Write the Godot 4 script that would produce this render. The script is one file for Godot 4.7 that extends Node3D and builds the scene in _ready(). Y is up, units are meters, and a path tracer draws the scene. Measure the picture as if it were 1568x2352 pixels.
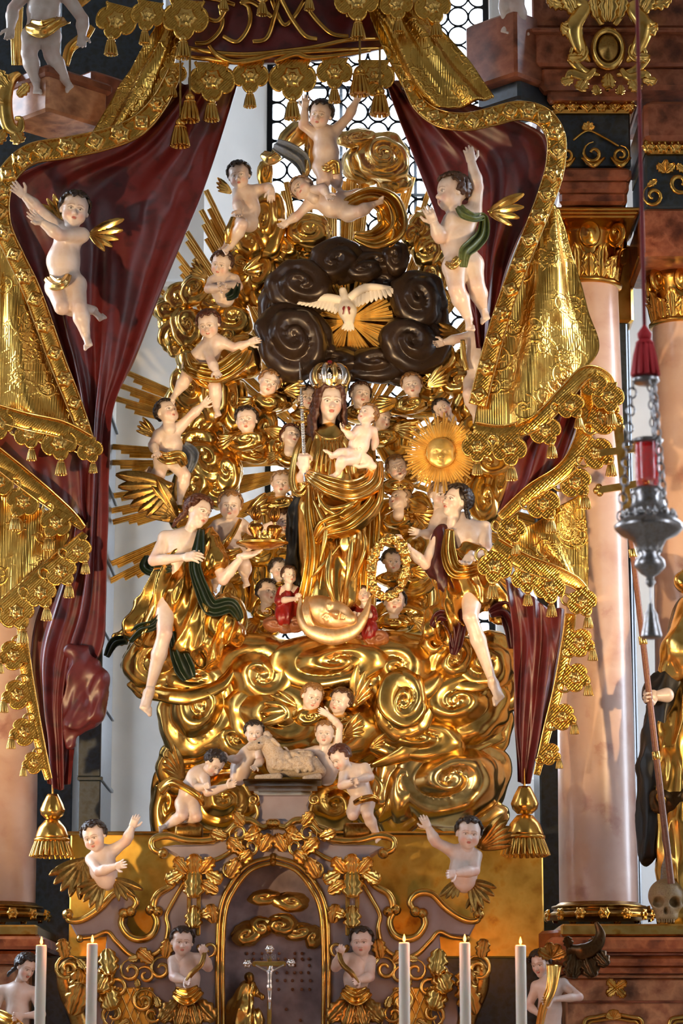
extends Node3D
# A baroque high altar: statue of a crowned Virgin in a gilded glory of clouds, rays and putti, framed by carved curtains and marble columns.
const F := 6345.3                 # focal length in pixels of the 1568 x 2352 photograph
const EYE := Vector3(0.0, 1.6, 19.0)
const PITCH := 0.2007
var mat := {}
var tpl := {}
var used := {}
var rng := RandomNumberGenerator.new()
var clock := 0

# ---------- measuring: a pixel of the photograph and a distance give a point of the place ----------
func P(x: float, y: float, z := 0.0) -> Vector3:
	var s := sin(PITCH)
	var k := cos(PITCH)
	var r := Vector3(x - 784.0, (1176.0 - y) * k + F * s, (1176.0 - y) * s - F * k)
	return EYE + r * ((z - EYE.z) / r.z)
func M(x: float, y: float, z := 0.0) -> float:      # metres per pixel there
	return P(x, y, z).distance_to(P(x + 1.0, y, z))
func PP(a: Array, z := 0.0) -> PackedVector3Array:   # flat list x, y, dz
	var o := PackedVector3Array()
	for i in range(0, a.size(), 3):
		o.append(P(a[i], a[i + 1], z + a[i + 2]))
	return o
func P2(a: Array, z := 0.0) -> PackedVector3Array:   # flat list x, y
	var o := PackedVector3Array()
	for i in range(0, a.size(), 2):
		o.append(P(a[i], a[i + 1], z))
	return o
func cr(p: PackedVector3Array, sub: int, closed := false) -> PackedVector3Array:
	var o := PackedVector3Array()
	var n := p.size()
	var segs := n if closed else n - 1
	for i in segs:
		var a := p[(i - 1 + n) % n] if closed else p[maxi(i - 1, 0)]
		var b := p[i]
		var c := p[(i + 1) % n]
		var d := p[(i + 2) % n] if closed else p[mini(i + 2, n - 1)]
		for j in sub:
			var t := float(j) / sub
			o.append(0.5 * (2.0 * b + (c - a) * t + (2.0 * a - 5.0 * b + 4.0 * c - d) * t * t + (3.0 * b - a - 3.0 * c + d) * t * t * t))
	if not closed:
		o.append(p[n - 1])
	return o
func lerps(a: Array, t: float) -> float:             # evenly spaced values
	var f := clampf(t, 0, 1) * (a.size() - 1)
	var i := mini(int(f), a.size() - 2)
	return lerpf(a[i], a[i + 1], f - i) if a.size() > 1 else a[0]

# ---------- geometry under construction ----------
class G:
	var v := PackedVector3Array()
	var n := PackedVector3Array()
	var c := PackedColorArray()
	var i := PackedInt32Array()
	func tri(a: int, b: int, d: int) -> void:
		i.append(a); i.append(b); i.append(d)
	func quad(a: int, b: int, d: int, e: int) -> void:
		i.append(a); i.append(b); i.append(d); i.append(a); i.append(d); i.append(e)
	func smooth() -> G:
		n = PackedVector3Array()
		n.resize(v.size())
		for t in range(0, i.size(), 3):
			var a := i[t]
			var b := i[t + 1]
			var d := i[t + 2]
			var w := (v[d] - v[a]).cross(v[b] - v[a])
			n[a] += w; n[b] += w; n[d] += w
		for t in n.size():
			n[t] = n[t].normalized()
		return self
	func flat() -> G:
		var o := PackedVector3Array()
		var m := PackedVector3Array()
		var cc := PackedColorArray()
		var j := PackedInt32Array()
		for t in range(0, i.size(), 3):
			var w := (v[i[t + 2]] - v[i[t]]).cross(v[i[t + 1]] - v[i[t]]).normalized()
			for k in 3:
				j.append(o.size()); o.append(v[i[t + k]]); m.append(w)
				if c.size(): cc.append(c[i[t + k]])
		v = o; n = m; i = j; c = cc
		return self
	func add(o: G, x := Transform3D.IDENTITY, tint = null) -> G:
		var at := v.size()
		v.append_array(x * o.v)
		var bas := x.basis.inverse().transposed()
		var nn := Transform3D(bas, Vector3.ZERO) * o.n
		n.append_array(nn)
		if o.c.size():
			c.append_array(o.c)
		elif c.size() or tint != null:
			var cc := PackedColorArray()
			cc.resize(o.v.size())
			cc.fill(tint if tint != null else Color.WHITE)
			c.append_array(cc)
		var j := o.i.duplicate()
		var turned := x.basis.determinant() < 0.0
		for k in j.size():
			j[k] += at
		if turned:
			for k in range(0, j.size(), 3):
				var q := j[k]
				j[k] = j[k + 1]
				j[k + 1] = q
		i.append_array(j)
		return self
	func mesh(shift := Vector3.ZERO) -> ArrayMesh:
		var a := []
		a.resize(Mesh.ARRAY_MAX)
		var vv := v if shift == Vector3.ZERO else Transform3D(Basis.IDENTITY, -shift) * v
		a[Mesh.ARRAY_VERTEX] = vv
		for k in n.size():
			if n[k].length_squared() < 0.2: n[k] = Vector3.BACK
			else: n[k] = n[k].normalized()
		a[Mesh.ARRAY_NORMAL] = n
		if c.size() == v.size(): a[Mesh.ARRAY_COLOR] = c
		a[Mesh.ARRAY_INDEX] = i
		var m := ArrayMesh.new()
		m.add_surface_from_arrays(Mesh.PRIMITIVE_TRIANGLES, a)
		return m

# grid of (nu+1) x (nv+1) points already in g from index at; wraps optional
func grid(g: G, at: int, nu: int, nv: int, flip := false) -> void:
	for a in nu:
		for b in nv:
			var p := at + a * (nv + 1) + b
			if flip: g.quad(p, p + nv + 1, p + nv + 2, p + 1)
			else: g.quad(p, p + 1, p + nv + 2, p + nv + 1)
# a profile (2-D points, closed) carried along a path; sizes scale it; hint gives the profile's y axis
func sweep(path: PackedVector3Array, prof: PackedVector2Array, sizes: Array, hint := Vector3(0, 0, 1), caps := true, twist := 0.0, g: G = null) -> G:
	if g == null: g = G.new()
	var at := g.v.size()
	var m := prof.size()
	var n := path.size()
	var up := hint
	for i in n:
		var t := (path[mini(i + 1, n - 1)] - path[maxi(i - 1, 0)]).normalized()
		up = hint - t * hint.dot(t)
		if up.length() < 0.05: up = Vector3(0.3, 1, 0.2) - t * Vector3(0.3, 1, 0.2).dot(t)
		up = up.normalized()
		var side := t.cross(up)
		var s := lerps(sizes, float(i) / (n - 1))
		var tw := twist * i / (n - 1)
		for q in prof:
			var r := q.rotated(tw) * s
			g.v.append(path[i] + side * r.x + up * r.y)
	for i in n - 1:
		for j in m:
			var a := at + i * m + j
			var b := at + i * m + (j + 1) % m
			g.quad(a, a + m, b + m, b)
	if caps:
		for e in 2:
			var mid := g.v.size()
			g.v.append(path[0] if e == 0 else path[n - 1])
			var o := at if e == 0 else at + (n - 1) * m
			for j in m:
				if e == 0: g.tri(mid, o + j, o + (j + 1) % m)
				else: g.tri(mid, o + (j + 1) % m, o + j)
	return g
func ring(n: int, rx := 1.0, ry := 1.0) -> PackedVector2Array:
	var o := PackedVector2Array()
	for i in n:
		o.append(Vector2(cos(TAU * i / n) * rx, sin(TAU * i / n) * ry))
	return o
func tube(path: PackedVector3Array, sizes: Array, sides := 8, g: G = null) -> G:
	return sweep(path, ring(sides), sizes, Vector3(0, 0, 1), true, 0.0, g)
func lathe(pr: Array, n := 20, g: G = null) -> G:    # [r, y, r, y ...] from the bottom up
	if g == null: g = G.new()
	var at := g.v.size()
	var k := pr.size() / 2
	for i in k:
		for j in n:
			var a := TAU * j / n
			g.v.append(Vector3(cos(a) * pr[2 * i], pr[2 * i + 1], sin(a) * pr[2 * i]))
	for i in k - 1:
		for j in n:
			var a := at + i * n + j
			var b := at + i * n + (j + 1) % n
			g.quad(a, b, b + n, a + n)
	return g
func box(a: Vector3, b: Vector3, g: G = null, bev := 0.0) -> G:   # chamfered block
	if g == null: g = G.new()
	var at := g.v.size()
	var lo := Vector3(minf(a.x, b.x), minf(a.y, b.y), minf(a.z, b.z))
	var hi := Vector3(maxf(a.x, b.x), maxf(a.y, b.y), maxf(a.z, b.z))
	var e := minf(bev, (hi - lo)[(hi - lo).min_axis_index()] * 0.45)
	var ys := [lo.y, lo.y + e, hi.y - e, hi.y]
	for k in 4:
		var d := e if k == 0 or k == 3 else 0.0
		var l := lo + Vector3(d, 0, d)
		var h := hi - Vector3(d, 0, d)
		for q in [[l.x + e, l.z], [h.x - e, l.z], [h.x, l.z + e], [h.x, h.z - e], [h.x - e, h.z], [l.x + e, h.z], [l.x, h.z - e], [l.x, l.z + e]]:
			g.v.append(Vector3(q[0], ys[k], q[1]))
	for k in 3:
		for j in 8:
			var p := at + k * 8 + j
			var q := at + k * 8 + (j + 1) % 8
			g.quad(p, q, q + 8, p + 8)
	for j in 6:
		g.tri(at, at + j + 2, at + j + 1)
		g.tri(at + 24, at + 24 + j + 1, at + 24 + j + 2)
	return g
func plate(poly: PackedVector2Array, depth: float, bevel := 0.0) -> G:   # flat outline (x, y) given thickness along z, front at z = depth
	var g := G.new()
	var pl := poly
	if Geometry2D.is_polygon_clockwise(pl):
		pl = pl.duplicate()
		pl.reverse()
	var n := pl.size()
	var idx := Geometry2D.triangulate_polygon(pl)
	var inner := PackedVector2Array()
	for i in n:
		var t := (pl[(i + 1) % n] - pl[(i - 1 + n) % n]).normalized()
		inner.append(pl[i] + Vector2(-t.y, t.x) * bevel)
	for r in 3:
		for i in n:
			var q := inner[i] if r == 2 else pl[i]
			g.v.append(Vector3(q.x, q.y, [0.0, depth - bevel, depth][r]))
	for r in 2:
		for i in n:
			g.quad(r * n + i, r * n + n + i, r * n + n + (i + 1) % n, r * n + (i + 1) % n)
	for t in range(0, idx.size(), 3):
		var ccw := (pl[idx[t + 1]] - pl[idx[t]]).cross(pl[idx[t + 2]] - pl[idx[t]]) > 0
		var b := idx[t + 1] if ccw else idx[t + 2]
		var c := idx[t + 2] if ccw else idx[t + 1]
		g.tri(2 * n + idx[t], 2 * n + c, 2 * n + b)
		g.tri(idx[t], b, c)
	return g.flat()
func place(g: G, at: Vector3, s := 1.0, turn := 0.0) -> G:
	var o := G.new()
	return o.add(g, Transform3D(Basis(Vector3.BACK, turn).scaled(Vector3(s, s, s)), at))
# sheet of carved cloth: rows of control points (flat x, y, dz), smoothed, with folds and thickness
func sheet(rows: Array, z: float, su: int, sv: int, thick: float, fold = null) -> G:
	var lines := []
	for r in rows:
		lines.append(cr(PP(r, z), sv))
	var nv: int = lines[0].size() - 1
	var cols := []
	for j in nv + 1:
		var c := PackedVector3Array()
		for l in lines: c.append(l[j])
		cols.append(cr(c, su))
	var nu: int = cols[0].size() - 1
	var g := G.new()
	var mid := G.new()
	for i in nu + 1:
		for j in nv + 1:
			mid.v.append(cols[j][i])
	grid(mid, 0, nu, nv)
	mid.smooth()
	if mid.n[(nu / 2) * (nv + 1) + nv / 2].z < 0.0:
		for i in mid.n.size(): mid.n[i] = -mid.n[i]
	for s in 2:
		for i in nu + 1:
			for j in nv + 1:
				var k := i * (nv + 1) + j
				var d := 0.0
				if fold != null: d = fold.call(float(i) / nu, float(j) / nv, mid.v[k])
				g.v.append(mid.v[k] + mid.n[k] * (d + (0.0 if s == 0 else -thick)))
	var sz := (nu + 1) * (nv + 1)
	grid(g, 0, nu, nv)
	grid(g, sz, nu, nv, true)
	for j in nv:
		g.quad(j, sz + j, sz + j + 1, j + 1)
		var a := nu * (nv + 1) + j
		g.quad(a, a + 1, sz + a + 1, sz + a)
	for i in nu:
		var a := i * (nv + 1)
		g.quad(a, a + nv + 1, sz + a + nv + 1, sz + a)
		a += nv
		g.quad(a, sz + a, sz + a + nv + 1, a + nv + 1)
	var w := (g.v[nv + 1] - g.v[0]).cross(g.v[1] - g.v[0])
	if (mid.n[0]).dot(w) < 0.0:
		for k in range(0, g.i.size(), 3):
			var q := g.i[k]
			g.i[k] = g.i[k + 1]
			g.i[k + 1] = q
	return g.smooth()
# narrow carved cloth along a path: half widths in metres, pleats across it
func ribbon(path: PackedVector3Array, half: Array, thick: float, pleats := 3.0, depth := 0.25, hint := Vector3(0, 0, 1), spin := 0.0) -> G:
	var g := G.new()
	var nv := 14
	var n := path.size()
	for s in 2:
		for i in n:
			var t := (path[mini(i + 1, n - 1)] - path[maxi(i - 1, 0)]).normalized()
			var up := (hint - t * hint.dot(t))
			up = up.normalized() if up.length() > 0.05 else Vector3.RIGHT
			up = up.rotated(t, spin * i / (n - 1))
			var side := t.cross(up)
			var f := float(i) / (n - 1)
			var w := lerps(half, f)
			for j in nv + 1:
				var u := 2.0 * j / nv - 1.0
				var d := sin(u * PI * pleats * 0.5 + 2.3 * f) * depth * w * (0.4 + 0.6 * sin(f * PI)) + (1.0 - u * u) * w * 0.16
				g.v.append(path[i] + side * u * w + up * (d - (0.0 if s == 0 else thick)))
	var sz := n * (nv + 1)
	grid(g, 0, n - 1, nv)
	grid(g, sz, n - 1, nv, true)
	for j in nv:
		g.quad(j, sz + j, sz + j + 1, j + 1)
		var a := (n - 1) * (nv + 1) + j
		g.quad(a, a + 1, sz + a + 1, sz + a)
	for i in n - 1:
		var a := i * (nv + 1)
		g.quad(a, a + nv + 1, sz + a + nv + 1, sz + a)
		a += nv
		g.quad(a, sz + a, sz + a + nv + 1, a + nv + 1)
	for k in range(0, g.i.size(), 3):
		var q := g.i[k]
		g.i[k] = g.i[k + 1]
		g.i[k + 1] = q
	return g.smooth()

# ---------- bodies: distances to tapered bones joined smoothly, meshed as surface nets ----------
# bone: [0, a, b, ra, rb, k] capsule; [1, centre, radii, k] ellipsoid; [2, centre, radii, k] hollow
func net(prims: Array, cell: float) -> G:
	var lo := Vector3(1e9, 1e9, 1e9)
	var hi := -lo
	for p in prims:
		if p[0] == 0:
			var ra := Vector3.ONE * float(p[3])
			var rb := Vector3.ONE * float(p[4])
			lo = lo.min(p[1] - ra).min(p[2] - rb)
			hi = hi.max(p[1] + ra).max(p[2] + rb)
		elif p[0] == 1:
			lo = lo.min(p[1] - p[2])
			hi = hi.max(p[1] + p[2])
	lo -= Vector3.ONE * cell * 3.0
	hi += Vector3.ONE * cell * 3.0
	var nx := int((hi.x - lo.x) / cell) + 2
	var ny := int((hi.y - lo.y) / cell) + 2
	var nz := int((hi.z - lo.z) / cell) + 2
	var f := PackedFloat32Array()
	f.resize(nx * ny * nz)
	f.fill(cell * 8.0)
	var r0 := PackedInt32Array()
	var r1 := PackedInt32Array()
	r0.resize(ny * nz)
	r1.resize(ny * nz)
	r0.fill(nx)
	r1.fill(-1)
	for p in prims:
		var kind: int = p[0]
		var a: Vector3 = p[1]
		var b: Vector3 = p[2]
		var k: float = p[5] if kind == 0 else p[3]
		var ra := 0.0
		var rb := 0.0
		var l: Vector3
		var h: Vector3
		var ab := b - a
		var inv := 0.0
		var mr := 0.0
		var ir := Vector3.ONE
		if kind == 0:
			ra = p[3]
			rb = p[4]
			inv = 1.0 / maxf(ab.length_squared(), 1e-9)
			l = (a - Vector3.ONE * ra).min(b - Vector3.ONE * rb)
			h = (a + Vector3.ONE * ra).max(b + Vector3.ONE * rb)
		else:
			l = a - b
			h = a + b
			ir = Vector3.ONE / b
			mr = minf(b.x, minf(b.y, b.z))
		var mg := k * 0.6 + cell * 2.2
		var x0 := maxi(0, int((l.x - mg - lo.x) / cell))
		var x1 := mini(nx - 1, int((h.x + mg - lo.x) / cell) + 1)
		var y0 := maxi(0, int((l.y - mg - lo.y) / cell))
		var y1 := mini(ny - 1, int((h.y + mg - lo.y) / cell) + 1)
		var z0 := maxi(0, int((l.z - mg - lo.z) / cell))
		var z1 := mini(nz - 1, int((h.z + mg - lo.z) / cell) + 1)
		for z in range(z0, z1 + 1):
			for y in range(y0, y1 + 1):
				var row := z * ny + y
				if r0[row] > x0: r0[row] = x0
				if r1[row] < x1: r1[row] = x1
				var id := row * nx + x0
				var q := lo + Vector3(x0, y, z) * cell
				for x in range(x0, x1 + 1):
					var d: float
					if kind == 0:
						var pa := q - a
						var t := clampf(pa.dot(ab) * inv, 0.0, 1.0)
						d = (pa - ab * t).length() - ra - (rb - ra) * t
					else:
						d = (((q - a) * ir).length() - 1.0) * mr
					var o := f[id]
					if kind == 2:
						d = -d
						var s := k - absf(d - o)
						f[id] = maxf(d, o) + (s * s / k * 0.25 if s > 0.0 else 0.0)
					else:
						var s := k - absf(d - o)
						f[id] = minf(d, o) - (s * s / k * 0.25 if s > 0.0 else 0.0)
					id += 1
					q.x += cell
	var g := G.new()
	var vid := PackedInt32Array()
	vid.resize(nx * ny * nz)
	vid.fill(-1)
	var sy := nx
	var szz := nx * ny
	var lim := cell * 1.9
	for z in range(1, nz - 1):
		for y in range(1, ny - 1):
			var row := z * ny + y
			var x0 := mini(mini(r0[row], r0[row + 1]), mini(r0[row + ny], r0[row + ny + 1]))
			var x1 := maxi(maxi(r1[row], r1[row + 1]), maxi(r1[row + ny], r1[row + ny + 1]))
			x0 = maxi(x0, 1)
			x1 = mini(x1, nx - 2)
			for x in range(x0, x1 + 1):
				var id := row * nx + x
				var d0 := f[id]
				if d0 > lim or d0 < -lim * 2.0: continue
				var d1 := f[id + 1]
				var d2 := f[id + sy]
				var d3 := f[id + sy + 1]
				var d4 := f[id + szz]
				var d5 := f[id + szz + 1]
				var d6 := f[id + szz + sy]
				var d7 := f[id + szz + sy + 1]
				var ins := int(d0 < 0.0) + int(d1 < 0.0) + int(d2 < 0.0) + int(d3 < 0.0) + int(d4 < 0.0) + int(d5 < 0.0) + int(d6 < 0.0) + int(d7 < 0.0)
				if ins == 0 or ins == 8: continue
				var s := Vector3.ZERO
				var c := 0
				if (d0 < 0.0) != (d1 < 0.0): s += Vector3(d0 / (d0 - d1), 0, 0); c += 1
				if (d2 < 0.0) != (d3 < 0.0): s += Vector3(d2 / (d2 - d3), 1, 0); c += 1
				if (d4 < 0.0) != (d5 < 0.0): s += Vector3(d4 / (d4 - d5), 0, 1); c += 1
				if (d6 < 0.0) != (d7 < 0.0): s += Vector3(d6 / (d6 - d7), 1, 1); c += 1
				if (d0 < 0.0) != (d2 < 0.0): s += Vector3(0, d0 / (d0 - d2), 0); c += 1
				if (d1 < 0.0) != (d3 < 0.0): s += Vector3(1, d1 / (d1 - d3), 0); c += 1
				if (d4 < 0.0) != (d6 < 0.0): s += Vector3(0, d4 / (d4 - d6), 1); c += 1
				if (d5 < 0.0) != (d7 < 0.0): s += Vector3(1, d5 / (d5 - d7), 1); c += 1
				if (d0 < 0.0) != (d4 < 0.0): s += Vector3(0, 0, d0 / (d0 - d4)); c += 1
				if (d1 < 0.0) != (d5 < 0.0): s += Vector3(1, 0, d1 / (d1 - d5)); c += 1
				if (d2 < 0.0) != (d6 < 0.0): s += Vector3(0, 1, d2 / (d2 - d6)); c += 1
				if (d3 < 0.0) != (d7 < 0.0): s += Vector3(1, 1, d3 / (d3 - d7)); c += 1
				vid[id] = g.v.size()
				g.v.append(lo + (Vector3(x, y, z) + s / float(c)) * cell)
				var me := vid[id]
				if (d0 < 0.0) != (d1 < 0.0):
					var p := vid[id - sy]
					var q := vid[id - szz]
					var r := vid[id - sy - szz]
					if p >= 0 and q >= 0 and r >= 0:
						if d0 < 0.0: g.quad(me, q, r, p)
						else: g.quad(me, p, r, q)
				if (d0 < 0.0) != (d2 < 0.0):
					var p := vid[id - 1]
					var q := vid[id - szz]
					var r := vid[id - 1 - szz]
					if p >= 0 and q >= 0 and r >= 0:
						if d0 < 0.0: g.quad(me, p, r, q)
						else: g.quad(me, q, r, p)
				if (d0 < 0.0) != (d4 < 0.0):
					var p := vid[id - 1]
					var q := vid[id - sy]
					var r := vid[id - 1 - sy]
					if p >= 0 and q >= 0 and r >= 0:
						if d0 < 0.0: g.quad(me, q, r, p)
						else: g.quad(me, p, r, q)
	return g.smooth()

# ---------- naming ----------
func numbered(called: String) -> String:
	used[called] = used.get(called, -1) + 1
	return called if used[called] == 0 else "%s_%03d" % [called, used[called]]
func thing(called: String, label: String, category: String, at: Vector3, group := "") -> Node3D:
	var o := Node3D.new()
	o.name = numbered(called)
	add_child(o)
	o.position = at
	tag(o, label, category, group)
	return o
func tag(o: Node3D, label: String, category: String, group := "") -> Node3D:
	o.set_meta("label", label)
	o.set_meta("category", category)
	if group: o.set_meta("group", group)
	return o
func part(called: String, g: G, m: Material, parent: Node3D, label := "") -> MeshInstance3D:   # geometry in world coordinates
	var o := MeshInstance3D.new()
	o.name = called
	var org := Vector3.ZERO
	var q: Node = parent
	while q != self and q != null:
		org += q.position
		q = q.get_parent()
	o.mesh = g.mesh(org)
	o.material_override = m
	parent.add_child(o, true)
	if label: o.set_meta("label", label)
	return o
func inst(called: String, mesh: Mesh, m: Material, parent: Node3D, x: Transform3D) -> MeshInstance3D:   # shared mesh, world transform
	var o := MeshInstance3D.new()
	o.name = called
	o.mesh = mesh
	o.material_override = m
	var inv := Transform3D.IDENTITY
	var q: Node = parent
	while q != self and q != null:
		inv = q.transform * inv
		q = q.get_parent()
	o.transform = inv.affine_inverse() * x
	parent.add_child(o, true)
	return o
func struct(called: String, g: G, m: Material) -> MeshInstance3D:
	var o := MeshInstance3D.new()
	o.name = numbered(called)
	o.mesh = g.mesh()
	o.material_override = m
	o.set_meta("kind", "structure")
	add_child(o)
	return o
func lap(what: String) -> void:
	print(what, " ", Time.get_ticks_msec() - clock)
	clock = Time.get_ticks_msec()

# ---------- materials ----------
func noise_tex(freq: float, ramp: Array, oct := 4, type := FastNoiseLite.TYPE_SIMPLEX_SMOOTH, size := 384, seed_ := 3, warp := 0.0) -> ImageTexture:
	var f := FastNoiseLite.new()
	f.seed = seed_
	f.noise_type = type
	f.frequency = freq
	f.fractal_octaves = oct
	if warp > 0.0:
		f.domain_warp_enabled = true
		f.domain_warp_amplitude = warp
		f.domain_warp_frequency = freq * 1.5
	var im := f.get_seamless_image(size, size)
	var gr := Gradient.new()
	var offs := PackedFloat32Array()
	var cols := PackedColorArray()
	for r in ramp:
		offs.append(r[0])
		cols.append(r[1])
	gr.offsets = offs
	gr.colors = cols
	var o := Image.create(size, size, false, Image.FORMAT_RGB8)
	for y in size:
		for x in size:
			o.set_pixel(x, y, gr.sample(im.get_pixel(x, y).r))
	return ImageTexture.create_from_image(o)
func grey(a: float) -> Color:
	return Color(a, a, a)
func std(col: Color, rough: float, metal := 0.0) -> StandardMaterial3D:
	var m := StandardMaterial3D.new()
	m.albedo_color = col
	m.roughness = rough
	m.metallic = metal
	return m
func tri(m: StandardMaterial3D, tex: Texture2D, scale: float, rtex: Texture2D = null) -> StandardMaterial3D:
	m.albedo_texture = tex
	if rtex: m.roughness_texture = rtex
	m.uv1_triplanar = true
	m.uv1_world_triplanar = true
	m.uv1_scale = Vector3.ONE * scale
	return m
func brocade_height() -> ImageTexture:      # engraved scrollwork and flowers on fine ribbing
	var s := 512
	var im := Image.create(s, s, false, Image.FORMAT_L8)
	var hh := PackedFloat32Array()
	hh.resize(s * s)
	for y in s:
		for x in s:
			hh[y * s + x] = 0.42 + 0.05 * sin(TAU * x * 64.0 / s)
	rng.seed = 21
	for k in 26:
		var cx := rng.randf() * s
		var cy := rng.randf() * s
		var r0 := rng.randf_range(26, 62)
		var a0 := rng.randf() * TAU
		var dir := 1.0 if rng.randf() < 0.5 else -1.0
		for t in 260:
			var q := t / 260.0
			var a := a0 + dir * q * TAU * 1.35
			var r := r0 * (1.0 - 0.85 * q)
			var w := 3.2 * (1.0 - 0.5 * q) + 1.2
			stamp(hh, s, cx + cos(a) * r, cy + sin(a) * r, w, 0.5)
			if t % 26 == 0:
				for u in 7:
					stamp(hh, s, cx + cos(a) * (r + u * 2.4), cy + sin(a) * (r + u * 2.4), 4.4 - u * 0.5, 0.45)
		for p in 6:
			stamp(hh, s, cx + cos(p * TAU / 6) * 7, cy + sin(p * TAU / 6) * 7, 5.0, 0.5)
	for y in s:
		for x in s:
			im.set_pixel(x, y, grey(clampf(hh[y * s + x], 0, 1)))
	return ImageTexture.create_from_image(im)
func stamp(h: PackedFloat32Array, s: int, x: float, y: float, r: float, up: float) -> void:
	for j in range(int(-r) - 1, int(r) + 2):
		for i in range(int(-r) - 1, int(r) + 2):
			var d := Vector2(i, j).length() / r
			if d < 1.0:
				var k := posmod(int(y) + j, s) * s + posmod(int(x) + i, s)
				h[k] = maxf(h[k], 0.42 + up * sqrt(1.0 - d * d))
func hatch_height() -> ImageTexture:        # basket-like tooling of the borders
	var s := 128
	var im := Image.create(s, s, false, Image.FORMAT_L8)
	for y in s:
		for x in s:
			im.set_pixel(x, y, grey(0.5 + 0.25 * sin(TAU * (x * 16.0 + y * 16.0) / s) * (1.0 if sin(TAU * (y * 8.0 - x * 8.0) / s) > 0 else 0.5)))
	return ImageTexture.create_from_image(im)
func materials() -> void:
	var leaf := noise_tex(0.012, [[0.0, Color(0.82, 0.74, 0.62)], [0.35, Color(0.95, 0.92, 0.86)], [0.62, Color(1, 1, 1)], [0.8, Color(0.97, 0.89, 0.76)], [1.0, Color(0.78, 0.62, 0.48)]], 5)
	var rough := noise_tex(0.02, [[0.0, grey(0.7)], [0.5, grey(0.85)], [1.0, grey(1.0)]], 4, FastNoiseLite.TYPE_SIMPLEX_SMOOTH, 384, 8)
	var streak := noise_tex(0.03, [[0.0, Color(0.7, 0.6, 0.5)], [0.5, Color(1, 1, 1)], [1.0, Color(0.85, 0.75, 0.6)]], 5, FastNoiseLite.TYPE_SIMPLEX_SMOOTH, 384, 5)
	mat.gold = tri(std(Color(0.91, 0.75, 0.43), 0.26, 1.0), leaf, 1.3, rough)
	mat.deepgold = tri(std(Color(0.87, 0.68, 0.35), 0.27, 1.0), leaf, 1.1, rough)
	mat.oldgold = tri(std(Color(0.64, 0.50, 0.27), 0.38, 1.0), streak, 2.0, rough)
	mat.palegold = tri(std(Color(0.93, 0.79, 0.52), 0.26, 1.0), leaf, 1.5, rough)
	mat.raygold = tri(std(Color(0.92, 0.78, 0.46), 0.45, 0.6), leaf, 1.8, rough)
	mat.redgold = tri(std(Color(0.60, 0.40, 0.18), 0.34, 1.0), leaf, 2.0, rough)
	mat.bronze = tri(std(Color(0.30, 0.22, 0.12), 0.42, 0.8), streak, 2.0, rough)
	mat.panelgold = tri(std(Color(0.92, 0.75, 0.33), 0.42, 0.65), leaf, 1.0, rough)
	var broc := tri(std(Color(0.88, 0.71, 0.36), 0.30, 1.0), leaf, 1.0, rough)
	broc.heightmap_enabled = true
	broc.heightmap_texture = brocade_height()
	broc.heightmap_scale = 1.3
	mat.brocade = broc
	var hat := tri(std(Color(0.89, 0.70, 0.34), 0.28, 1.0), leaf, 3.0, rough)
	hat.heightmap_enabled = true
	hat.heightmap_texture = hatch_height()
	hat.heightmap_scale = 0.35
	mat.border = hat
	var sk := std(Color.WHITE, 0.36)
	sk.vertex_color_use_as_albedo = true
	sk.metallic_specular = 0.55
	sk.subsurf_scatter_enabled = false
	mat.skin = tri(sk, noise_tex(0.01, [[0.0, Color(0.90, 0.86, 0.82)], [0.5, Color(1, 1, 1)], [1.0, Color(0.95, 0.88, 0.84)]], 4), 1.6)
	mat.skin.vertex_color_use_as_albedo = true
	var lin := noise_tex(0.014, [[0.0, Color(0.55, 0.45, 0.42)], [0.45, Color(1, 1, 1)], [0.72, Color(0.95, 0.8, 0.76)], [1.0, Color(1.0, 0.62, 0.45)]], 6, FastNoiseLite.TYPE_SIMPLEX_SMOOTH, 512, 12)
	mat.maroon = tri(std(Color(0.36, 0.105, 0.105), 0.42), lin, 0.9)
	mat.maroon.metallic_specular = 0.55
	mat.purple = tri(std(Color(0.24, 0.05, 0.07), 0.4), lin, 2.0)
	mat.green = tri(std(Color(0.09, 0.15, 0.08), 0.4), streak, 2.0)
	mat.palegreen = tri(std(Color(0.34, 0.40, 0.22), 0.5), streak, 3.0)
	mat.greycloth = tri(std(Color(0.42, 0.46, 0.52), 0.45), streak, 2.0)
	mat.red = tri(std(Color(0.50, 0.07, 0.04), 0.35), streak, 3.0)
	mat.darkcloud = tri(std(Color(0.20, 0.145, 0.105), 0.36, 0.2), streak, 1.4, rough)
	mat.dove = std(Color(0.86, 0.82, 0.76), 0.5)
	mat.silver = std(Color(0.86, 0.84, 0.82), 0.22, 1.0)
	mat.moon = tri(std(Color(0.90, 0.77, 0.60), 0.42, 0.9), leaf, 2.0)
	mat.oldsilver = tri(std(Color(0.62, 0.61, 0.62), 0.3, 1.0), streak, 3.0)
	var marb := noise_tex(0.008, [[0.0, Color(0.66, 0.47, 0.43)], [0.25, Color(0.86, 0.76, 0.71)], [0.5, Color(0.93, 0.87, 0.83)], [0.74, Color(0.90, 0.82, 0.78)], [0.84, Color(0.80, 0.66, 0.62)], [1.0, Color(0.58, 0.38, 0.37)]], 6, FastNoiseLite.TYPE_SIMPLEX_SMOOTH, 512, 6, 30.0)
	mat.pink = tri(std(Color(0.88, 0.82, 0.79), 0.28), marb, 0.42)
	var rm := noise_tex(0.011, [[0.0, Color(0.42, 0.30, 0.25)], [0.4, Color(0.82, 0.70, 0.62)], [0.6, Color(1, 0.90, 0.82)], [0.85, Color(0.82, 0.66, 0.58)], [1.0, Color(0.56, 0.38, 0.33)]], 6, FastNoiseLite.TYPE_SIMPLEX_SMOOTH, 512, 16, 24.0)
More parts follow.
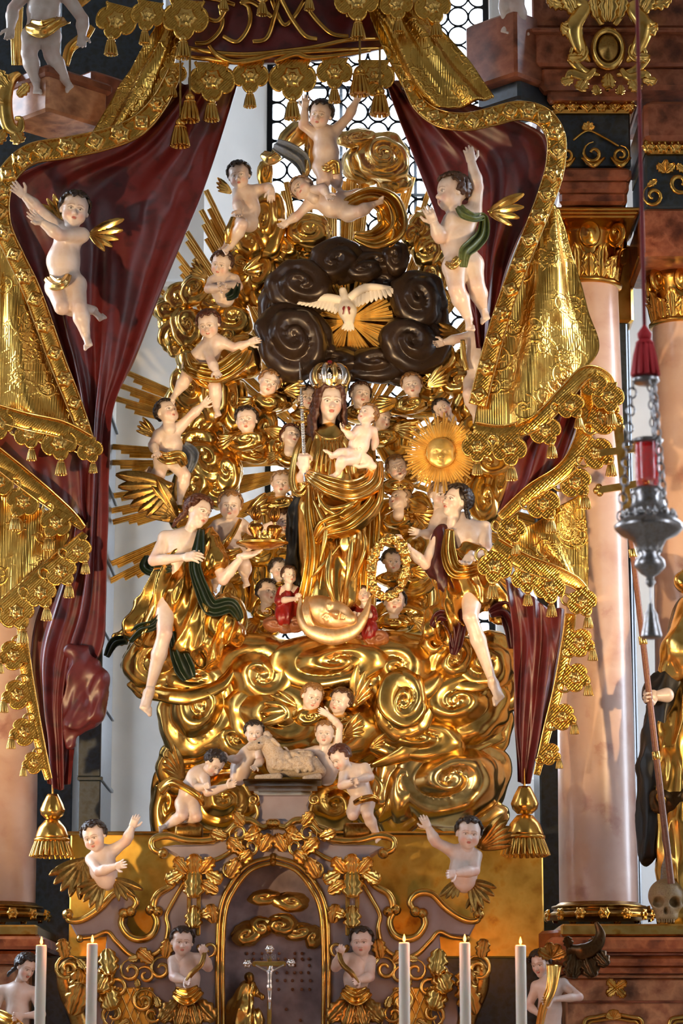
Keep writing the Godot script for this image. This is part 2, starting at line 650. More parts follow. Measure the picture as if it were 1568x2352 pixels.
	mat.redmarble = tri(std(Color(0.62, 0.42, 0.33), 0.3), rm, 0.8)
	mat.warmmarble = tri(std(Color(0.76, 0.50, 0.33), 0.32), rm, 0.7)
	mat.palemarble = tri(std(Color(0.82, 0.66, 0.52), 0.35), rm, 0.7)
	mat.black = std(Color(0.035, 0.032, 0.03), 0.45)
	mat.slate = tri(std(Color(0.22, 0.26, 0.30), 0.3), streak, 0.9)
	mat.plaster = tri(std(Color(0.86, 0.85, 0.83), 0.85), noise_tex(0.01, [[0.0, grey(0.93)], [1.0, grey(1.0)]], 5), 0.4)
	mat.lacquer = tri(std(Color(0.58, 0.54, 0.55), 0.4), noise_tex(0.01, [[0.0, Color(0.86, 0.82, 0.82)], [1.0, grey(1.0)]], 5), 0.9)
	mat.niche = tri(std(Color(0.66, 0.60, 0.60), 0.5), noise_tex(0.01, [[0.0, Color(0.62, 0.58, 0.6)], [1.0, grey(1.0)]], 5), 1.0)
	mat.stone = std(Color(0.55, 0.51, 0.46), 0.6)
	mat.wax = std(Color(0.80, 0.74, 0.66), 0.45)
	mat.wax.subsurf_scatter_enabled = true
	mat.wax.subsurf_scatter_strength = 0.3
	mat.fleece = tri(std(Color(0.74, 0.68, 0.61), 0.6), streak, 4.0)
	mat.bone = tri(std(Color(0.62, 0.53, 0.38), 0.5), streak, 4.0)
	mat.wood = tri(std(Color(0.52, 0.33, 0.22), 0.4), streak, 3.0)
	mat.iron = std(Color(0.10, 0.11, 0.13), 0.5, 0.6)
	mat.cord = std(Color(0.42, 0.03, 0.05), 0.8)
	mat.redtassel = std(Color(0.62, 0.015, 0.05), 0.75)
	var gl := std(Color(0.9, 0.95, 1.0, 0.12), 0.05)
	gl.transparency = BaseMaterial3D.TRANSPARENCY_ALPHA
	mat.glass = gl
	var rg := std(Color(0.85, 0.0, 0.02, 0.55), 0.05)
	rg.transparency = BaseMaterial3D.TRANSPARENCY_ALPHA
	mat.redglass = rg
	var fl := std(Color(1.0, 0.7, 0.3), 0.5)
	fl.emission_enabled = true
	fl.emission = Color(1.0, 0.72, 0.36)
	fl.emission_energy_multiplier = 5.0
	mat.flame = fl
	for h in [["dark", Color(0.15, 0.105, 0.075)], ["brown", Color(0.27, 0.17, 0.10)], ["blond", Color(0.52, 0.38, 0.22)], ["auburn", Color(0.30, 0.16, 0.09)], ["pale", Color(0.60, 0.50, 0.40)], ["grey", Color(0.3, 0.26, 0.22)]]:
		mat["hair_" + h[0]] = tri(std(h[1], 0.42), streak, 6.0)

# ---------- moulds shared by many figures ----------
func head_mould(adult: bool, neck := true) -> G:
	var p := []
	var fw := 0.26 if adult else 0.315
	if adult:
		p.append([1, Vector3(0, 0.14, -0.06), Vector3(0.325, 0.36, 0.40), 0.05])
		p.append([1, Vector3(0, -0.10, 0.06), Vector3(0.265, 0.37, 0.285), 0.12])
		for s in [-1, 1]: p.append([1, Vector3(0.14 * s, -0.14, 0.16), Vector3(0.11, 0.13, 0.11), 0.12])
		p.append([1, Vector3(0, -0.42, 0.20), Vector3(0.10, 0.085, 0.10), 0.12])
		p.append([0, Vector3(0, -0.2, -0.06), Vector3(0, -0.85, -0.14), 0.17, 0.19, 0.10])
		p.append([0, Vector3(0, 0.02, 0.325), Vector3(0, -0.155, 0.415), 0.030, 0.045, 0.05])
	else:
		p.append([1, Vector3(0, 0.13, -0.06), Vector3(0.385, 0.375, 0.43), 0.05])
		p.append([1, Vector3(0, -0.13, 0.05), Vector3(0.315, 0.34, 0.30), 0.12])
		for s in [-1, 1]: p.append([1, Vector3(0.175 * s, -0.2, 0.155), Vector3(0.145, 0.15, 0.135), 0.12])
		p.append([1, Vector3(0, -0.39, 0.2), Vector3(0.11, 0.085, 0.09), 0.1])
		p.append([0, Vector3(0, -0.25, -0.06), Vector3(0, -0.68, -0.1), 0.21, 0.23, 0.08])
		p.append([0, Vector3(0, 0.0, 0.33), Vector3(0, -0.145, 0.40), 0.032, 0.055, 0.05])
	if not neck: p = p.filter(func(q): return not (q[0] == 0 and q[2].y < -0.6))
	for s in [-1, 1]:
		p.append([0, Vector3(0.045 * s, -0.16, 0.37), Vector3(0.05 * s, -0.16, 0.36), 0.035, 0.03, 0.04])
		p.append([0, Vector3(0.06 * s, 0.075, 0.325), Vector3(0.22 * s, 0.06, 0.235), 0.032, 0.03, 0.08])
		p.append([2, Vector3(0.132 * s, -0.005, 0.375), Vector3(0.092, 0.062, 0.085), 0.07])
		p.append([1, Vector3(0.132 * s, -0.012, 0.258), Vector3(0.085, 0.055, 0.075), 0.015])
		p.append([0, Vector3(0.06 * s, 0.012, 0.318), Vector3(0.135 * s, 0.034, 0.326), 0.017, 0.02, 0.015])
		p.append([0, Vector3(0.135 * s, 0.034, 0.326), Vector3(0.205 * s, 0.0, 0.268), 0.02, 0.017, 0.015])
		p.append([1, Vector3((fw + 0.065) * s, -0.04, -0.04), Vector3(0.045, 0.10, 0.07), 0.03])
	p.append([0, Vector3(-0.05, -0.248, 0.345), Vector3(0.05, -0.248, 0.345), 0.019, 0.019, 0.03])
	p.append([2, Vector3(0, -0.270, 0.385), Vector3(0.06, 0.012, 0.05), 0.012])
	p.append([0, Vector3(-0.032, -0.296, 0.342), Vector3(0.032, -0.296, 0.342), 0.022, 0.022, 0.03])
	var g := net(p, 0.019 if adult else 0.0225)
	var skin := Color(0.66, 0.55, 0.475)
	var n := g.v.size()
	g.c.resize(n)
	for i in n:
		var q := g.v[i]
		var ax := absf(q.x)
		var col := skin
		var ck := exp(-(pow(ax - 0.19, 2) / 0.012 + pow(q.y + 0.19, 2) / 0.010)) * (1.0 if q.z > 0.05 else 0.0)
		col = col.lerp(Color(0.66, 0.27, 0.20), ck * 0.55)
		if q.z > 0.2:
			var lip := smoothstep(1.15, 0.75, Vector2(ax / 0.072, (q.y + 0.272) / 0.045).length())
			col = col.lerp(Color(0.44, 0.09, 0.06), lip * 0.9)
			var e := Vector2(ax - 0.132, (q.y + 0.012) * 1.3)
			col = col.lerp(Color(0.70, 0.64, 0.58), smoothstep(1.1, 0.8, Vector2(e.x / 0.075, e.y / 0.05).length()))
			col = col.lerp(Color(0.045, 0.025, 0.015), smoothstep(0.040, 0.028, e.length()))
			col = col.lerp(Color(0.16, 0.08, 0.05), 0.75 * smoothstep(0.02, 0.008, absf(q.y - 0.036 + pow(ax - 0.13, 2) * 3.0)) * smoothstep(0.095, 0.08, absf(e.x)))
			var br := 0.112 - pow(ax - 0.12, 2) * 2.4
			col = col.lerp(Color(0.30, 0.18, 0.11), 0.75 * smoothstep(0.021, 0.008, absf(q.y - br)) * smoothstep(0.12, 0.09, absf(ax - 0.14)))
		g.c[i] = col
	return g
func hair_mould(kind: int) -> G:                    # 0 short curls, 1 long waves, 2 swept back curls
	var p := []
	rng.seed = 40 + kind
	var n := 150
	for i in n:
		var y := 1.0 - 2.0 * (i + 0.5) / n
		var r := sqrt(1.0 - y * y)
		var a := i * 2.39996
		var d := Vector3(cos(a) * r, y, sin(a) * r)
		if d.y < -0.45 or (d.z > 0.35 and d.y < 0.62) or (d.z > 0.0 and d.y < 0.05): continue
		var rad := Vector3(0.385, 0.385, 0.43) if kind != 1 else Vector3(0.34, 0.37, 0.41)
		var c := Vector3(0, 0.13, -0.06) + d * rad * 1.09
		var t := d.cross(Vector3(0.3, 1, 0.2)).normalized()
		var u := d.cross(t)
		var rr := rng.randf_range(0.055, 0.095)
		var ph := rng.randf() * TAU
		var last := c + (t * cos(ph) + u * sin(ph)) * rr
		for k in 3:
			ph += 1.5
			var nx := c + (t * cos(ph) + u * sin(ph)) * rr * (1.0 - 0.22 * k) + d * 0.018 * k
			p.append([0, last, nx, 0.05, 0.042, 0.010])
			last = nx
	p.append([1, Vector3(0, 0.17, -0.10), Vector3(0.36, 0.345, 0.39), 0.03])
	p.append([2, Vector3(0, -0.20, 0.42), Vector3(0.27, 0.54, 0.42), 0.03])
	if kind == 1:
		for s in [-1.0, 1.0]:
			for k in 7:
				var f := k / 6.0
				var pt := Vector3(s * lerpf(0.20, 0.34, f), lerpf(0.42, 0.30, f), lerpf(0.26, -0.22, f))
				for j in 12:
					var v := j / 11.0
					var w := Vector3(s * (lerpf(0.27, 0.36, f) + 0.14 * sin(v * 1.9) + 0.025 * sin(v * 24 + k)), lerpf(0.30, -1.15 + 0.2 * f, v), lerpf(0.20, -0.26, f) - 0.05 * v + 0.03 * sin(v * 21 + k * 2))
					p.append([0, pt, w, 0.058, 0.052, 0.025])
					pt = w
		for k in 7:
			var x := lerpf(-0.3, 0.3, k / 6.0)
			p.append([0, Vector3(x, 0.2, -0.4), Vector3(x * 1.3, -1.1, -0.42), 0.09, 0.07, 0.03])
	if kind == 2:
		for s in [-1.0, 1.0]:
			for k in 4:
				var pt := Vector3(s * 0.33, 0.1 - 0.12 * k, -0.12 - 0.06 * k)
				for j in 6:
					var v := (j + 1) / 6.0
					var w := pt + Vector3(s * 0.05 * cos(v * 7 + k), -0.06, -0.035 - 0.03 * sin(v * 8.0))
					p.append([0, pt, w, 0.06, 0.055, 0.025])
					pt = w
	return net(p, 0.028)
func hand_mould(kind: int) -> G:                    # 0 open, 1 relaxed, 2 closed; wrist at 0, fingers along +y, palm +z, thumb +x
	var p := []
	p.append([0, Vector3(0, -0.12, 0), Vector3(0, 0.10, 0), 0.15, 0.15, 0.08])
	p.append([0, Vector3(-0.10, 0.12, 0), Vector3(-0.14, 0.42, 0), 0.13, 0.10, 0.08])
	p.append([0, Vector3(0.10, 0.12, 0), Vector3(0.13, 0.44, 0), 0.13, 0.10, 0.08])
	p.append([0, Vector3(0.0, 0.2, 0.02), Vector3(0.0, 0.4, 0.0), 0.12, 0.11, 0.08])
	var curl: float = [0.12, 0.42, 1.15][kind]
	for f in 4:
		var x: float = [0.17, 0.06, -0.06, -0.165][f]
		var l: float = [0.42, 0.48, 0.44, 0.34][f]
		var spread: float = [0.10, 0.03, -0.05, -0.16][f] * (1.6 if kind == 0 else 0.8)
		var at := Vector3(x, 0.43 - absf(x) * 0.25, 0)
		var ang := curl * (0.5 + 0.12 * f)
		for s in 3:
			var q: Vector3 = at + Vector3(sin(spread), cos(spread) * cos(ang), sin(ang)).normalized() * l * [0.42, 0.33, 0.27][s]
			p.append([0, at, q, 0.072 - 0.010 * s, 0.064 - 0.010 * s, 0.022])
			at = q
			ang += curl * 0.9
	var t0 := Vector3(0.15, 0.12, 0.05)
	var t1 := t0 + Vector3(0.20, 0.16, 0.07) * (1.0 if kind < 2 else 0.7)
	var t2 := t1 + (Vector3(0.07, 0.19, 0.05) if kind < 2 else Vector3(-0.10, 0.12, 0.18))
	p.append([0, t0, t1, 0.10, 0.078, 0.05])
	p.append([0, t1, t2, 0.075, 0.058, 0.02])
	return net(p, 0.028)
func foot_mould() -> G:                             # ankle at 0, toes along +z, sole down
	var p := []
	p.append([0, Vector3(0, 0.12, 0), Vector3(0, -0.1, 0.0), 0.15, 0.16, 0.08])
	p.append([0, Vector3(0, -0.12, -0.10), Vector3(0, -0.14, 0.02), 0.14, 0.13, 0.08])
	p.append([0, Vector3(0, -0.02, 0.08), Vector3(0.02, -0.15, 0.48), 0.15, 0.10, 0.1])
	p.append([0, Vector3(-0.08, -0.16, 0.2), Vector3(-0.10, -0.17, 0.46), 0.10, 0.085, 0.08])
	for f in 5:
		var x := 0.13 - f * 0.068
		var r := 0.070 if f == 0 else 0.05
		p.append([0, Vector3(x, -0.165, 0.46 - 0.02 * f), Vector3(x * 1.12, -0.18, 0.68 - 0.045 * f), r * 0.9, r, 0.025])
	return net(p, 0.03)
func feather_mould() -> G:                          # root at 0, tip at y = 1, bowed, with a quill and barbs
	var g := G.new()
	var nv := 8
	var nu := 12
	for s in 2:
		for i in nu + 1:
			var f := float(i) / nu
			var w := 0.155 * pow(sin(PI * minf(f * 0.86 + 0.12, 1.0)), 0.55) * (1.0 if f < 0.93 else 0.75)
			for j in nv + 1:
				var u := 2.0 * j / nv - 1.0
				var z := 0.10 * sin(f * 2.2) + 0.05 * (1.0 - absf(u)) + (0.012 if (i + absi(j - 4)) % 2 == 0 else 0.0)
				g.v.append(Vector3(u * w + 0.10 * f * f, f, z * (1.0 if s == 0 else 1.0) - (0.0 if s == 0 else 0.035)))
	var sz := (nu + 1) * (nv + 1)
	grid(g, 0, nu, nv, true)
	grid(g, sz, nu, nv)
	for i in nu:
		var a := i * (nv + 1)
		g.quad(a, sz + a, sz + a + nv + 1, a + nv + 1)
		a += nv
		g.quad(a, a + nv + 1, sz + a + nv + 1, sz + a)
	for j in nv:
		var a := nu * (nv + 1) + j
		g.quad(a, sz + a, sz + a + 1, a + 1)
	for k in range(0, g.i.size(), 3):
		var q := g.i[k]
		g.i[k] = g.i[k + 1]
		g.i[k + 1] = q
	return g.smooth()
func tassel_mould(fringe := 12) -> G:               # hangs from 0 down to y = -1: knob, waist, skirt of threads
	var g := lathe([0.0, -0.30, 0.10, -0.31, 0.15, -0.26, 0.16, -0.18, 0.10, -0.10, 0.05, -0.04, 0.035, 0.0, 0.0, 0.01], 12)
	lathe([0.0, -0.40, 0.19, -0.40, 0.20, -0.35, 0.15, -0.30, 0.0, -0.29], 12, g)
	for k in fringe:
		var a := TAU * k / fringe
		var d := Vector3(cos(a), 0, sin(a))
		tube(PackedVector3Array([d * 0.14 + Vector3(0, -0.36, 0), d * 0.20 + Vector3(0, -0.62, 0), d * 0.27 + Vector3(0, -0.98, 0)]), [0.05, 0.065, 0.06], 5, g)
	lathe([0.0, -0.93, 0.2, -0.93, 0.13, -0.4, 0, -0.38], 10, g)
	return g.smooth()
func rosette_mould(petals := 6) -> G:               # boss of leaves round a domed stone, facing +z, radius 1
	var g := G.new()
	var nr := 8
	var na := 48
	for i in nr + 1:
		var f := float(i) / nr
		for j in na:
			var a := TAU * j / na
			var pet := 0.78 + 0.22 * absf(cos(a * petals * 0.5)) + 0.05 * cos(a * petals * 2.0)
			var r := f * pet
			var z := 0.0
			if f < 0.38: z = 0.30 + 0.32 * sqrt(maxf(0.0, 1.0 - pow(f / 0.38, 2)))
			elif f < 0.5: z = 0.34
			else: z = 0.30 * (1.0 - pow((f - 0.5) / 0.5, 2)) + 0.10 * absf(cos(a * petals * 0.5)) * sin((f - 0.5) * TAU)
			g.v.append(Vector3(cos(a) * r, sin(a) * r, z))
	for i in nr:
		for j in na:
			var a := i * na + j
			var b := i * na + (j + 1) % na
			g.quad(a, a + na, b + na, b)
	return g.smooth()
func lappet_mould() -> G:                           # trefoil tongue, width 2, height 1.1, with a rolled rim
	var o := PackedVector2Array([Vector2(-0.72, 0.12), Vector2(-0.62, -0.05), Vector2(-0.66, -0.2)])
	for c in [[-0.55, -0.52, 0.40, 105, 275], [0.0, -0.80, 0.42, 190, 350], [0.55, -0.52, 0.40, -95, 75]]:
		for k in 9:
			var a := deg_to_rad(lerpf(c[3], c[4], k / 8.0))
			o.append(Vector2(c[0] + cos(a) * c[2], c[1] + sin(a) * c[2]))
	o.append_array([Vector2(0.66, -0.2), Vector2(0.62, -0.05), Vector2(0.72, 0.12)])
	var g := plate(o, 0.10, 0.02)
	var rim := PackedVector3Array()
	for q in o: rim.append(Vector3(q.x, q.y, 0.08))
	g.add(sweep(rim, ring(6), [0.07], Vector3.BACK).smooth())
	return g
func loop_mould() -> G:                             # open ring of ribbon between two tongues, radius 1
	var p := PackedVector3Array()
	for k in 17:
		var a := TAU * k / 16.0
		p.append(Vector3(cos(a) * 0.8, sin(a), 0.05 * sin(a)))
	return sweep(p, ring(6, 1.0, 0.8), [0.26], Vector3.BACK).smooth()
func leaf_mould() -> G:                             # acanthus leaf, root at 0, tip curling out at y = 1
	var g := G.new()
	var nu := 18
	var nv := 10
	for s in 2:
		for i in nu + 1:
			var f := float(i) / nu
			var w := 0.34 * pow(sin(PI * clampf(f * 0.9 + 0.1, 0, 1)), 0.7) * (0.72 + 0.28 * absf(sin(f * PI * 4.0)))
			for j in nv + 1:
				var u := 2.0 * j / nv - 1.0
				var z := 0.12 * sin(f * 2.6) + 0.34 * pow(f, 5) + 0.10 * (1.0 - absf(u)) + 0.04 * cos(u * 9.0)
				g.v.append(Vector3(u * w, f - 0.14 * pow(f, 6), z - (0.0 if s == 0 else 0.05)))
	var sz := (nu + 1) * (nv + 1)
	grid(g, 0, nu, nv)
	grid(g, sz, nu, nv, true)
	for i in nu:
		var a := i * (nv + 1)
		g.quad(a, a + nv + 1, sz + a + nv + 1, sz + a)
		a += nv
		g.quad(a, sz + a, sz + a + nv + 1, a + nv + 1)
	return g.smooth()
func moulds() -> void:
	tpl.child = head_mould(false)
	tpl.adult = head_mould(true)
	tpl.mask = head_mould(false, false)
	tpl.moon = head_mould(true, false)
	for k in 3: tpl["hair%d" % k] = hair_mould(k)
	for k in 3: tpl["hand%d" % k] = hand_mould(k)
	tpl.foot = foot_mould()
	tpl.feather = feather_mould().mesh()
	tpl.tassel = tassel_mould().mesh()
	tpl.rosette = rosette_mould(6).mesh()
	tpl.gem = rosette_mould(4).mesh()
	tpl.lappet = lappet_mould().mesh()
	tpl.loop = loop_mould().mesh()
	tpl.leaf = leaf_mould().mesh()

# ---------- figures ----------
func face_turn(hd: Array) -> Basis:                 # yaw to the right of the picture, pitch down, roll clockwise, in degrees
	return Basis(Vector3.BACK, -deg_to_rad(hd[5])) * Basis(Vector3.UP, deg_to_rad(hd[3])) * Basis(Vector3.RIGHT, deg_to_rad(hd[4]))
func put_head(g: G, hd: Array, z: float, h: float, adult := false) -> Transform3D:
	var c := P(hd[0], hd[1], z + hd[2])
	var x := Transform3D(face_turn(hd) * Basis.from_scale(Vector3.ONE * h), c)
	g.add(tpl.adult if adult else tpl.child, x)
	return x
# spec: z, h (head height in pixels), hd [x, y, dz, yaw, pitch, roll], t [neck, chest, belly, pelvis], la / ra [shoulder, elbow, wrist, hand kind, palm turn], ll / rl [hip, knee, ankle, toe]
func person(called: String, label: String, category: String, sp: Dictionary, group := "") -> Node3D:
	var z: float = sp.z
	var adult: bool = sp.get("adult", false)
	var head = sp.get("hd")
	var ref: Array = head if head else sp.t[0]
	var h: float = sp.h * M(ref[0], ref[1], z)
	var g := G.new()
	var skin: Color = sp.get("skin", Color(0.66, 0.55, 0.475))
	var R: Dictionary = {n = 0.17, c = 0.50, b = 0.44, p = 0.46, s = 0.25, ua = 0.21, el = 0.165, fa = 0.165, wr = 0.10, th = 0.36, kn = 0.235, ca = 0.235, an = 0.125, hand = 0.72, foot = 1.0} if adult else {n = 0.21, c = 0.40, b = 0.44, p = 0.39, s = 0.215, ua = 0.215, el = 0.165, fa = 0.185, wr = 0.12, th = 0.325, kn = 0.225, ca = 0.235, an = 0.135, hand = 0.58, foot = 0.68}
	var fat: float = sp.get("fat", 1.0)
	var J := func(a: Array) -> Vector3: return P(a[0], a[1], z + (a[2] if a.size() > 2 else 0.0))
	var p := []
	if sp.has("t"):
		var t: Array = sp.t
		var nk: Vector3 = J.call(t[0])
		var ch: Vector3 = J.call(t[1])
		var be: Vector3 = J.call(t[2])
		var pe: Vector3 = J.call(t[3])
		p.append([0, nk, ch, R.n * h, R.c * h * 0.8, 0.12 * h])
		p.append([0, ch, be, R.c * h * fat * 0.9, R.b * h * fat, 0.2 * h])
		p.append([0, be, pe, R.b * h * fat, R.p * h * fat, 0.2 * h])
		for k in ["la", "ra"]:
			if sp.has(k):
				var sh: Vector3 = J.call(sp[k][0])
				p.append([0, ch.lerp(nk, 0.25), sh, R.s * h * 1.25, R.s * h, 0.18 * h])
		for k in ["ll", "rl"]:
			if sp.has(k):
				var hp: Vector3 = J.call(sp[k][0])
				p.append([0, pe, hp, R.p * h * 0.85, R.th * h * 1.04, 0.15 * h])
	for k in ["la", "ra"]:
		if not sp.has(k): continue
		var a: Array = sp[k]
		var sh: Vector3 = J.call(a[0])
		var el: Vector3 = J.call(a[1])
		var wr: Vector3 = J.call(a[2])
		p.append([0, sh, el, R.ua * h, R.el * h, 0.06 * h])
		p.append([0, el, el.lerp(wr, 0.35), R.el * h, R.fa * h, 0.06 * h])
		p.append([0, el.lerp(wr, 0.35), wr, R.fa * h, R.wr * h, 0.06 * h])
		if a.size() > 3:
			var dir := (wr - el).normalized()
			if a.size() > 5:
				dir = (J.call(a[5]) - wr).normalized()
			var tn := deg_to_rad(a[4])
			var pz := Vector3.BACK - dir * dir.z
			pz = (pz.normalized() if pz.length() > 0.1 else Vector3.UP).rotated(dir, tn)
			var px := dir.cross(pz)
			if k == "ra": px = -px
			var s: float = R.hand * h
			g.add(tpl["hand%d" % a[3]], Transform3D(Basis(px, dir, pz) * Basis.from_scale(Vector3.ONE * s), wr), skin)
	for k in ["ll", "rl"]:
		if not sp.has(k): continue
		var a: Array = sp[k]
		var hp: Vector3 = J.call(a[0])
		var kn: Vector3 = J.call(a[1])
		var an: Vector3 = J.call(a[2])
		p.append([0, hp, kn, R.th * h, R.kn * h, 0.08 * h])
		p.append([0, kn, kn.lerp(an, 0.35), R.kn * h * 0.92, R.ca * h, 0.07 * h])
		p.append([0, kn.lerp(an, 0.35), an, R.ca * h, R.an * h, 0.08 * h])
		if a.size() > 3:
			var f: Vector3 = (J.call(a[3]) - an).normalized()
			var up := (kn - an).normalized()
			up = (up - f * up.dot(f)).normalized()
			if up.length() < 0.5: up = Vector3.UP
			var s: float = R.foot * h
			g.add(tpl.foot, Transform3D(Basis(up.cross(f) * (1.0 if k == "ll" else -1.0), up, f) * Basis.from_scale(Vector3.ONE * s), an), skin)
	if p.size():
		var b := net(p, sp.get("cell", h * (0.075 if adult else 0.058)))
		b.c.resize(b.v.size())
		b.c.fill(skin)
		var pink := []
		for k in ["la", "ra"]:
			if sp.has(k): pink.append(J.call(sp[k][1]))
		for k in ["ll", "rl"]:
			if sp.has(k): pink.append(J.call(sp[k][1]))
		var rosy := skin.lerp(Color(0.62, 0.25, 0.19), 0.45)
		var rr := pow((0.30 if not adult else 0.36) * h, 2)
		for q in pink:
			for i in b.v.size():
				var dd: float = b.v[i].distance_squared_to(q)
				if dd < rr: b.c[i] = b.c[i].lerp(rosy, 0.8 * (1.0 - dd / rr))
		g.add(b)
	var org: Vector3 = J.call(sp.t[3]) if sp.has("t") else J.call(head)
	var o := thing(called, label, category, org, group)
	var hx := Transform3D.IDENTITY
	if head:
		hx = put_head(g, head, z, h, adult)
	part("body", g, mat.skin, o)
	if head and sp.has("hair"):
		var hg := G.new()
		hg.add(tpl["hair%d" % sp.get("hk", 0)], hx)
		part("hair", hg, mat["hair_" + sp.hair], o)
	return o
# wing: feathers fanned from a root between two picture directions (degrees, 0 right, 90 up), lengths in pixels
func wing(o: Node3D, x: float, y: float, z: float, a0: float, a1: float, l0: float, l1: float, n: int, m: Material, lean := 0.25) -> void:
	var w := Node3D.new()
	w.name = "wing"
	o.add_child(w, true)
	var root := P(x, y, z)
	var u := M(x, y, z)
	var arm := G.new()
	var ends := PackedVector3Array([root, root + Vector3(cos(deg_to_rad(a1)), sin(deg_to_rad(a1)), lean * 0.3) * l1 * u * 0.35, root + Vector3(cos(deg_to_rad(lerpf(a1, a0, 0.35))), sin(deg_to_rad(lerpf(a1, a0, 0.35))), lean * 0.4) * l1 * u * 0.45])
	arm = tube(cr(ends, 5), [l1 * u * 0.09, l1 * u * 0.10, l1 * u * 0.05], 8).smooth()
	part("wing_arm", arm, m, w)
	for row in 2:
		for k in n:
			var f := k / maxf(1.0, n - 1.0)
			var a := deg_to_rad(lerpf(a0, a1, f) + (4.0 if row else 0.0))
			var l := lerpf(l0, l1, f) * u * (1.0 if row == 0 else 0.55)
			var d := Vector3(cos(a), sin(a), lean).normalized()
			var s := Vector3(0, 0, 1)
			s = (s - d * s.dot(d)).normalized()
			var flip := 1.0 if a1 > a0 else -1.0
			var b := Basis(d.cross(s) * flip, d, s) * Basis.from_scale(Vector3(l * 0.9 + 0.35 * l * row, l, l))
			inst("feather", tpl.feather, m, w, Transform3D(b, root + d * l * 0.10 + s * (0.02 * l * k / n + 0.05 * l * row)))

# ---------- the church round the altar ----------
func wall_with_holes(called: String, side: float) -> void:     # nave side wall with tall windows (openings) along z
	var x0 := side * 6.5
	var x1 := side * 6.9
	var g := G.new()
	var cuts := [[-2.1, 0.7], [8.6, 10.0]]
	var at := -3.3
	for c in cuts:
		box(Vector3(x0, 0, at), Vector3(x1, 15, c[0]), g)
		box(Vector3(x0, 0, c[0]), Vector3(x1, 3.0, c[1]), g)
		box(Vector3(x0, 11.0, c[0]), Vector3(x1, 15, c[1]), g)
		at = c[1]
	box(Vector3(x0, 0, at), Vector3(x1, 15, 26.4), g)
	struct(called, g.flat(), mat.plaster)
	for c in cuts:                                             # glazing bars of the nave windows
		var f := G.new()
		for k in 4:
			var zz: float = lerpf(c[0], c[1], k / 3.0)
			box(Vector3((x0 + x1) / 2 - 0.03, 3.0, zz - 0.04), Vector3((x0 + x1) / 2 + 0.03, 11.0, zz + 0.04), f)
		for k in 8:
			var yy := lerpf(3.0, 11.0, k / 7.0)
			box(Vector3((x0 + x1) / 2 - 0.03, yy - 0.04, c[0]), Vector3((x0 + x1) / 2 + 0.03, yy + 0.04, c[1]), f)
		var o := struct("window_%d" % (used.get("win", 0) + 2), f.flat(), mat.iron)
		used["win"] = used.get("win", 0) + 1
		o.set_meta("label", "iron glazing bars of a tall window in the nave wall")
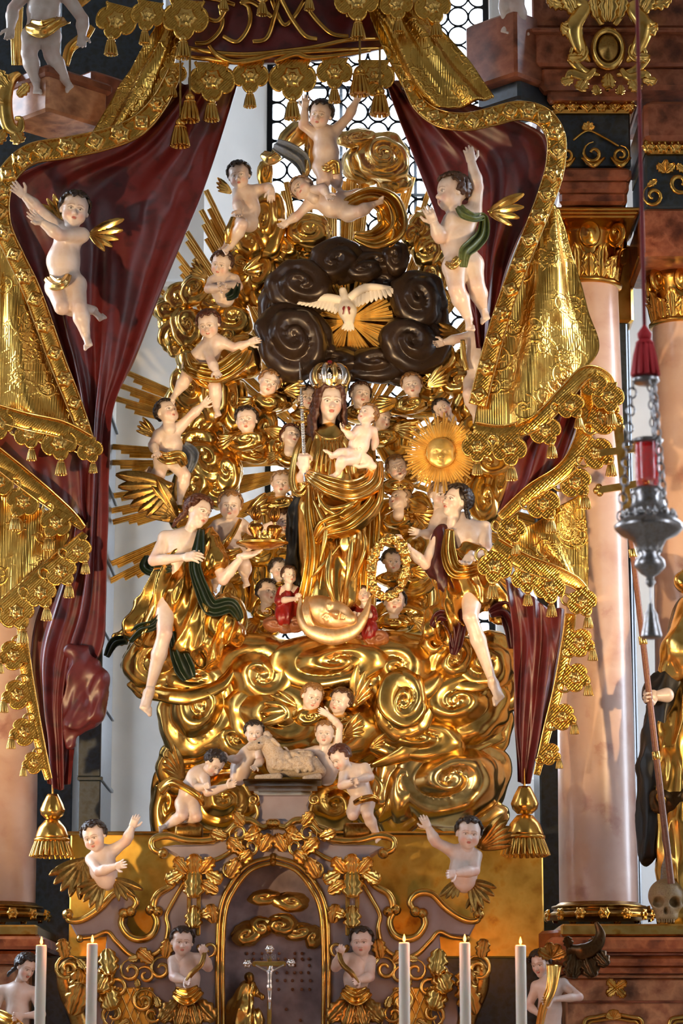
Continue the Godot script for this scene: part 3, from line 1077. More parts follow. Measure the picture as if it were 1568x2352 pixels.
func setting() -> void:
	struct("floor", box(Vector3(-6.9, -0.3, -3.4), Vector3(6.9, 0, 26.4)).flat(), mat.stone)
	struct("ceiling", box(Vector3(-6.9, 15, -3.4), Vector3(6.9, 15.3, 26.4)).flat(), mat.plaster)
	struct("wall_behind_camera", box(Vector3(-6.9, 0, 26.0), Vector3(6.9, 15, 26.4)).flat(), mat.plaster)
	wall_with_holes("wall_nave_left", -1.0)
	wall_with_holes("wall_nave_right", 1.0)
	# apse wall with one tall splayed window behind the altar
	var zf := -2.3
	var zg := -3.0
	var a := P(455, 1790, zf)
	var b := P(1225, -330, zf)
	var c := P(604, 1745, zg)
	var d := P(1118, -290, zg)
	var g := G.new()
	box(Vector3(-6.6, 0, -3.3), Vector3(a.x, 15, zf), g)
	box(Vector3(b.x, 0, -3.3), Vector3(6.6, 15, zf), g)
	box(Vector3(a.x, 0, -3.3), Vector3(b.x, a.y, zf), g)
	box(Vector3(a.x, b.y, -3.3), Vector3(b.x, 15, zf), g)
	var q := [Vector3(a.x, a.y, zf), Vector3(b.x, a.y, zf), Vector3(b.x, b.y, zf), Vector3(a.x, b.y, zf), Vector3(c.x, c.y, zg), Vector3(d.x, c.y, zg), Vector3(d.x, d.y, zg), Vector3(c.x, d.y, zg)]
	var at := g.v.size()
	for v in q: g.v.append(v)
	for k in 4:
		g.quad(at + k, at + 4 + k, at + 4 + (k + 1) % 4, at + (k + 1) % 4)
	var deep := [Vector3(c.x, c.y, zg), Vector3(d.x, c.y, zg), Vector3(d.x, d.y, zg), Vector3(c.x, d.y, zg)]
	at = g.v.size()
	for v in deep: g.v.append(v)
	for v in deep: g.v.append(v + Vector3(0, 0, -0.3))
	for k in 4: g.quad(at + k, at + 4 + k, at + 4 + (k + 1) % 4, at + (k + 1) % 4)
	struct("wall_apse", g.flat(), mat.plaster)
	struct("trim_1", box(P(205, 2300, -2.2) , P(288, -300, -2.3), null, 0.02).flat(), mat.plaster)
	struct("trim_2", box(Vector3(P(205, 660, -2.1).x, P(0, 668, -2.1).y, -2.3), Vector3(P(430, 660, -2.1).x, P(0, 640, -2.1).y, -2.08), null, 0.03).flat(), mat.plaster)
	struct("trim_3", box(P(1150, 2300, -2.2), P(1180, -300, -2.3), null, 0.02).flat(), mat.plaster)
	# leaded window: frame, bars, lead rings and round panes
	var w := Node3D.new()
	w.name = "window_1"
	w.set_meta("kind", "structure")
	add_child(w)
	var fr := G.new()
	for s in [c.x, d.x]: box(Vector3(s - 0.05, c.y, zg - 0.10), Vector3(s + 0.05, d.y, zg - 0.02), fr)
	for k in 9:
		var yy := lerpf(c.y, d.y, k / 8.0)
		box(Vector3(c.x, yy - 0.012, zg - 0.09), Vector3(d.x, yy + 0.012, zg - 0.06), fr)
	for k in 2:
		var xx := lerpf(c.x, d.x, (k + 1) / 3.0)
		box(Vector3(xx - 0.015, c.y, zg - 0.12), Vector3(xx + 0.015, d.y, zg - 0.09), fr)
	part("window_frame", fr.flat(), mat.iron, w)
	var r := 21.5 * M(850, 500, zg)
	var cols := int((d.x - c.x) / (2.0 * r))
	r = (d.x - c.x) / (2.0 * cols)
	var circ := PackedVector3Array()
	for k in 25: circ.append(Vector3(cos(TAU * k / 24), sin(TAU * k / 24), 0) * r * 0.97)
	var one := tube(circ, [0.011], 5).smooth()
	var lead := G.new()
	var disc := lathe([0.0, -0.004, r * 0.96, -0.003, r * 0.96, 0.003, 0.0, 0.006], 20).smooth().mesh()
	var rest := G.new()
	var n := 0
	var yy := d.y - r
	while yy > c.y:
		for k in cols:
			var xx := c.x + r * (2 * k + 1)
			var ctr := Vector3(xx, yy, zg - 0.05)
			lead.add(one, Transform3D(Basis.IDENTITY, ctr))
			var px := screen(ctr)
			var seen := (px.y > -25 and px.y < 700 and (px.x < 735 or px.x > 1015 or px.y > 360)) or (px.y > 1330 and px.y < 1480 and px.x > 940 and px.x < 1020) or (px.x > 1080 and px.y > 1640)
			if seen and n < 290:
				n += 1
				inst("pane", disc, mat.glass, w, Transform3D(Basis(Vector3.RIGHT, PI / 2), ctr))
			else:
				rest.add(lathe([0.0, -0.004, r * 0.96, 0.0, 0.0, 0.006], 8).smooth(), Transform3D(Basis(Vector3.RIGHT, PI / 2), ctr))
		yy -= 2.0 * r
	part("lead_ring", lead, mat.iron, w).set_meta("kind", "stuff")
	part("far_panes", rest, mat.glass, w).set_meta("kind", "stuff")
func screen(p: Vector3) -> Vector2:
	var s := sin(PITCH)
	var k := cos(PITCH)
	var d := p - EYE
	var zc := d.y * s - d.z * k
	return Vector2(784.0 + F * d.x / zc, 1176.0 - F * (d.y * k + d.z * s) / zc)

# ---------- clouds and rays ----------
func puff(x: float, y: float, rx: float, ry: float, z: float, rz: float, turns: float, rot: float, dir: float, amp := 0.13, lean := Vector2.ZERO, fine := 1.0) -> G:
	var g := G.new()
	var nu := int(40 * fine)
	var nv := int(56 * fine)
	var c := P(x, y, z)
	var u := M(x, y, z)
	var b := Basis(Vector3.UP, lean.x) * Basis(Vector3.RIGHT, lean.y)
	var ph := x * 0.37 + y * 0.11
	for i in nu + 1:
		var f := float(i) / nu
		var th := pow(f, 0.9) * PI * 0.92 + 0.0001
		for j in nv:
			var a := TAU * j / nv
			var s := a * dir / TAU - turns * 0.44 * log(f + 0.035) + rot + 0.10 * sin(2.0 * a + ph)
			var fr := pow(s - floorf(s), 1.7)
			var roll := pow(sin(PI * fr), 0.75)
			var h := 1.0 + amp * 1.7 * roll * smoothstep(0.0, 0.05, f) * smoothstep(0.85, 0.3, f) + minf(1.0, f * 2.2) * (0.07 * sin(2.0 * a + ph) + 0.05 * sin(3.0 * a - ph * 2.0 + f * 5.0) + 0.02 * sin(7.0 * a + f * 9.0 + ph) + 0.06 * fold_noise.get_noise_3d(sin(th) * cos(a) * 2.0 + ph, sin(th) * sin(a) * 2.0, cos(th) * 2.0))
			var d := Vector3(sin(th) * cos(a), sin(th) * sin(a), cos(th))
			g.v.append(c + b * Vector3(d.x * rx * u, d.y * ry * u, d.z * rz) * h)
	for i in nu:
		for j in nv:
			var p := i * nv + j
			var q := i * nv + (j + 1) % nv
			g.quad(p, p + nv, q + nv, q)
	return g.smooth()
# lobes: [x, y, rx, ry, dz, turns, rot, dir]
func cloud(label: String, z: float, lobes: Array, m: Material, group := "", called := "cloud", amp := 0.13, fine := 1.0) -> Node3D:
	var o := thing(called, label, "cloud", P(lobes[0][0], lobes[0][1], z), group)
	for l in lobes:
		var rz: float = minf(l[2], l[3]) * M(l[0], l[1], z) * 0.85
		part("cloud_lobe", puff(l[0], l[1], l[2], l[3], z + l[4], rz, l[5], l[6], l[7], amp, Vector2.ZERO, fine), m, o)
	return o
func wisp(o: Node3D, pts: Array, z: float, sizes: Array, m: Material, called := "cloud_wisp") -> void:   # curling tail of a cloud, sizes in pixels
	var u := M(pts[0], pts[1], z)
	var s := []
	for v in sizes: s.append(v * u)
	var pr := PackedVector2Array()
	for k in 12:
		var a := TAU * k / 12.0
		var rr := 1.0 + 0.16 * cos(a * 3.0)
		pr.append(Vector2(cos(a) * rr, sin(a) * rr * 0.75))
	part(called, sweep(cr(PP(pts, z), 7), pr, s, Vector3.BACK, true, 0.8).smooth(), m, o)
func glory() -> void:
	# sunburst of stepped beams behind the figures
	var cx := 778.0
	var cy := 1062.0
	var o := thing("sunburst", "gilded sunburst of long stepped beams radiating behind the statue", "sunburst", P(cx, cy, -0.75))
	var pr := PackedVector2Array([Vector2(-1, -0.3), Vector2(-1, 0.2), Vector2(-0.7, 0.5), Vector2(-0.4, 0.25), Vector2(0, 0.62), Vector2(0.4, 0.25), Vector2(0.7, 0.5), Vector2(1, 0.2), Vector2(1, -0.3)])
	rng.seed = 5
	var beams := [[117, 707], [119.6, 680], [124.4, 650], [128.8, 630], [137, 590], [141, 585], [158, 548], [161.6, 548], [165, 540], [177, 536], [181, 536], [189.4, 540], [193, 545], [195.8, 545], [205, 592], [208.4, 606], [216, 560], [222, 540], [229, 520], [101.6, 672], [97.5, 620], [92, 660], [88, 735], [85, 738], [76.4, 692], [72.6, 666], [69, 640], [60, 600], [55, 600], [47, 580], [42, 570], [35, 560], [28, 560], [21, 560], [14, 560], [7, 560], [0, 560], [-8, 560], [-17, 560], [-26, 540], [-36, 520], [-45, 480], [108, 600], [64, 580]]
	for bm in beams:
		for k in 3:
			var a := deg_to_rad(bm[0] + (k - 1) * 0.95)
			var len_: float = bm[1] * (1.0 - 0.05 * k - 0.03 * rng.randf())
			var d := Vector2(cos(a), -sin(a))
			var p0 := P(cx + d.x * 90, cy + d.y * 90, -0.72 - 0.02 * k)
			var p1 := P(cx + d.x * len_, cy + d.y * len_, -0.62 - 0.02 * k)
			var w := 6.6 * M(cx, cy, -0.7)
			var g := sweep(PackedVector3Array([p0, p0.lerp(p1, 0.5), p1]), pr, [w * 0.3, w * 0.7, w])
			part("ray", g.flat(), mat.raygold, o)
	cloud("gilded swirling cloud under the seated putto by the window jamb", -0.2, [[606, 520, 50, 74, 0, 1.6, 0.1, 1], [575, 560, 42, 40, 0.06, 1.2, 0.4, -1], [590, 640, 46, 58, -0.05, 1.5, 0.6, 1], [556, 612, 36, 34, 0.02, 1.2, 0.2, -1], [600, 668, 30, 40, -0.02, 1.2, 0.2, 1], [608, 400, 18, 34, -0.1, 1.0, 0.3, 1]], mat.deepgold)
	cloud("small gilded spiral cloud just above the dark cloud wreath", -0.2, [[712, 538, 46, 42, 0, 1.8, 0.3, -1], [652, 578, 42, 36, -0.05, 1.3, 0.5, 1], [700, 588, 48, 22, -0.08, 1.2, 0.1, 1]], mat.gold)
	cloud("pale gilded spiral cloud in front of the leaded window beside the curtain", -0.5, [[882, 368, 55, 58, 0, 2.2, 0.3, -1], [828, 378, 40, 52, -0.08, 1.4, 0.1, 1], [905, 415, 40, 28, -0.06, 1.2, 0.7, 1], [824, 314, 34, 20, 0.05, 1.0, 0.4, 1], [795, 322, 22, 18, 0.05, 1.0, 0.2, 1]], mat.palegold)
	cloud("gilded cloud puffs stacked beside the dark cloud wreath", -0.15, [[962, 530, 30, 42, 0, 1.5, 0.2, 1], [985, 580, 34, 38, 0.04, 1.4, 0.6, -1], [992, 640, 34, 40, 0, 1.6, 0.1, 1], [945, 545, 22, 30, 0.05, 1.2, 0.4, -1], [1005, 690, 26, 30, -0.05, 1.2, 0.4, -1]], mat.gold)
	cloud("hollow gilded spiral cloud below the dark wreath near the curtain", -0.1, [[1008, 832, 42, 46, 0, 2.2, 0.2, 1], [1050, 880, 34, 36, 0.02, 1.4, 0.5, -1], [1068, 840, 30, 40, -0.05, 1.3, 0.2, 1], [985, 890, 50, 40, -0.05, 1.5, 0.8, -1], [950, 935, 60, 26, -0.1, 1.2, 0.2, 1]], mat.gold)
	cloud("chain of round gilded cloud puffs with flowing tail on the window side", -0.25, [[446, 668, 34, 36, 0.06, 1.7, 0.1, 1], [412, 690, 30, 38, 0, 1.3, 0.4, -1], [385, 712, 30, 30, -0.02, 1.2, 0.2, 1], [432, 752, 38, 46, 0.08, 1.9, 0.5, -1], [395, 772, 30, 34, 0, 1.2, 0.7, 1], [384, 740, 22, 30, -0.05, 1.1, 0.1, 1], [412, 800, 24, 26, 0, 1.2, 0.6, 1], [495, 700, 40, 36, 0.02, 1.4, 0.2, -1], [535, 735, 42, 46, 0.0, 1.4, 0.7, -1], [528, 780, 38, 34, 0.0, 1.2, 0.3, 1]], mat.gold)
	cloud("rolling gilded cloud under the leaning curly putto", -0.12, [[500, 838, 62, 52, 0, 1.6, 0.3, 1], [560, 822, 40, 50, 0.02, 1.4, 0.6, -1], [440, 838, 36, 42, 0, 1.3, 0.1, 1], [440, 895, 46, 52, -0.04, 1.9, 0.4, -1], [485, 915, 44, 70, -0.02, 1.4, 0.8, 1], [410, 925, 30, 40, -0.06, 1.3, 0.2, -1], [470, 985, 40, 40, -0.05, 1.3, 0.5, 1]], mat.gold)
	cloud("gilded cloud collar round the dark haired cherub head", -0.1, [[535, 925, 32, 58, -0.06, 1.4, 0.4, 1], [568, 1015, 56, 30, 0, 1.3, 0.1, -1], [612, 985, 26, 52, 0, 1.3, 0.7, 1], [578, 1045, 34, 22, 0, 1.2, 0.2, 1], [648, 900, 40, 42, -0.08, 1.5, 0.6, -1], [625, 925, 40, 26, 0.0, 1.3, 0.3, 1]], mat.gold)
	cloud("gilded cloud behind the open mouthed singing cherub head", -0.08, [[640, 1030, 30, 30, 0.05, 1.8, 0.2, 1], [675, 1050, 44, 26, 0, 1.3, 0.6, -1], [700, 975, 26, 50, -0.1, 1.3, 0.1, 1]], mat.gold)
	cloud("broad gilded roll of cloud under the singing putto with raised arm", -0.15, [[445, 1022, 56, 46, 0, 1.7, 0.5, -1], [475, 1062, 60, 52, 0.03, 1.5, 0.2, 1], [520, 1085, 36, 46, 0.05, 1.4, 0.7, -1], [385, 1030, 36, 52, -0.04, 1.4, 0.2, 1], [448, 1120, 52, 62, 0.0, 1.4, 0.4, -1], [415, 1170, 30, 46, -0.02, 1.3, 0.1, 1], [500, 1130, 40, 40, 0, 1.4, 0.3, 1]], mat.gold)
	cloud("gilded cloud hanging between the tray bearer and the statue", -0.2, [[590, 1255, 46, 40, 0, 1.7, 0.2, 1], [545, 1300, 40, 52, -0.02, 1.5, 0.5, -1], [535, 1370, 30, 44, 0, 1.5, 0.1, 1], [590, 1330, 30, 70, -0.06, 1.3, 0.8, -1], [610, 1430, 34, 42, 0.05, 1.4, 0.3, 1], [640, 1190, 38, 56, -0.08, 1.3, 0.4, 1], [650, 1260, 30, 40, -0.05, 1.2, 0.4, -1]], mat.gold)
	cloud("gilded cloud column of folds beside the statue and the wreath", -0.15, [[900, 1010, 44, 52, -0.05, 1.5, 0.2, 1], [935, 1080, 46, 34, 0, 1.4, 0.7, -1], [905, 1200, 44, 62, -0.04, 1.5, 0.4, 1], [955, 1180, 40, 46, 0, 1.5, 0.9, -1], [945, 1330, 52, 46, 0, 1.6, 0.2, 1], [925, 1420, 62, 44, 0.02, 1.6, 0.6, -1], [975, 1390, 36, 60, -0.06, 1.4, 0.3, 1], [960, 1265, 50, 44, -0.05, 1.4, 0.5, 1]], mat.gold)
	cloud("glossy gilded cloud tucked under the brocade valance beside the sun face", -0.05, [[1095, 1010, 44, 58, 0, 1.5, 0.4, -1], [1120, 1065, 52, 30, 0.02, 1.3, 0.1, 1], [1080, 930, 40, 46, -0.05, 1.5, 0.7, 1], [1115, 1150, 46, 62, -0.08, 1.5, 0.2, -1], [1145, 1110, 36, 60, -0.04, 1.3, 0.6, 1], [1060, 1110, 40, 40, -0.1, 1.3, 0.1, 1]], mat.gold)
	# great cloud bank that carries the statue
	var big := cloud("massive gilded cloud bank with great spirals carrying the statue", 0.05, [[770, 1530, 150, 76, 0.16, 1.9, 0.2, -1], [600, 1560, 130, 96, 0.06, 1.6, 0.5, 1], [910, 1545, 130, 86, 0.10, 1.7, 0.1, 1], [468, 1628, 92, 112, 0.04, 2.2, 0.4, -1], [418, 1660, 52, 92, -0.05, 1.5, 0.1, 1], [640, 1650, 120, 84, 0.14, 1.7, 0.6, 1], [926, 1618, 72, 80, 0.2, 2.0, 0.15, 1], [790, 1680, 120, 80, 0.08, 1.5, 0.3, -1], [1050, 1620, 110, 92, 0.06, 1.7, 0.8, -1], [1120, 1650, 58, 76, 0.0, 1.5, 0.4, 1], [960, 1700, 110, 62, 0.12, 1.7, 0.5, -1], [1060, 1690, 86, 46, 0.05, 1.4, 0.2, 1], [540, 1700, 80, 60, 0.08, 1.5, 0.7, 1], [440, 1735, 62, 50, 0.0, 1.5, 0.2, -1], [700, 1740, 130, 66, 0.05, 1.4, 0.9, 1]], mat.gold, "", "cloud_bank", 0.11, 1.7)
	wisp(big, [560, 1600, 0.22, 600, 1640, 0.26, 660, 1650, 0.28, 650, 1610, 0.3, 620, 1600, 0.3], 0.05, [4, 22, 26, 18, 4], mat.gold)
	wisp(big, [1010, 1500, 0.2, 1000, 1560, 0.26, 960, 1590, 0.3, 905, 1570, 0.34, 890, 1620, 0.36, 930, 1655, 0.36, 965, 1625, 0.36, 940, 1600, 0.36], 0.05, [6, 24, 28, 26, 24, 20, 14, 4], mat.gold)
	wisp(big, [1140, 1700, 0.1, 1060, 1720, 0.14, 980, 1690, 0.2, 930, 1730, 0.22, 850, 1760, 0.2], 0.05, [4, 26, 30, 22, 4], mat.gold)
	wisp(big, [700, 1480, 0.24, 770, 1460, 0.28, 830, 1490, 0.3, 800, 1530, 0.32, 740, 1525, 0.32, 725, 1495, 0.32], 0.05, [4, 18, 22, 20, 14, 4], mat.gold)
	wisp(big, [395, 1590, 0.05, 470, 1560, 0.12, 545, 1610, 0.16, 530, 1690, 0.18, 450, 1705, 0.18, 430, 1650, 0.18, 470, 1625, 0.18], 0.05, [6, 22, 26, 24, 20, 14, 4], mat.gold)
	var lowr := cloud("pale worn gilded cloud with one great spiral at the foot of the bank", 0.0, [[1030, 1800, 122, 104, 0.06, 1.8, 0.3, -1], [925, 1800, 62, 110, 0.1, 1.4, 0.6, 1], [1050, 1865, 100, 42, 0.02, 1.4, 0.1, 1], [880, 1830, 70, 80, 0.0, 1.4, 0.8, -1], [960, 1880, 90, 40, 0.0, 1.2, 0.4, 1]], mat.palegold, "", "cloud", 0.13, 1.6)
	wisp(lowr, [1130, 1770, 0.05, 1090, 1715, 0.08, 1020, 1715, 0.12, 960, 1760, 0.2, 955, 1830, 0.22], 0.0, [4, 22, 26, 22, 5], mat.palegold)
	wisp(lowr, [890, 1740, 0.16, 915, 1790, 0.2, 905, 1850, 0.2, 870, 1890, 0.16], 0.0, [5, 20, 22, 5], mat.gold)
	cloud("dark gilded cloud behind the lamb and the crouching putti", 0.0, [[430, 1760, 62, 66, 0, 1.6, 0.3, 1], [520, 1840, 84, 62, 0.02, 1.7, 0.6, -1], [385, 1850, 40, 90, -0.1, 1.3, 0.1, 1], [640, 1800, 90, 60, -0.05, 1.4, 0.4, 1], [770, 1850, 80, 60, -0.02, 1.5, 0.1, -1], [470, 1890, 90, 40, -0.05, 1.3, 0.7, 1]], mat.deepgold, "", "cloud", 0.13, 1.3)
	var la := cloud("rounded gilded cloud cushion under the green robed angel", 0.2, [[362, 1515, 82, 66, 0, 1.5, 0.2, 1], [450, 1555, 90, 40, 0.04, 1.4, 0.5, -1], [520, 1430, 44, 62, 0.0, 1.6, 0.1, 1], [400, 1575, 90, 34, 0.02, 1.3, 0.7, 1]], mat.gold, "", "cloud", 0.12, 1.3)
	wisp(la, [305, 1580, 0, 350, 1590, 0.08, 430, 1600, 0.12, 510, 1570, 0.12, 540, 1520, 0.1], 0.2, [4, 14, 20, 18, 5], mat.gold)
	var ra := cloud("rounded gilded cloud cushion under the purple robed angel", 0.2, [[1112, 1530, 66, 76, 0, 1.7, 0.3, -1], [1040, 1520, 62, 56, 0.03, 1.5, 0.6, 1], [1005, 1480, 42, 44, 0.05, 1.4, 0.1, -1], [1060, 1590, 76, 40, 0.02, 1.4, 0.5, 1], [1150, 1580, 36, 60, -0.04, 1.3, 0.1, 1]], mat.gold, "", "cloud", 0.12, 1.3)
	wisp(ra, [1000, 1540, 0.06, 1060, 1575, 0.12, 1130, 1560, 0.12, 1165, 1500, 0.08], 0.2, [5, 16, 18, 5], mat.gold)
	# dark wreath of cloud with the dove
	var ring_ := [[770, 606, 66, 50, 0, 1.6, 0.2, -1], [692, 662, 66, 62, 0.04, 1.8, 0.5, 1], [860, 604, 66, 42, -0.03, 1.5, 0.7, 1], [905, 595, 34, 36, 0.02, 1.4, 0.1, 1], [885, 652, 56, 36, -0.06, 1.2, 0.2, 1], [960, 695, 62, 64, 0.04, 1.7, 0.4, -1], [985, 740, 40, 56, 0.0, 1.5, 0.1, 1], [945, 795, 78, 62, 0.06, 1.8, 0.1, 1], [860, 838, 66, 42, 0.02, 1.5, 0.8, -1], [775, 838, 74, 40, 0.0, 1.4, 0.3, 1], [676, 790, 82, 82, 0.08, 2.2, 0.3, -1], [628, 722, 36, 66, -0.02, 1.4, 0.1, 1], [640, 690, 30, 40, 0, 1.3, 0.4, -1], [735, 805, 40, 26, 0.05, 1.4, 0.6, 1], [920, 860, 40, 28, 0, 1.3, 0.2, 1], [838, 620, 40, 30, 0.04, 1.4, 0.5, -1]]
	cloud("dark brown ring of spiral clouds enclosing the white dove", -0.05, ring_, mat.darkcloud, "", "cloud_wreath", 0.12, 1.2)
	var gl := thing("dove_glory", "gilded burst of fine rays behind the white dove", "sunburst", P(800, 738, -0.15))
	var bk := PackedVector2Array()
	for k in 24: bk.append(Vector2(cos(TAU * k / 24) * 118, sin(TAU * k / 24) * 108) * M(800, 730))
	part("backing", place(plate(bk, 0.04), P(800, 728, -0.2)), mat.oldgold, gl)
	var tp := PackedVector2Array([Vector2(-1, -0.2), Vector2(0, 0.9), Vector2(1, -0.2)])
	rng.seed = 9
	for k in 64:
		var a := TAU * k / 64.0
		if k % 8 == 7: continue
		var l := (112.0 if k % 4 < 2 else 96.0) * rng.randf_range(0.9, 1.08)
		var w := 4.0 * M(800, 730)
		part("ray", sweep(PackedVector3Array([P(800 + cos(a) * 14, 735 - sin(a) * 14, -0.10), P(800 + cos(a) * l, 735 - sin(a) * l * 0.95, -0.04)]), tp, [w * 0.4, w]).flat(), mat.raygold, gl)
	dove()
func dove() -> void:
	var z := 0.06
	var o := thing("dove", "white dove with spread wings against gilded rays", "dove", P(797, 720, z))
	var u := M(797, 700, z)
	var p := []
	for b in [[787, 668, 0.04, 792, 690, 0.05, 9, 11], [792, 690, 0.05, 798, 715, 0.08, 13, 20], [798, 715, 0.08, 801, 735, 0.05, 20, 12], [801, 735, 0.05, 801, 750, 0.03, 9, 8]]:
		p.append([0, P(b[0], b[1], z + b[2]), P(b[3], b[4], z + b[5]), b[6] * u, b[7] * u, 8 * u])
	part("body", net(p, 2.2 * u), mat.dove, o)
	part("beak", tube(PackedVector3Array([P(787, 664, z + 0.04), P(785, 655, z + 0.06)]), [4 * u, 1 * u], 6).smooth(), mat.redgold, o)
	for s in [-1, 1]:
		var base := P(793 + 7 * s, 692 if s < 0 else 688, z + 0.05)
		var tip := P(700 if s < 0 else 897, 690 if s < 0 else 662, z + 0.02)
		var w := Node3D.new()
		w.name = "wing"
		o.add_child(w, true)
		part("wing_arm", tube(cr(PackedVector3Array([base, base.lerp(tip, 0.4) + Vector3(0, 16 * u * (0.4 if s < 0 else 1.0), 0.02), tip]), 5), [11 * u, 10 * u, 5 * u], 8).smooth(), mat.dove, w)
		for k in 11:
			var f := k / 10.0
			var root := base.lerp(tip, 0.12 + 0.82 * f) + Vector3(0, 6 * u * sin(f * 3.0), 0.01)
			var ang := lerpf(-100, -60 if s > 0 else -120, f) if f < 0.85 else (-20.0 if s > 0 else 200.0)
			ang = lerpf(-95.0, -35.0 if s > 0 else -145.0, pow(f, 2))
			var d := Vector3(cos(deg_to_rad(ang)), sin(deg_to_rad(ang)), 0.12).normalized()
			var q := (Vector3.BACK - d * d.z).normalized()
			var l := lerpf(34, 26, f) * u
			inst("feather", tpl.feather, mat.dove, w, Transform3D(Basis(d.cross(q), d, q) * Basis.from_scale(Vector3(l * 1.3, l, l)), root))
	for k in 5:
		var ang := deg_to_rad(-90 + (k - 2) * 14)
		var d := Vector3(cos(ang), sin(ang), 0.1).normalized()
		var q := (Vector3.BACK - d * d.z).normalized()
		inst("tail_feather", tpl.feather, mat.dove, o, Transform3D(Basis(d.cross(q), d, q) * Basis.from_scale(Vector3.ONE * 30 * u), P(801, 734, z + 0.05)))
	for s in [-1, 1]:
		part("claw", tube(cr(PP([795 + 5 * s, 715, 0.13, 795 + 8 * s, 708, 0.16, 795 + 4 * s, 705, 0.16, 795 + 8 * s, 722, 0.15], z), 4), [1.8 * u, 1.4 * u], 5).smooth(), mat.red, o)

# ---------- carved figures ----------
var fold_noise: FastNoiseLite
# robe: volumes [x, y, dz, x, y, dz, r0, r1] in pixels joined into one carved mass, then pleated along a direction
func robe(vol: Array, z: float, cell: float, along: Vector3, amp: float, freq: float, k := 14.0) -> G:
	var u := M(vol[0][0], vol[0][1], z)
	var p := []
	for b in vol:
		p.append([0, P(b[0], b[1], z + b[2]), P(b[3], b[4], z + b[5]), b[6] * u, b[7] * u, k * u])
	var g := net(p, cell * u)
	var e := along.normalized()
	var s := e.cross(Vector3.BACK).normalized()
	var t := e.cross(s)
	for i in g.v.size():
		var q := g.v[i]
		var n := fold_noise.get_noise_3d(q.dot(s) * freq, q.dot(e) * freq * 0.22, q.dot(t) * freq)
		var n2 := fold_noise.get_noise_3d(q.dot(s) * freq * 2.3 + 50.0, q.dot(e) * freq * 0.6, q.dot(t) * freq * 2.3)
		g.v[i] = q + g.n[i] * amp * u * (0.7 - 2.6 * absf(n) + 0.5 * n2)
	return g.smooth()
func cloth(o: Node3D, pts: Array, z: float, half: Array, m: Material, called := "drapery", pleats := 3.0, depth := 0.3, spin := 0.0) -> void:
	var u := M(pts[0], pts[1], z)
	var w := []
	for v in half: w.append(v * u)
	part(called, ribbon(cr(PP(pts, z), 7), w, 5.0 * u, pleats, depth, Vector3.BACK, spin), m, o)
func cherub(label: String, x: float, y: float, h: float, yaw: float, pitch: float, roll: float, hair: String, z: float, w0: Array = [], w1: Array = [], hk := 0, m: Material = null) -> Node3D:
	var o := person("cherub_head", label, "cherub", {z = z, h = h, hd = [x, y, 0.0, yaw, pitch, roll], hair = hair, hk = hk}, "winged cherub heads in the glory")
	if m == null: m = mat.gold
	# gilded collar under the chin
	var u := M(x, y, z)
	part("collar", puff(x, y + h * 0.80, h * 0.62, h * 0.36, z - 0.05, h * u * 0.45, 1.3, 0.3 + x * 0.01, 1 if int(x) % 2 else -1), m, o)
	for w in [w0, w1]:
		if w.size(): wing(o, w[0], w[1], z - 0.06, w[2], w[3], w[4], w[5], 5, m)
	return o
func people() -> void:
	virgin()
	angels()
	putti()
	heads()
	lamb_group()
	altar_putti()
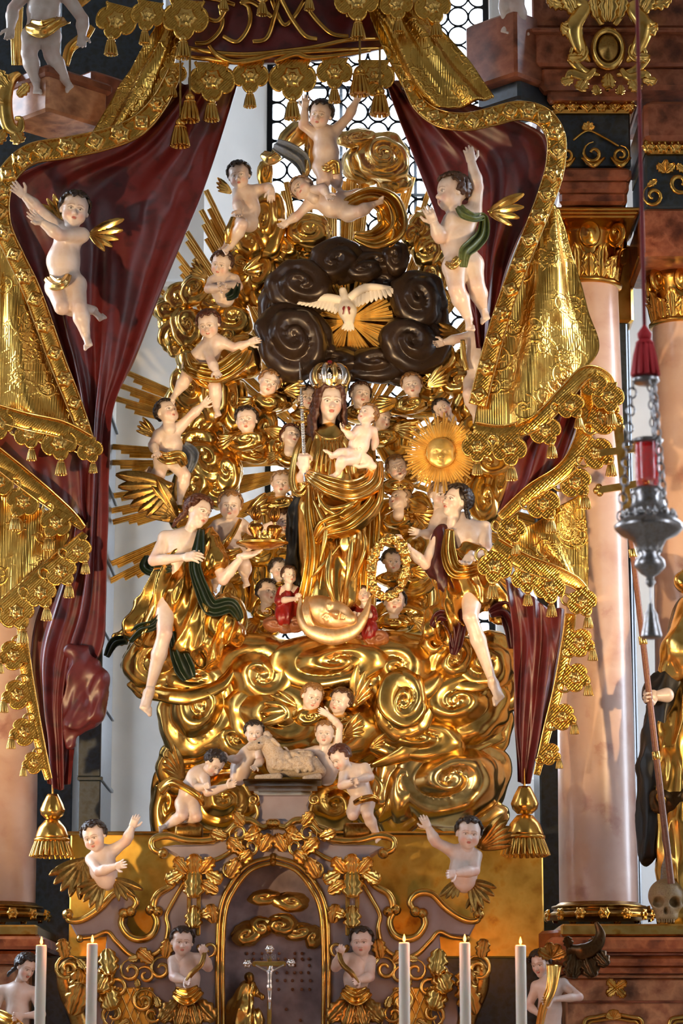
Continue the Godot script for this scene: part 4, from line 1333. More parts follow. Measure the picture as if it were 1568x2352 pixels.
func virgin() -> void:
	var z := 0.22
	var o := person("crowned_statue", "crowned statue of a woman in a gilded mantle holding a naked child", "statue", {z = z, adult = true, h = 86.0, hd = [758, 924, 0.06, 10, 6, 2], hair = "auburn", hk = 1, skin = Color(0.80, 0.64, 0.55), t = [[756, 985, 0.0], [760, 1040, 0.0], [768, 1100, -0.02], [770, 1160, 0]], la = [[708, 1030, 0.0], [690, 1110, 0.05], [698, 1078, 0.22], 2, 150, [696, 1040, 0.24]], ra = [[812, 1030, 0], [858, 1100, 0.05], [850, 1066, 0.22], 1, 0, [815, 1040, 0.24]]})
	var g := robe([[756, 1015, 0.02, 762, 1080, 0.04, 40, 62], [712, 1030, 0.0, 700, 1110, 0.02, 24, 34], [812, 1035, 0.0, 835, 1090, 0.02, 26, 36], [762, 1080, 0.02, 772, 1180, 0.05, 62, 74], [735, 1180, 0.05, 722, 1380, 0.06, 52, 40], [770, 1180, 0.08, 760, 1390, 0.12, 56, 50], [815, 1190, 0.05, 826, 1385, 0.05, 44, 30], [785, 1150, 0.10, 806, 1250, 0.22, 42, 34], [806, 1250, 0.22, 800, 1375, 0.14, 32, 26], [745, 1200, 0.16, 730, 1380, 0.20, 22, 30], [770, 1260, 0.2, 765, 1388, 0.2, 14, 20]], z, 2.6, Vector3(0.08, 1, 0.0), 7.0, 3.6)
	part("gown", g, mat.gold, o, "gilded gown falling in deep vertical folds")
	# mantle: sweep across the hips, long edges and broken folds
	cloth(o, [866, 1060, 0.16, 856, 1105, 0.24, 812, 1128, 0.33, 762, 1118, 0.36, 722, 1098, 0.33, 705, 1086, 0.26], z, [14, 24, 26, 24, 16, 8], mat.palegold, "mantle_fold", 5.0, 0.35)
	cloth(o, [862, 1090, 0.14, 850, 1150, 0.26, 800, 1195, 0.36, 745, 1215, 0.34, 722, 1250, 0.26], z, [16, 30, 34, 26, 8], mat.gold, "mantle_fold", 6.0, 0.32)
	cloth(o, [858, 1120, 0.10, 852, 1200, 0.18, 848, 1280, 0.2, 842, 1360, 0.16, 836, 1395, 0.12], z, [12, 22, 20, 16, 10], mat.gold, "mantle_fold", 4.0, 0.45)
	cloth(o, [712, 1110, 0.2, 714, 1180, 0.26, 724, 1260, 0.28, 716, 1330, 0.26, 704, 1390, 0.2], z, [8, 16, 22, 22, 26], mat.gold, "mantle_fold", 4.0, 0.4)
	for f in [[790, 1240, 0.30, 740, 1300, 0.32, 712, 1330, 0.28, 5], [808, 1240, 0.36, 800, 1310, 0.36, 790, 1380, 0.28, 7], [830, 1210, 0.28, 838, 1260, 0.3, 812, 1330, 0.28, 6], [730, 1130, 0.32, 745, 1165, 0.36, 790, 1190, 0.36, 6], [720, 1150, 0.28, 748, 1215, 0.34, 735, 1290, 0.32, 7], [842, 1130, 0.24, 800, 1160, 0.36, 750, 1170, 0.36, 6], [760, 1260, 0.32, 752, 1330, 0.36, 770, 1390, 0.32, 8]]:
		var fw: float = M(780, 1200, z) * f[9]
		part("fold", tube(cr(PP(f.slice(0, 9), z), 8), [fw * 0.3, fw, fw * 0.9, fw * 0.3], 8).smooth(), mat.gold, o)
	part("mantle_lining", robe([[694, 1090, 0.0, 682, 1180, 0.02, 12, 20], [682, 1180, 0.02, 676, 1300, 0.02, 20, 18], [676, 1300, 0.02, 690, 1400, 0.02, 18, 22]], z, 2.6, Vector3(0.05, 1, 0), 5.0, 9.0), mat.black, o, "dark lining of the mantle")
	cloth(o, [706, 1000, 0.06, 690, 1040, 0.10, 678, 1100, 0.12, 686, 1130, 0.16, 706, 1110, 0.2], z, [14, 18, 16, 12, 8], mat.gold, "sleeve", 3.0, 0.3)
	part("neckline", tube(cr(PP([722, 988, 0.10, 740, 1004, 0.20, 758, 1008, 0.22, 778, 1003, 0.20, 792, 985, 0.1], z), 6), [0.008], 6).smooth(), mat.palegold, o)
	for k in 7:
		var x := 738.0 + k * 7
		part("pleat", tube(cr(PP([x, 1012, 0.2, x + (k - 3) * 2.5, 1045, 0.235, x + (k - 3) * 5, 1085, 0.23], z), 4), [0.006, 0.013, 0.006], 6).smooth(), mat.gold, o)
	# crown
	var cr_ := thing("crown", "silver and gold arched crown with dark gems on the statue's head", "crown", P(757, 892, z + 0.08))
	var c := P(757, 895, z + 0.05)
	var u := M(757, 890, z)
	var band := lathe([30 * u, 0, 33 * u, 1 * u, 35 * u, 8 * u, 34 * u, 10 * u, 38 * u, 20 * u, 36 * u, 21 * u, 30 * u, 10 * u, 29 * u, 1 * u, 30 * u, 0], 28).smooth()
	part("circlet", G.new().add(band, Transform3D(Basis(Vector3.RIGHT, 0.12), c)), mat.palegold, cr_)
	for k in 10:
		var a := TAU * k / 10.0
		var d := Vector3(cos(a), 0, sin(a))
		var pts := PackedVector3Array()
		for q in [[34, 8], [41, 24], [40, 40], [28, 54], [6, 58]]: pts.append(c + d * q[0] * u + Vector3(0, q[1] * u, 0))
		part("arch", sweep(cr(pts, 4), ring(6, 1.0, 0.5), [6.5 * u, 7 * u, 6 * u, 4 * u]).smooth(), mat.silver if k % 2 else mat.palegold, cr_)
		inst("gem", tpl.gem, mat.black if k % 2 == 0 else mat.palegold, cr_, Transform3D(Basis.looking_at(-d, Vector3.UP) * Basis.from_scale(Vector3.ONE * 4.5 * u), c + d * 35 * u + Vector3(0, 7 * u, 0)))
		inst("leaf", tpl.leaf, mat.silver, cr_, Transform3D(Basis.looking_at(-d, Vector3.UP) * Basis.from_scale(Vector3(20, 22, 14) * u), c + d.rotated(Vector3.UP, 0.31) * 36 * u + Vector3(0, 12 * u, 0)))
	part("orb", G.new().add(lathe([0, 0, 5 * u, 2 * u, 7 * u, 7 * u, 5 * u, 12 * u, 0, 14 * u], 12).smooth(), Transform3D(Basis.IDENTITY, c + Vector3(0, 56 * u, 0))), mat.red, cr_)
	# sceptre
	var sc := thing("sceptre", "long slender silver sceptre held upright beside the crown", "sceptre", P(702, 1108, z + 0.24))
	var s0 := P(701, 1110, z + 0.24)
	var s1 := P(688, 832, z + 0.12)
	part("rod", tube(PackedVector3Array([s0, s0.lerp(s1, 0.55), s1]), [4.5 * u, 4 * u, 1.5 * u], 8).smooth(), mat.silver, sc)
	for q in [[0.0, 7.5], [0.12, 5.5], [0.2, 6.5], [0.5, 7], [0.62, 8], [0.8, 11], [0.84, 7]]:
		var at := s0.lerp(s1, q[0])
		part("knop", G.new().add(lathe([0, -5 * u, q[1] * u, -2 * u, q[1] * u, 2 * u, 0, 5 * u], 10).smooth(), Transform3D(Basis.IDENTITY, at)), mat.palegold, sc)
	for k in 24:
		var at := s0.lerp(s1, 0.24 + 0.5 * k / 24.0)
		part("ring", G.new().add(lathe([3 * u, -1.5 * u, 6.5 * u, 0, 3 * u, 1.5 * u], 8).smooth(), Transform3D(Basis(Vector3.BACK, 0.4), at)), mat.silver, sc)
	# child
	var ch := person("child_statue", "naked curly haired child sitting on the statue's arm with a golden apple", "statue", {z = z + 0.16, h = 50.0, hd = [843, 953, 0.05, -42, -14, 8], hair = "blond", skin = Color(0.84, 0.66, 0.56), t = [[841, 976, 0.03], [834, 998, 0.04], [824, 1022, 0.05], [815, 1044, 0.05]], la = [[820, 988, 0.08], [806, 1002, 0.14], [794, 992, 0.16], 1, 60], ra = [[856, 990, 0.0], [862, 1012, -0.05], [858, 1030, -0.05]], ll = [[806, 1044, 0.08], [790, 1040, 0.16], [764, 1046, 0.12], [752, 1032, 0.14]], rl = [[812, 1054, 0.08], [784, 1058, 0.2], [777, 1084, 0.14], [762, 1090, 0.18]], cell = 0.0095})
	var ap := thing("golden_apple", "small golden apple in the child's hand", "apple", P(799, 983, z + 0.34))
	part("fruit", G.new().add(lathe([0, -6 * u, 6 * u, -5 * u, 9 * u, 0, 7 * u, 6 * u, 2 * u, 7.5 * u, 0, 5.5 * u], 14).smooth(), Transform3D(Basis.IDENTITY, P(799, 983, z + 0.33))), mat.gold, ap)
	part("stalk", tube(PackedVector3Array([P(799, 978, z + 0.33), P(801, 972, z + 0.33)]), [1.0 * u], 5).smooth(), mat.oldgold, ap)
	# moon under the feet
	var mo := thing("moon_face", "upturned face lying in a silver gilt crescent under the statue's feet", "moon", P(765, 1455, z))
	var mg := G.new()
	var mx := Transform3D(Basis(Vector3.RIGHT, -0.2) * Basis(Vector3.BACK, deg_to_rad(72)) * Basis(Vector3.UP, -0.25) * Basis.from_scale(Vector3(112, 128, 96) * u), P(756, 1410, z + 0.26))
	var hm := G.new()
	hm.add(tpl.moon, mx)
	hm.c = PackedColorArray()
	part("face", hm, mat.moon, mo)
	for k in 4:
		var f := k / 3.0
		part("hair_strand", tube(cr(PP([704 + f * 10, 1372, 0.14, 697 + f * 10, 1400, 0.22, 706 + f * 10, 1432, 0.22, 730 + f * 12, 1454, 0.16], z + 0.12), 5), [3 * u, 4.5 * u, 4.5 * u, 2 * u], 6).smooth(), mat.moon, mo)
	part("crescent", sweep(cr(PP([690, 1372, 0.22, 690, 1415, 0.24, 712, 1446, 0.26, 762, 1462, 0.28, 810, 1448, 0.26, 838, 1412, 0.24, 850, 1372, 0.22], z + 0.06), 8), ring(10, 1.0, 0.55), [2 * u, 10 * u, 16 * u, 20 * u, 16 * u, 10 * u, 2 * u]).smooth(), mat.moon, mo)
	# two small red angels
	for d in [["small curly angel in a red robe kneeling at the statue's dark mantle", 664, 1322, 41.0, 25.0, "brown", 1], ["tiny angel in a red robe gripping the tip of the moon crescent", 836, 1366, 37.0, -15.0, "brown", -1]]:
		var x: float = d[1]
		var y: float = d[2]
		var s: float = d[3]
		var k: float = d[6]
		var a := person("red_angel", d[0], "statue", {z = z + 0.1, h = s, hd = [x, y, 0.05, d[4], 0, 0], hair = d[5], t = [[x, y + s * 0.5], [x, y + s * 0.9], [x, y + s * 1.3], [x, y + s * 1.7]], la = [[x - s * 0.4, y + s * 0.8], [x - s * 0.5, y + s * 1.4, 0.05], [x + k * s * 0.3, y + s * 1.3, 0.16], 2, 0], ra = [[x + s * 0.4, y + s * 0.8], [x + s * 0.55, y + s * 1.3, 0.05], [x + k * s * 0.5, y + s * 1.2, 0.16], 2, 0]})
		part("red_robe", robe([[x, y + s * 0.62, 0, x, y + s * 1.2, 0.0, s * 0.26, s * 0.5], [x, y + s * 1.2, 0, x - k * s * 0.25, y + s * 2.3, 0.02, s * 0.5, s * 0.62], [x - s * 0.42, y + s * 0.85, 0.0, x - s * 0.5, y + s * 1.4, 0.05, s * 0.24, s * 0.28], [x + s * 0.42, y + s * 0.85, 0, x + s * 0.55, y + s * 1.35, 0.05, s * 0.24, s * 0.26]], z + 0.1, 2.2, Vector3(0, 1, 0), 3.0, 12.0, 6.0), mat.red, a)
		for q in 3: part("cloud_seat", puff(x - k * 10 + (q - 1) * 24, y + s * 2.75, 24, 18, z + 0.1, 0.06, 1.4, 0.3 * q, 1), mat.wood, a)
	var post := thing("gilded_post", "narrow gilded plank standing upright behind the statue", "plank", P(858, 1460, -0.02))
	part("plank", box(P(836, 1470, -0.06), P(860, 985, 0.0), null, 0.006).flat(), mat.oldgold, post)
	part("edge", box(P(857, 1470, -0.06), P(863, 985, 0.03), null, 0.003).flat(), mat.palegold, post)
func angels() -> void:
	var z := 0.42
	var o := person("angel", "bare chested angel in a gold and green robe offering a tray of hearts", "statue", {z = z, adult = true, h = 74.0, hd = [456, 1177, 0.05, 48, -8, 24], hair = "auburn", hk = 2, t = [[440, 1210, 0], [418, 1252, 0.02], [406, 1292, 0.02], [396, 1330, 0]], ra = [[486, 1252, 0.04], [512, 1332, 0.14], [556, 1278, 0.2], 0, -60, [606, 1268, 0.24]], la = [[380, 1236, 0.02], [352, 1288, 0.10], [424, 1280, 0.22], 1, 150], ll = [[378, 1370, 0.08], [378, 1455, 0.22], [342, 1590, 0.12], [336, 1636, 0.2]], cell = 0.014})
	part("robe", robe([[408, 1300, 0.02, 398, 1370, 0.04, 42, 56], [392, 1340, 0.02, 330, 1440, 0.04, 44, 46], [430, 1350, 0.04, 462, 1480, 0.08, 46, 44], [470, 1410, 0.06, 530, 1450, 0.06, 40, 34], [345, 1440, 0.02, 272, 1462, 0.0, 36, 16], [440, 1460, 0.1, 480, 1510, 0.1, 34, 20], [404, 1400, 0.06, 420, 1480, 0.1, 40, 26]], z, 3.2, Vector3(0.25, 1, 0), 11.0, 5.5), mat.deepgold, o, "gilded skirt with deep folds")
	part("sleeve", robe([[478, 1232, 0.02, 496, 1290, 0.10, 22, 28], [470, 1250, 0, 482, 1310, 0.08, 20, 18]], z, 2.8, Vector3(0.2, 1, 0), 4.0, 9.0), mat.deepgold, o)
	cloth(o, [462, 1216, 0.10, 456, 1262, 0.2, 448, 1300, 0.2, 462, 1350, 0.2, 486, 1396, 0.2, 530, 1392, 0.18, 552, 1424, 0.12], z, [8, 15, 14, 16, 20, 18, 8], mat.green, "green_lining", 4.0, 0.42)
	cloth(o, [296, 1470, 0.1, 320, 1446, 0.16, 352, 1436, 0.2, 372, 1410, 0.2], z, [10, 13, 12, 6], mat.green, "green_lining", 4.0, 0.42)
	cloth(o, [398, 1450, 0.16, 412, 1500, 0.14, 424, 1536, 0.14, 434, 1560, 0.12], z, [12, 22, 24, 16], mat.green, "green_lining", 4.0, 0.42)
	cloth(o, [244, 1508, 0.0, 262, 1476, 0.05, 292, 1470, 0.08], z, [7, 12, 10], mat.green, "green_lining", 4.0, 0.42)
	cloth(o, [342, 1278, -0.02, 334, 1300, 0.04, 350, 1312, 0.08, 392, 1306, 0.16], z, [10, 14, 12, 8], mat.green, "green_lining", 4.0, 0.42)
	wing(o, 408, 1196, 0.30, 168, 112, 70, 96, 6, mat.oldgold, 0.2)
	wing(o, 396, 1120, 0.32, 228, 165, 86, 122, 6, mat.oldgold, 0.2)
	# tray with flaming hearts
	var zt := z + 0.24
	var tr := thing("tray", "oval gilded tray held up on the angel's open palm", "tray", P(600, 1262, zt))
	var u := M(600, 1250, zt)
	part("dish", G.new().add(lathe([0, -10 * u, 24 * u, -9 * u, 54 * u, 0, 58 * u, 3 * u, 54 * u, 4 * u, 24 * u, -3 * u, 0, -4 * u], 30).smooth(), Transform3D(Basis.from_scale(Vector3(1, 1, 0.7)), P(602, 1252, zt))), mat.deepgold, tr)
	part("rim", G.new().add(lathe([54 * u, 0, 60 * u, 1 * u, 60 * u, 5 * u, 54 * u, 5 * u], 30).smooth(), Transform3D(Basis.from_scale(Vector3(1, 1, 0.7)), P(602, 1250, zt))), mat.gold, tr)
	for k in 2:
		var hx: float = [587, 630][k]
		var hy: float = [1218, 1222][k]
		var ht := thing("flaming_heart", ["amber heart with a small flame, on the tray near the angel's shoulder", "amber heart with a taller flame, on the tray nearest the statue"][k], "heart", P(hx, hy + 24, zt), "flaming hearts on the tray")
		part("heart", net([[0, P(hx - 7, hy - 6, zt), P(hx, hy + 18, zt), 11 * u, 4 * u, 5 * u], [0, P(hx + 7, hy - 6, zt), P(hx, hy + 18, zt), 11 * u, 4 * u, 5 * u]], 1.8 * u), mat.redgold, ht)
		part("neck", G.new().add(lathe([5 * u, 0, 3 * u, 5 * u, 6 * u, 11 * u, 0, 12 * u], 10).smooth(), Transform3D(Basis.IDENTITY, P(hx, hy - 14, zt))), mat.gold, ht)
		for f in 6:
			var a := TAU * f / 6.0
			var dx := cos(a) * 6.0
			part("flame_tongue", tube(cr(PackedVector3Array([P(hx + dx * 0.4, hy - 24, zt + sin(a) * 0.01), P(hx + dx * 1.5, hy - 38, zt + sin(a) * 0.03), P(hx + dx * 0.8 + 4, hy - 58, zt + sin(a) * 0.015)]), 4), [3 * u, 5 * u, 1 * u], 6).smooth(), mat.redgold, ht)
	var sc := thing("small_crown", "small golden crown between the two hearts on the tray", "crown", P(608, 1236, zt + 0.08))
	part("band", G.new().add(lathe([15 * u, 0, 17 * u, 0, 17 * u, 6 * u, 15 * u, 6 * u, 15 * u, 0], 16).smooth(), Transform3D(Basis.IDENTITY, P(608, 1238, zt + 0.08))), mat.gold, sc)
	for k in 8:
		var a := TAU * k / 8.0
		inst("point", tpl.leaf, mat.gold, sc, Transform3D(Basis(Vector3.UP, a) * Basis.from_scale(Vector3(14, 13, 10) * u), P(608, 1236, zt + 0.08) + Vector3(sin(a), 0.3, cos(a)) * 16 * u))
	# right-hand angel
	var b := person("angel", "dark haired angel in a gold and purple robe holding out a wreath of roses", "statue", {z = z, adult = true, h = 74.0, hd = [1046, 1152, 0.05, -52, 4, 20], hair = "dark", hk = 2, t = [[1062, 1186, 0], [1074, 1232, 0.02], [1074, 1280, 0.02], [1070, 1320, 0]], la = [[1004, 1240, 0.04], [976, 1296, 0.14], [930, 1254, 0.2], 2, 40, [900, 1244, 0.24]], ra = [[1112, 1214, 0.02], [1120, 1268, 0.12], [1080, 1276, 0.24], 1, 30, [1066, 1300, 0.3]], rl = [[1084, 1366, 0.08], [1080, 1418, 0.22], [1132, 1568, 0.12], [1144, 1606, 0.2]], cell = 0.014})
	part("robe", robe([[1074, 1288, 0.02, 1086, 1360, 0.04, 42, 52], [1056, 1340, 0.04, 1020, 1430, 0.06, 44, 40], [1104, 1350, 0.02, 1150, 1400, 0.0, 40, 30], [1040, 1420, 0.08, 1000, 1450, 0.06, 36, 24], [1060, 1380, 0.08, 1036, 1470, 0.08, 34, 14], [1040, 1290, 0.04, 1020, 1330, 0.06, 30, 34]], z, 3.2, Vector3(-0.25, 1, 0), 11.0, 5.5), mat.deepgold, b, "gilded skirt with deep folds")
	part("sleeve", robe([[1012, 1222, 0.04, 1000, 1300, 0.10, 18, 22], [1000, 1300, 0.1, 1030, 1360, 0.12, 22, 14]], z, 2.8, Vector3(0.0, 1, 0), 4.0, 9.0), mat.purple, b)
	cloth(b, [1032, 1216, 0.12, 1030, 1270, 0.18, 1044, 1310, 0.22, 1080, 1312, 0.26, 1120, 1296, 0.2], z, [10, 18, 18, 16, 10], mat.deepgold, "sash", 4.0, 0.3)
	cloth(b, [992, 1440, 0.14, 1012, 1416, 0.18, 1040, 1440, 0.16, 1044, 1490, 0.14], z, [8, 16, 16, 6], mat.purple, "purple_lining", 4.0, 0.42)
	cloth(b, [1066, 1400, 0.14, 1056, 1440, 0.16, 1046, 1480, 0.14, 1040, 1504, 0.12], z, [8, 16, 16, 6], mat.purple, "purple_lining", 4.0, 0.42)
	cloth(b, [1124, 1408, 0.12, 1156, 1400, 0.10, 1176, 1430, 0.06, 1178, 1490, 0.02], z, [10, 20, 24, 10], mat.purple, "purple_lining", 4.0, 0.42)
	# wreath of roses
	var wz := z + 0.26
	var wr := thing("rose_wreath", "gilded oval wreath of roses hanging from the angel's hand", "wreath", P(890, 1370, wz))
	var hoop := PackedVector3Array()
	for k in 25:
		var a := TAU * k / 24.0
		hoop.append(P(892 + cos(a) * 40 + 6 * sin(a), 1305 - sin(a) * 66, wz))
	part("hoop", tube(hoop, [0.014], 7).smooth(), mat.gold, wr)
	rng.seed = 77
	for k in 22:
		var a := TAU * k / 22.0
		var s := rng.randf_range(10, 16) * M(890, 1300, wz)
		inst("rose", tpl.rosette if k % 2 == 0 else tpl.gem, mat.gold, wr, Transform3D(Basis(Vector3.RIGHT, rng.randf_range(-0.5, 0.5)) * Basis(Vector3.UP, rng.randf_range(-0.5, 0.5)) * Basis(Vector3.BACK, rng.randf() * 6) * Basis.from_scale(Vector3.ONE * s), P(892 + cos(a) * 40 + 6 * sin(a), 1305 - sin(a) * 66, wz + 0.01)))
		var d := Vector3(cos(a + 0.7), sin(a + 0.7), 0.3).normalized()
		var q := (Vector3.BACK - d * d.z).normalized()
		inst("leaf", tpl.leaf, mat.gold, wr, Transform3D(Basis(d.cross(q), d, q) * Basis.from_scale(Vector3.ONE * s * 1.4), P(892 + cos(a) * 40 + 6 * sin(a), 1305 - sin(a) * 66, wz - 0.01)))
	# sun with a face
	var sz := 0.3
	var su := thing("sun_face", "gilded sun disc with a human face and fine rays", "sun", P(1012, 1040, sz))
	var us := M(1012, 1040, sz)
	var fg := G.new()
	fg.add(tpl.mask, Transform3D(Basis.from_scale(Vector3(86, 74, 44) * us), P(1012, 1041, sz + 0.02)))
	fg.c = PackedColorArray()
	part("face", fg, mat.raygold, su)
	part("disc", G.new().add(lathe([0, -4 * us, 34 * us, -2 * us, 36 * us, 3 * us, 33 * us, 6 * us, 0, 13 * us], 32).smooth(), Transform3D(Basis(Vector3.RIGHT, PI / 2), P(1012, 1041, sz + 0.01))), mat.gold, su)
	var tp := PackedVector2Array([Vector2(-1, -0.3), Vector2(0, 0.9), Vector2(1, -0.3)])
	for k in 72:
		var a := TAU * k / 72.0
		var l := (88.0 if k % 3 else 72.0) + 6.0 * sin(k * 2.3)
		part("ray", sweep(PackedVector3Array([P(1012 + cos(a) * 30, 1041 - sin(a) * 30, sz), P(1012 + cos(a) * l, 1041 - sin(a) * l, sz + 0.02)]), tp, [2.0 * us, 2.6 * us]).flat(), mat.raygold, su)
func putti() -> void:
	var o := person("putto", "putto flying in front of the curtain with both arms stretched to its gold hem", "statue", {z = 1.15, h = 80.0, hd = [171, 483, 0.06, 12, 6, 8], hair = "dark", t = [[160, 522], [156, 552], [145, 600], [150, 636]], la = [[130, 520, -0.02], [88, 480, 0.0], [56, 450, 0.06], 0, 0], ra = [[188, 540, 0.04], [136, 540, 0.18], [98, 512, 0.22], 0, 20], ll = [[130, 660, 0.02], [142, 705, 0.12], [212, 712, -0.12], [240, 745, -0.06]], rl = [[172, 655, 0.03], [182, 708, 0.14], [197, 770, 0.10], [204, 805, 0.2]]})
	wing(o, 206, 540, 1.05, -45, 25, 55, 82, 5, mat.gold)
	wing(o, 140, 510, 1.0, 150, 100, 50, 60, 4, mat.gold)
	cloth(o, [108, 636, 0.06, 124, 652, 0.16, 146, 648, 0.2, 158, 630, 0.14], 1.15, [10, 14, 12, 7], mat.palegold, "loincloth", 3.0, 0.3)
	o = person("putto", "putto with a green sash reaching up in front of the drawn curtain", "statue", {z = 1.2, h = 86.0, hd = [1036, 444, 0.04, -68, 4, 4], hair = "brown", t = [[1052, 486], [1062, 512], [1052, 556], [1058, 592]], ra = [[1088, 486, 0.0], [1096, 430, 0.02], [1083, 374, 0.06], 1, 180], la = [[1036, 506, 0.06], [1010, 546, 0.10], [996, 512, 0.16], 1, 180], ll = [[1044, 614, 0.04], [1048, 664, 0.10], [1074, 728, 0.02], [1076, 764, 0.12]], rl = [[1082, 608, 0.0], [1094, 658, 0.04], [1108, 706, -0.08], [1114, 740, 0.0]]})
	cloth(o, [1054, 474, 0.12, 1066, 490, 0.16, 1090, 500, 0.12, 1110, 500, 0.0, 1108, 538, 0.06, 1088, 562, 0.16, 1068, 580, 0.22, 1064, 614, 0.2], 1.2, [10, 13, 10, 10, 15, 17, 15, 8], mat.palegreen, "sash", 4.0, 0.42)
	cloth(o, [1026, 600, 0.08, 1040, 606, 0.2, 1054, 592, 0.22], 1.2, [8, 12, 8], mat.gold, "loincloth", 3.0, 0.3)
	wing(o, 1122, 490, 1.08, -30, 30, 60, 84, 4, mat.gold)
	o = person("putto", "grey shadowed putto standing against the window with both arms raised", "statue", {z = 0.15, h = 64.0, hd = [736, 264, 0.06, -14, 18, 12], hair = "dark", t = [[742, 294], [746, 316], [748, 350], [750, 374]], la = [[722, 306], [696, 288, 0.02], [700, 250, 0.05], 0, 180], ra = [[770, 300], [800, 268, 0.0], [818, 232, 0.02], 2, 0], ll = [[738, 384, 0.02], [744, 412, 0.08], [736, 436, 0.0], [736, 450, 0.1]], rl = [[764, 384, 0.02], [770, 408, 0.02], [776, 430, -0.04], [784, 440, 0.05]]})
	cloth(o, [736, 380, 0.06, 752, 384, 0.14, 768, 376, 0.14, 772, 400, 0.1], 0.15, [7, 10, 10, 8], mat.gold, "loincloth", 3.0, 0.3)
	o = person("putto", "pale putto lying back across the gilded drapery above the dark wreath", "statue", {z = 0.12, h = 60.0, hd = [694, 434, 0.04, -30, -30, -58], hair = "pale", t = [[712, 446, 0.02], [728, 456, 0.02], [762, 472, 0.06], [786, 478, 0.04]], la = [[708, 470, 0.02], [684, 494, 0.04], [660, 510, 0.06], 1, 0], ra = [[722, 438, 0.08], [742, 432, 0.18], [752, 448, 0.22], 1, 0], ll = [[800, 490, 0.08], [826, 486, 0.14], [856, 470, 0.1], [874, 462, 0.12]], rl = [[786, 458, 0.0], [812, 450, 0.02], [838, 442, 0.0], [856, 438, 0.02]]})
	cloth(o, [766, 492, 0.06, 800, 468, 0.10, 850, 452, 0.08, 890, 470, 0.04, 900, 520, 0.02, 860, 548, 0.04, 812, 540, 0.06], 0.12, [10, 18, 26, 34, 36, 26, 8], mat.gold, "drapery", 5.0, 0.35)
	cloth(o, [880, 490, 0.0, 905, 530, 0.02, 888, 565, 0.02], 0.12, [16, 20, 8], mat.gold, "drapery", 3.0, 0.35)
	# gilded cloth with grey lining that flutters beside the standing putto
	var fl := thing("fluttering_cloth", "folded gilded cloth with grey lining fluttering before the window", "cloth", P(660, 340, 0.05))
	cloth(fl, [720, 290, -0.02, 690, 300, 0.04, 660, 322, 0.06, 640, 342, 0.04], 0.05, [14, 30, 26, 10], mat.palegold, "gilded_side", 2.0, 0.3)
	cloth(fl, [632, 330, 0.06, 660, 345, 0.1, 690, 368, 0.1, 700, 396, 0.06, 698, 412, 0.04], 0.05, [14, 20, 20, 12, 3], mat.greycloth, "grey_lining", 4.0, 0.42)
	cloth(fl, [602, 352, 0.0, 620, 360, 0.04, 642, 352, 0.06], 0.05, [8, 18, 14], mat.palegold, "gilded_side", 2.0, 0.3)
	cloth(fl, [714, 300, 0.04, 714, 340, 0.08, 706, 380, 0.08, 698, 410, 0.06], 0.05, [10, 16, 12, 4], mat.palegold, "gilded_side", 2.0, 0.3)
	o = person("putto", "putto with a topknot sitting on a gilded cloud beside the window jamb", "statue", {z = 0.12, h = 62.0, hd = [549, 404, 0.05, -10, 12, -8], hair = "dark", t = [[560, 432], [567, 450], [568, 480], [564, 502]], la = [[546, 442, 0.02], [544, 468, 0.08], [548, 484, 0.16], 1, 0, [548, 500, 0.2]], ra = [[592, 436, 0.0], [614, 430, 0.06], [624, 436, 0.1], 1, 180, [622, 458, 0.12]], ll = [[546, 512, 0.04], [556, 516, 0.22], [530, 564, 0.12], [512, 578, 0.2]], rl = [[572, 512, 0.02], [540, 520, 0.12], [522, 560, 0.02], [510, 572, 0.1]]})
	wing(o, 532, 444, 0.05, 170, 130, 30, 44, 4, mat.gold)
	cloth(o, [540, 500, 0.16, 528, 530, 0.2, 522, 560, 0.16], 0.12, [10, 12, 6], mat.gold, "loincloth", 3.0, 0.3)
	o = person("putto", "half length putto with folded arms tucked into the gilded cloud", "statue", {z = 0.1, h = 58.0, hd = [508, 608, 0.05, -14, 22, 14], hair = "brown", t = [[512, 632], [511, 644], [512, 666], [516, 684]], la = [[488, 646, 0.02], [478, 664, 0.06], [508, 662, 0.16], 1, 0], ra = [[538, 642, 0.02], [548, 658, 0.06], [516, 656, 0.14], 1, 0]})
	wing(o, 476, 640, 0.0, 160, 120, 40, 50, 4, mat.gold)
	wing(o, 560, 624, 0.0, -20, 45, 36, 50, 4, mat.gold)
	cloth(o, [546, 650, 0.1, 536, 676, 0.14, 520, 682, 0.16], 0.1, [7, 12, 8], mat.green, "cloth", 4.0, 0.42)
	o = person("putto", "curly putto leaning from its cloud with arms spread toward the dark wreath", "statue", {z = 0.18, h = 62.0, hd = [479, 746, 0.06, -16, 22, -6], hair = "auburn", t = [[486, 772], [490, 790], [474, 814], [456, 826]], ra = [[510, 786, 0.02], [540, 800, 0.04], [570, 788, 0.06], 1, 180], la = [[474, 800, 0.06], [486, 832, 0.16], [496, 852, 0.2], 1, 0], ll = [[438, 842, 0.0], [428, 868, 0.04], [404, 904, 0.0], [394, 924, 0.08]], rl = [[478, 850, 0.0], [494, 890, 0.08], [497, 936, 0.02], [502, 956, 0.1]]})
	cloth(o, [424, 838, 0.06, 456, 850, 0.14, 500, 856, 0.14, 545, 830, 0.1, 570, 800, 0.04], 0.18, [14, 22, 24, 26, 12], mat.gold, "drapery", 5.0, 0.35)
	cloth(o, [430, 810, 0.04, 440, 840, 0.1, 470, 870, 0.1, 486, 890, 0.06], 0.18, [8, 18, 22, 8], mat.gold, "drapery", 4.0, 0.3)
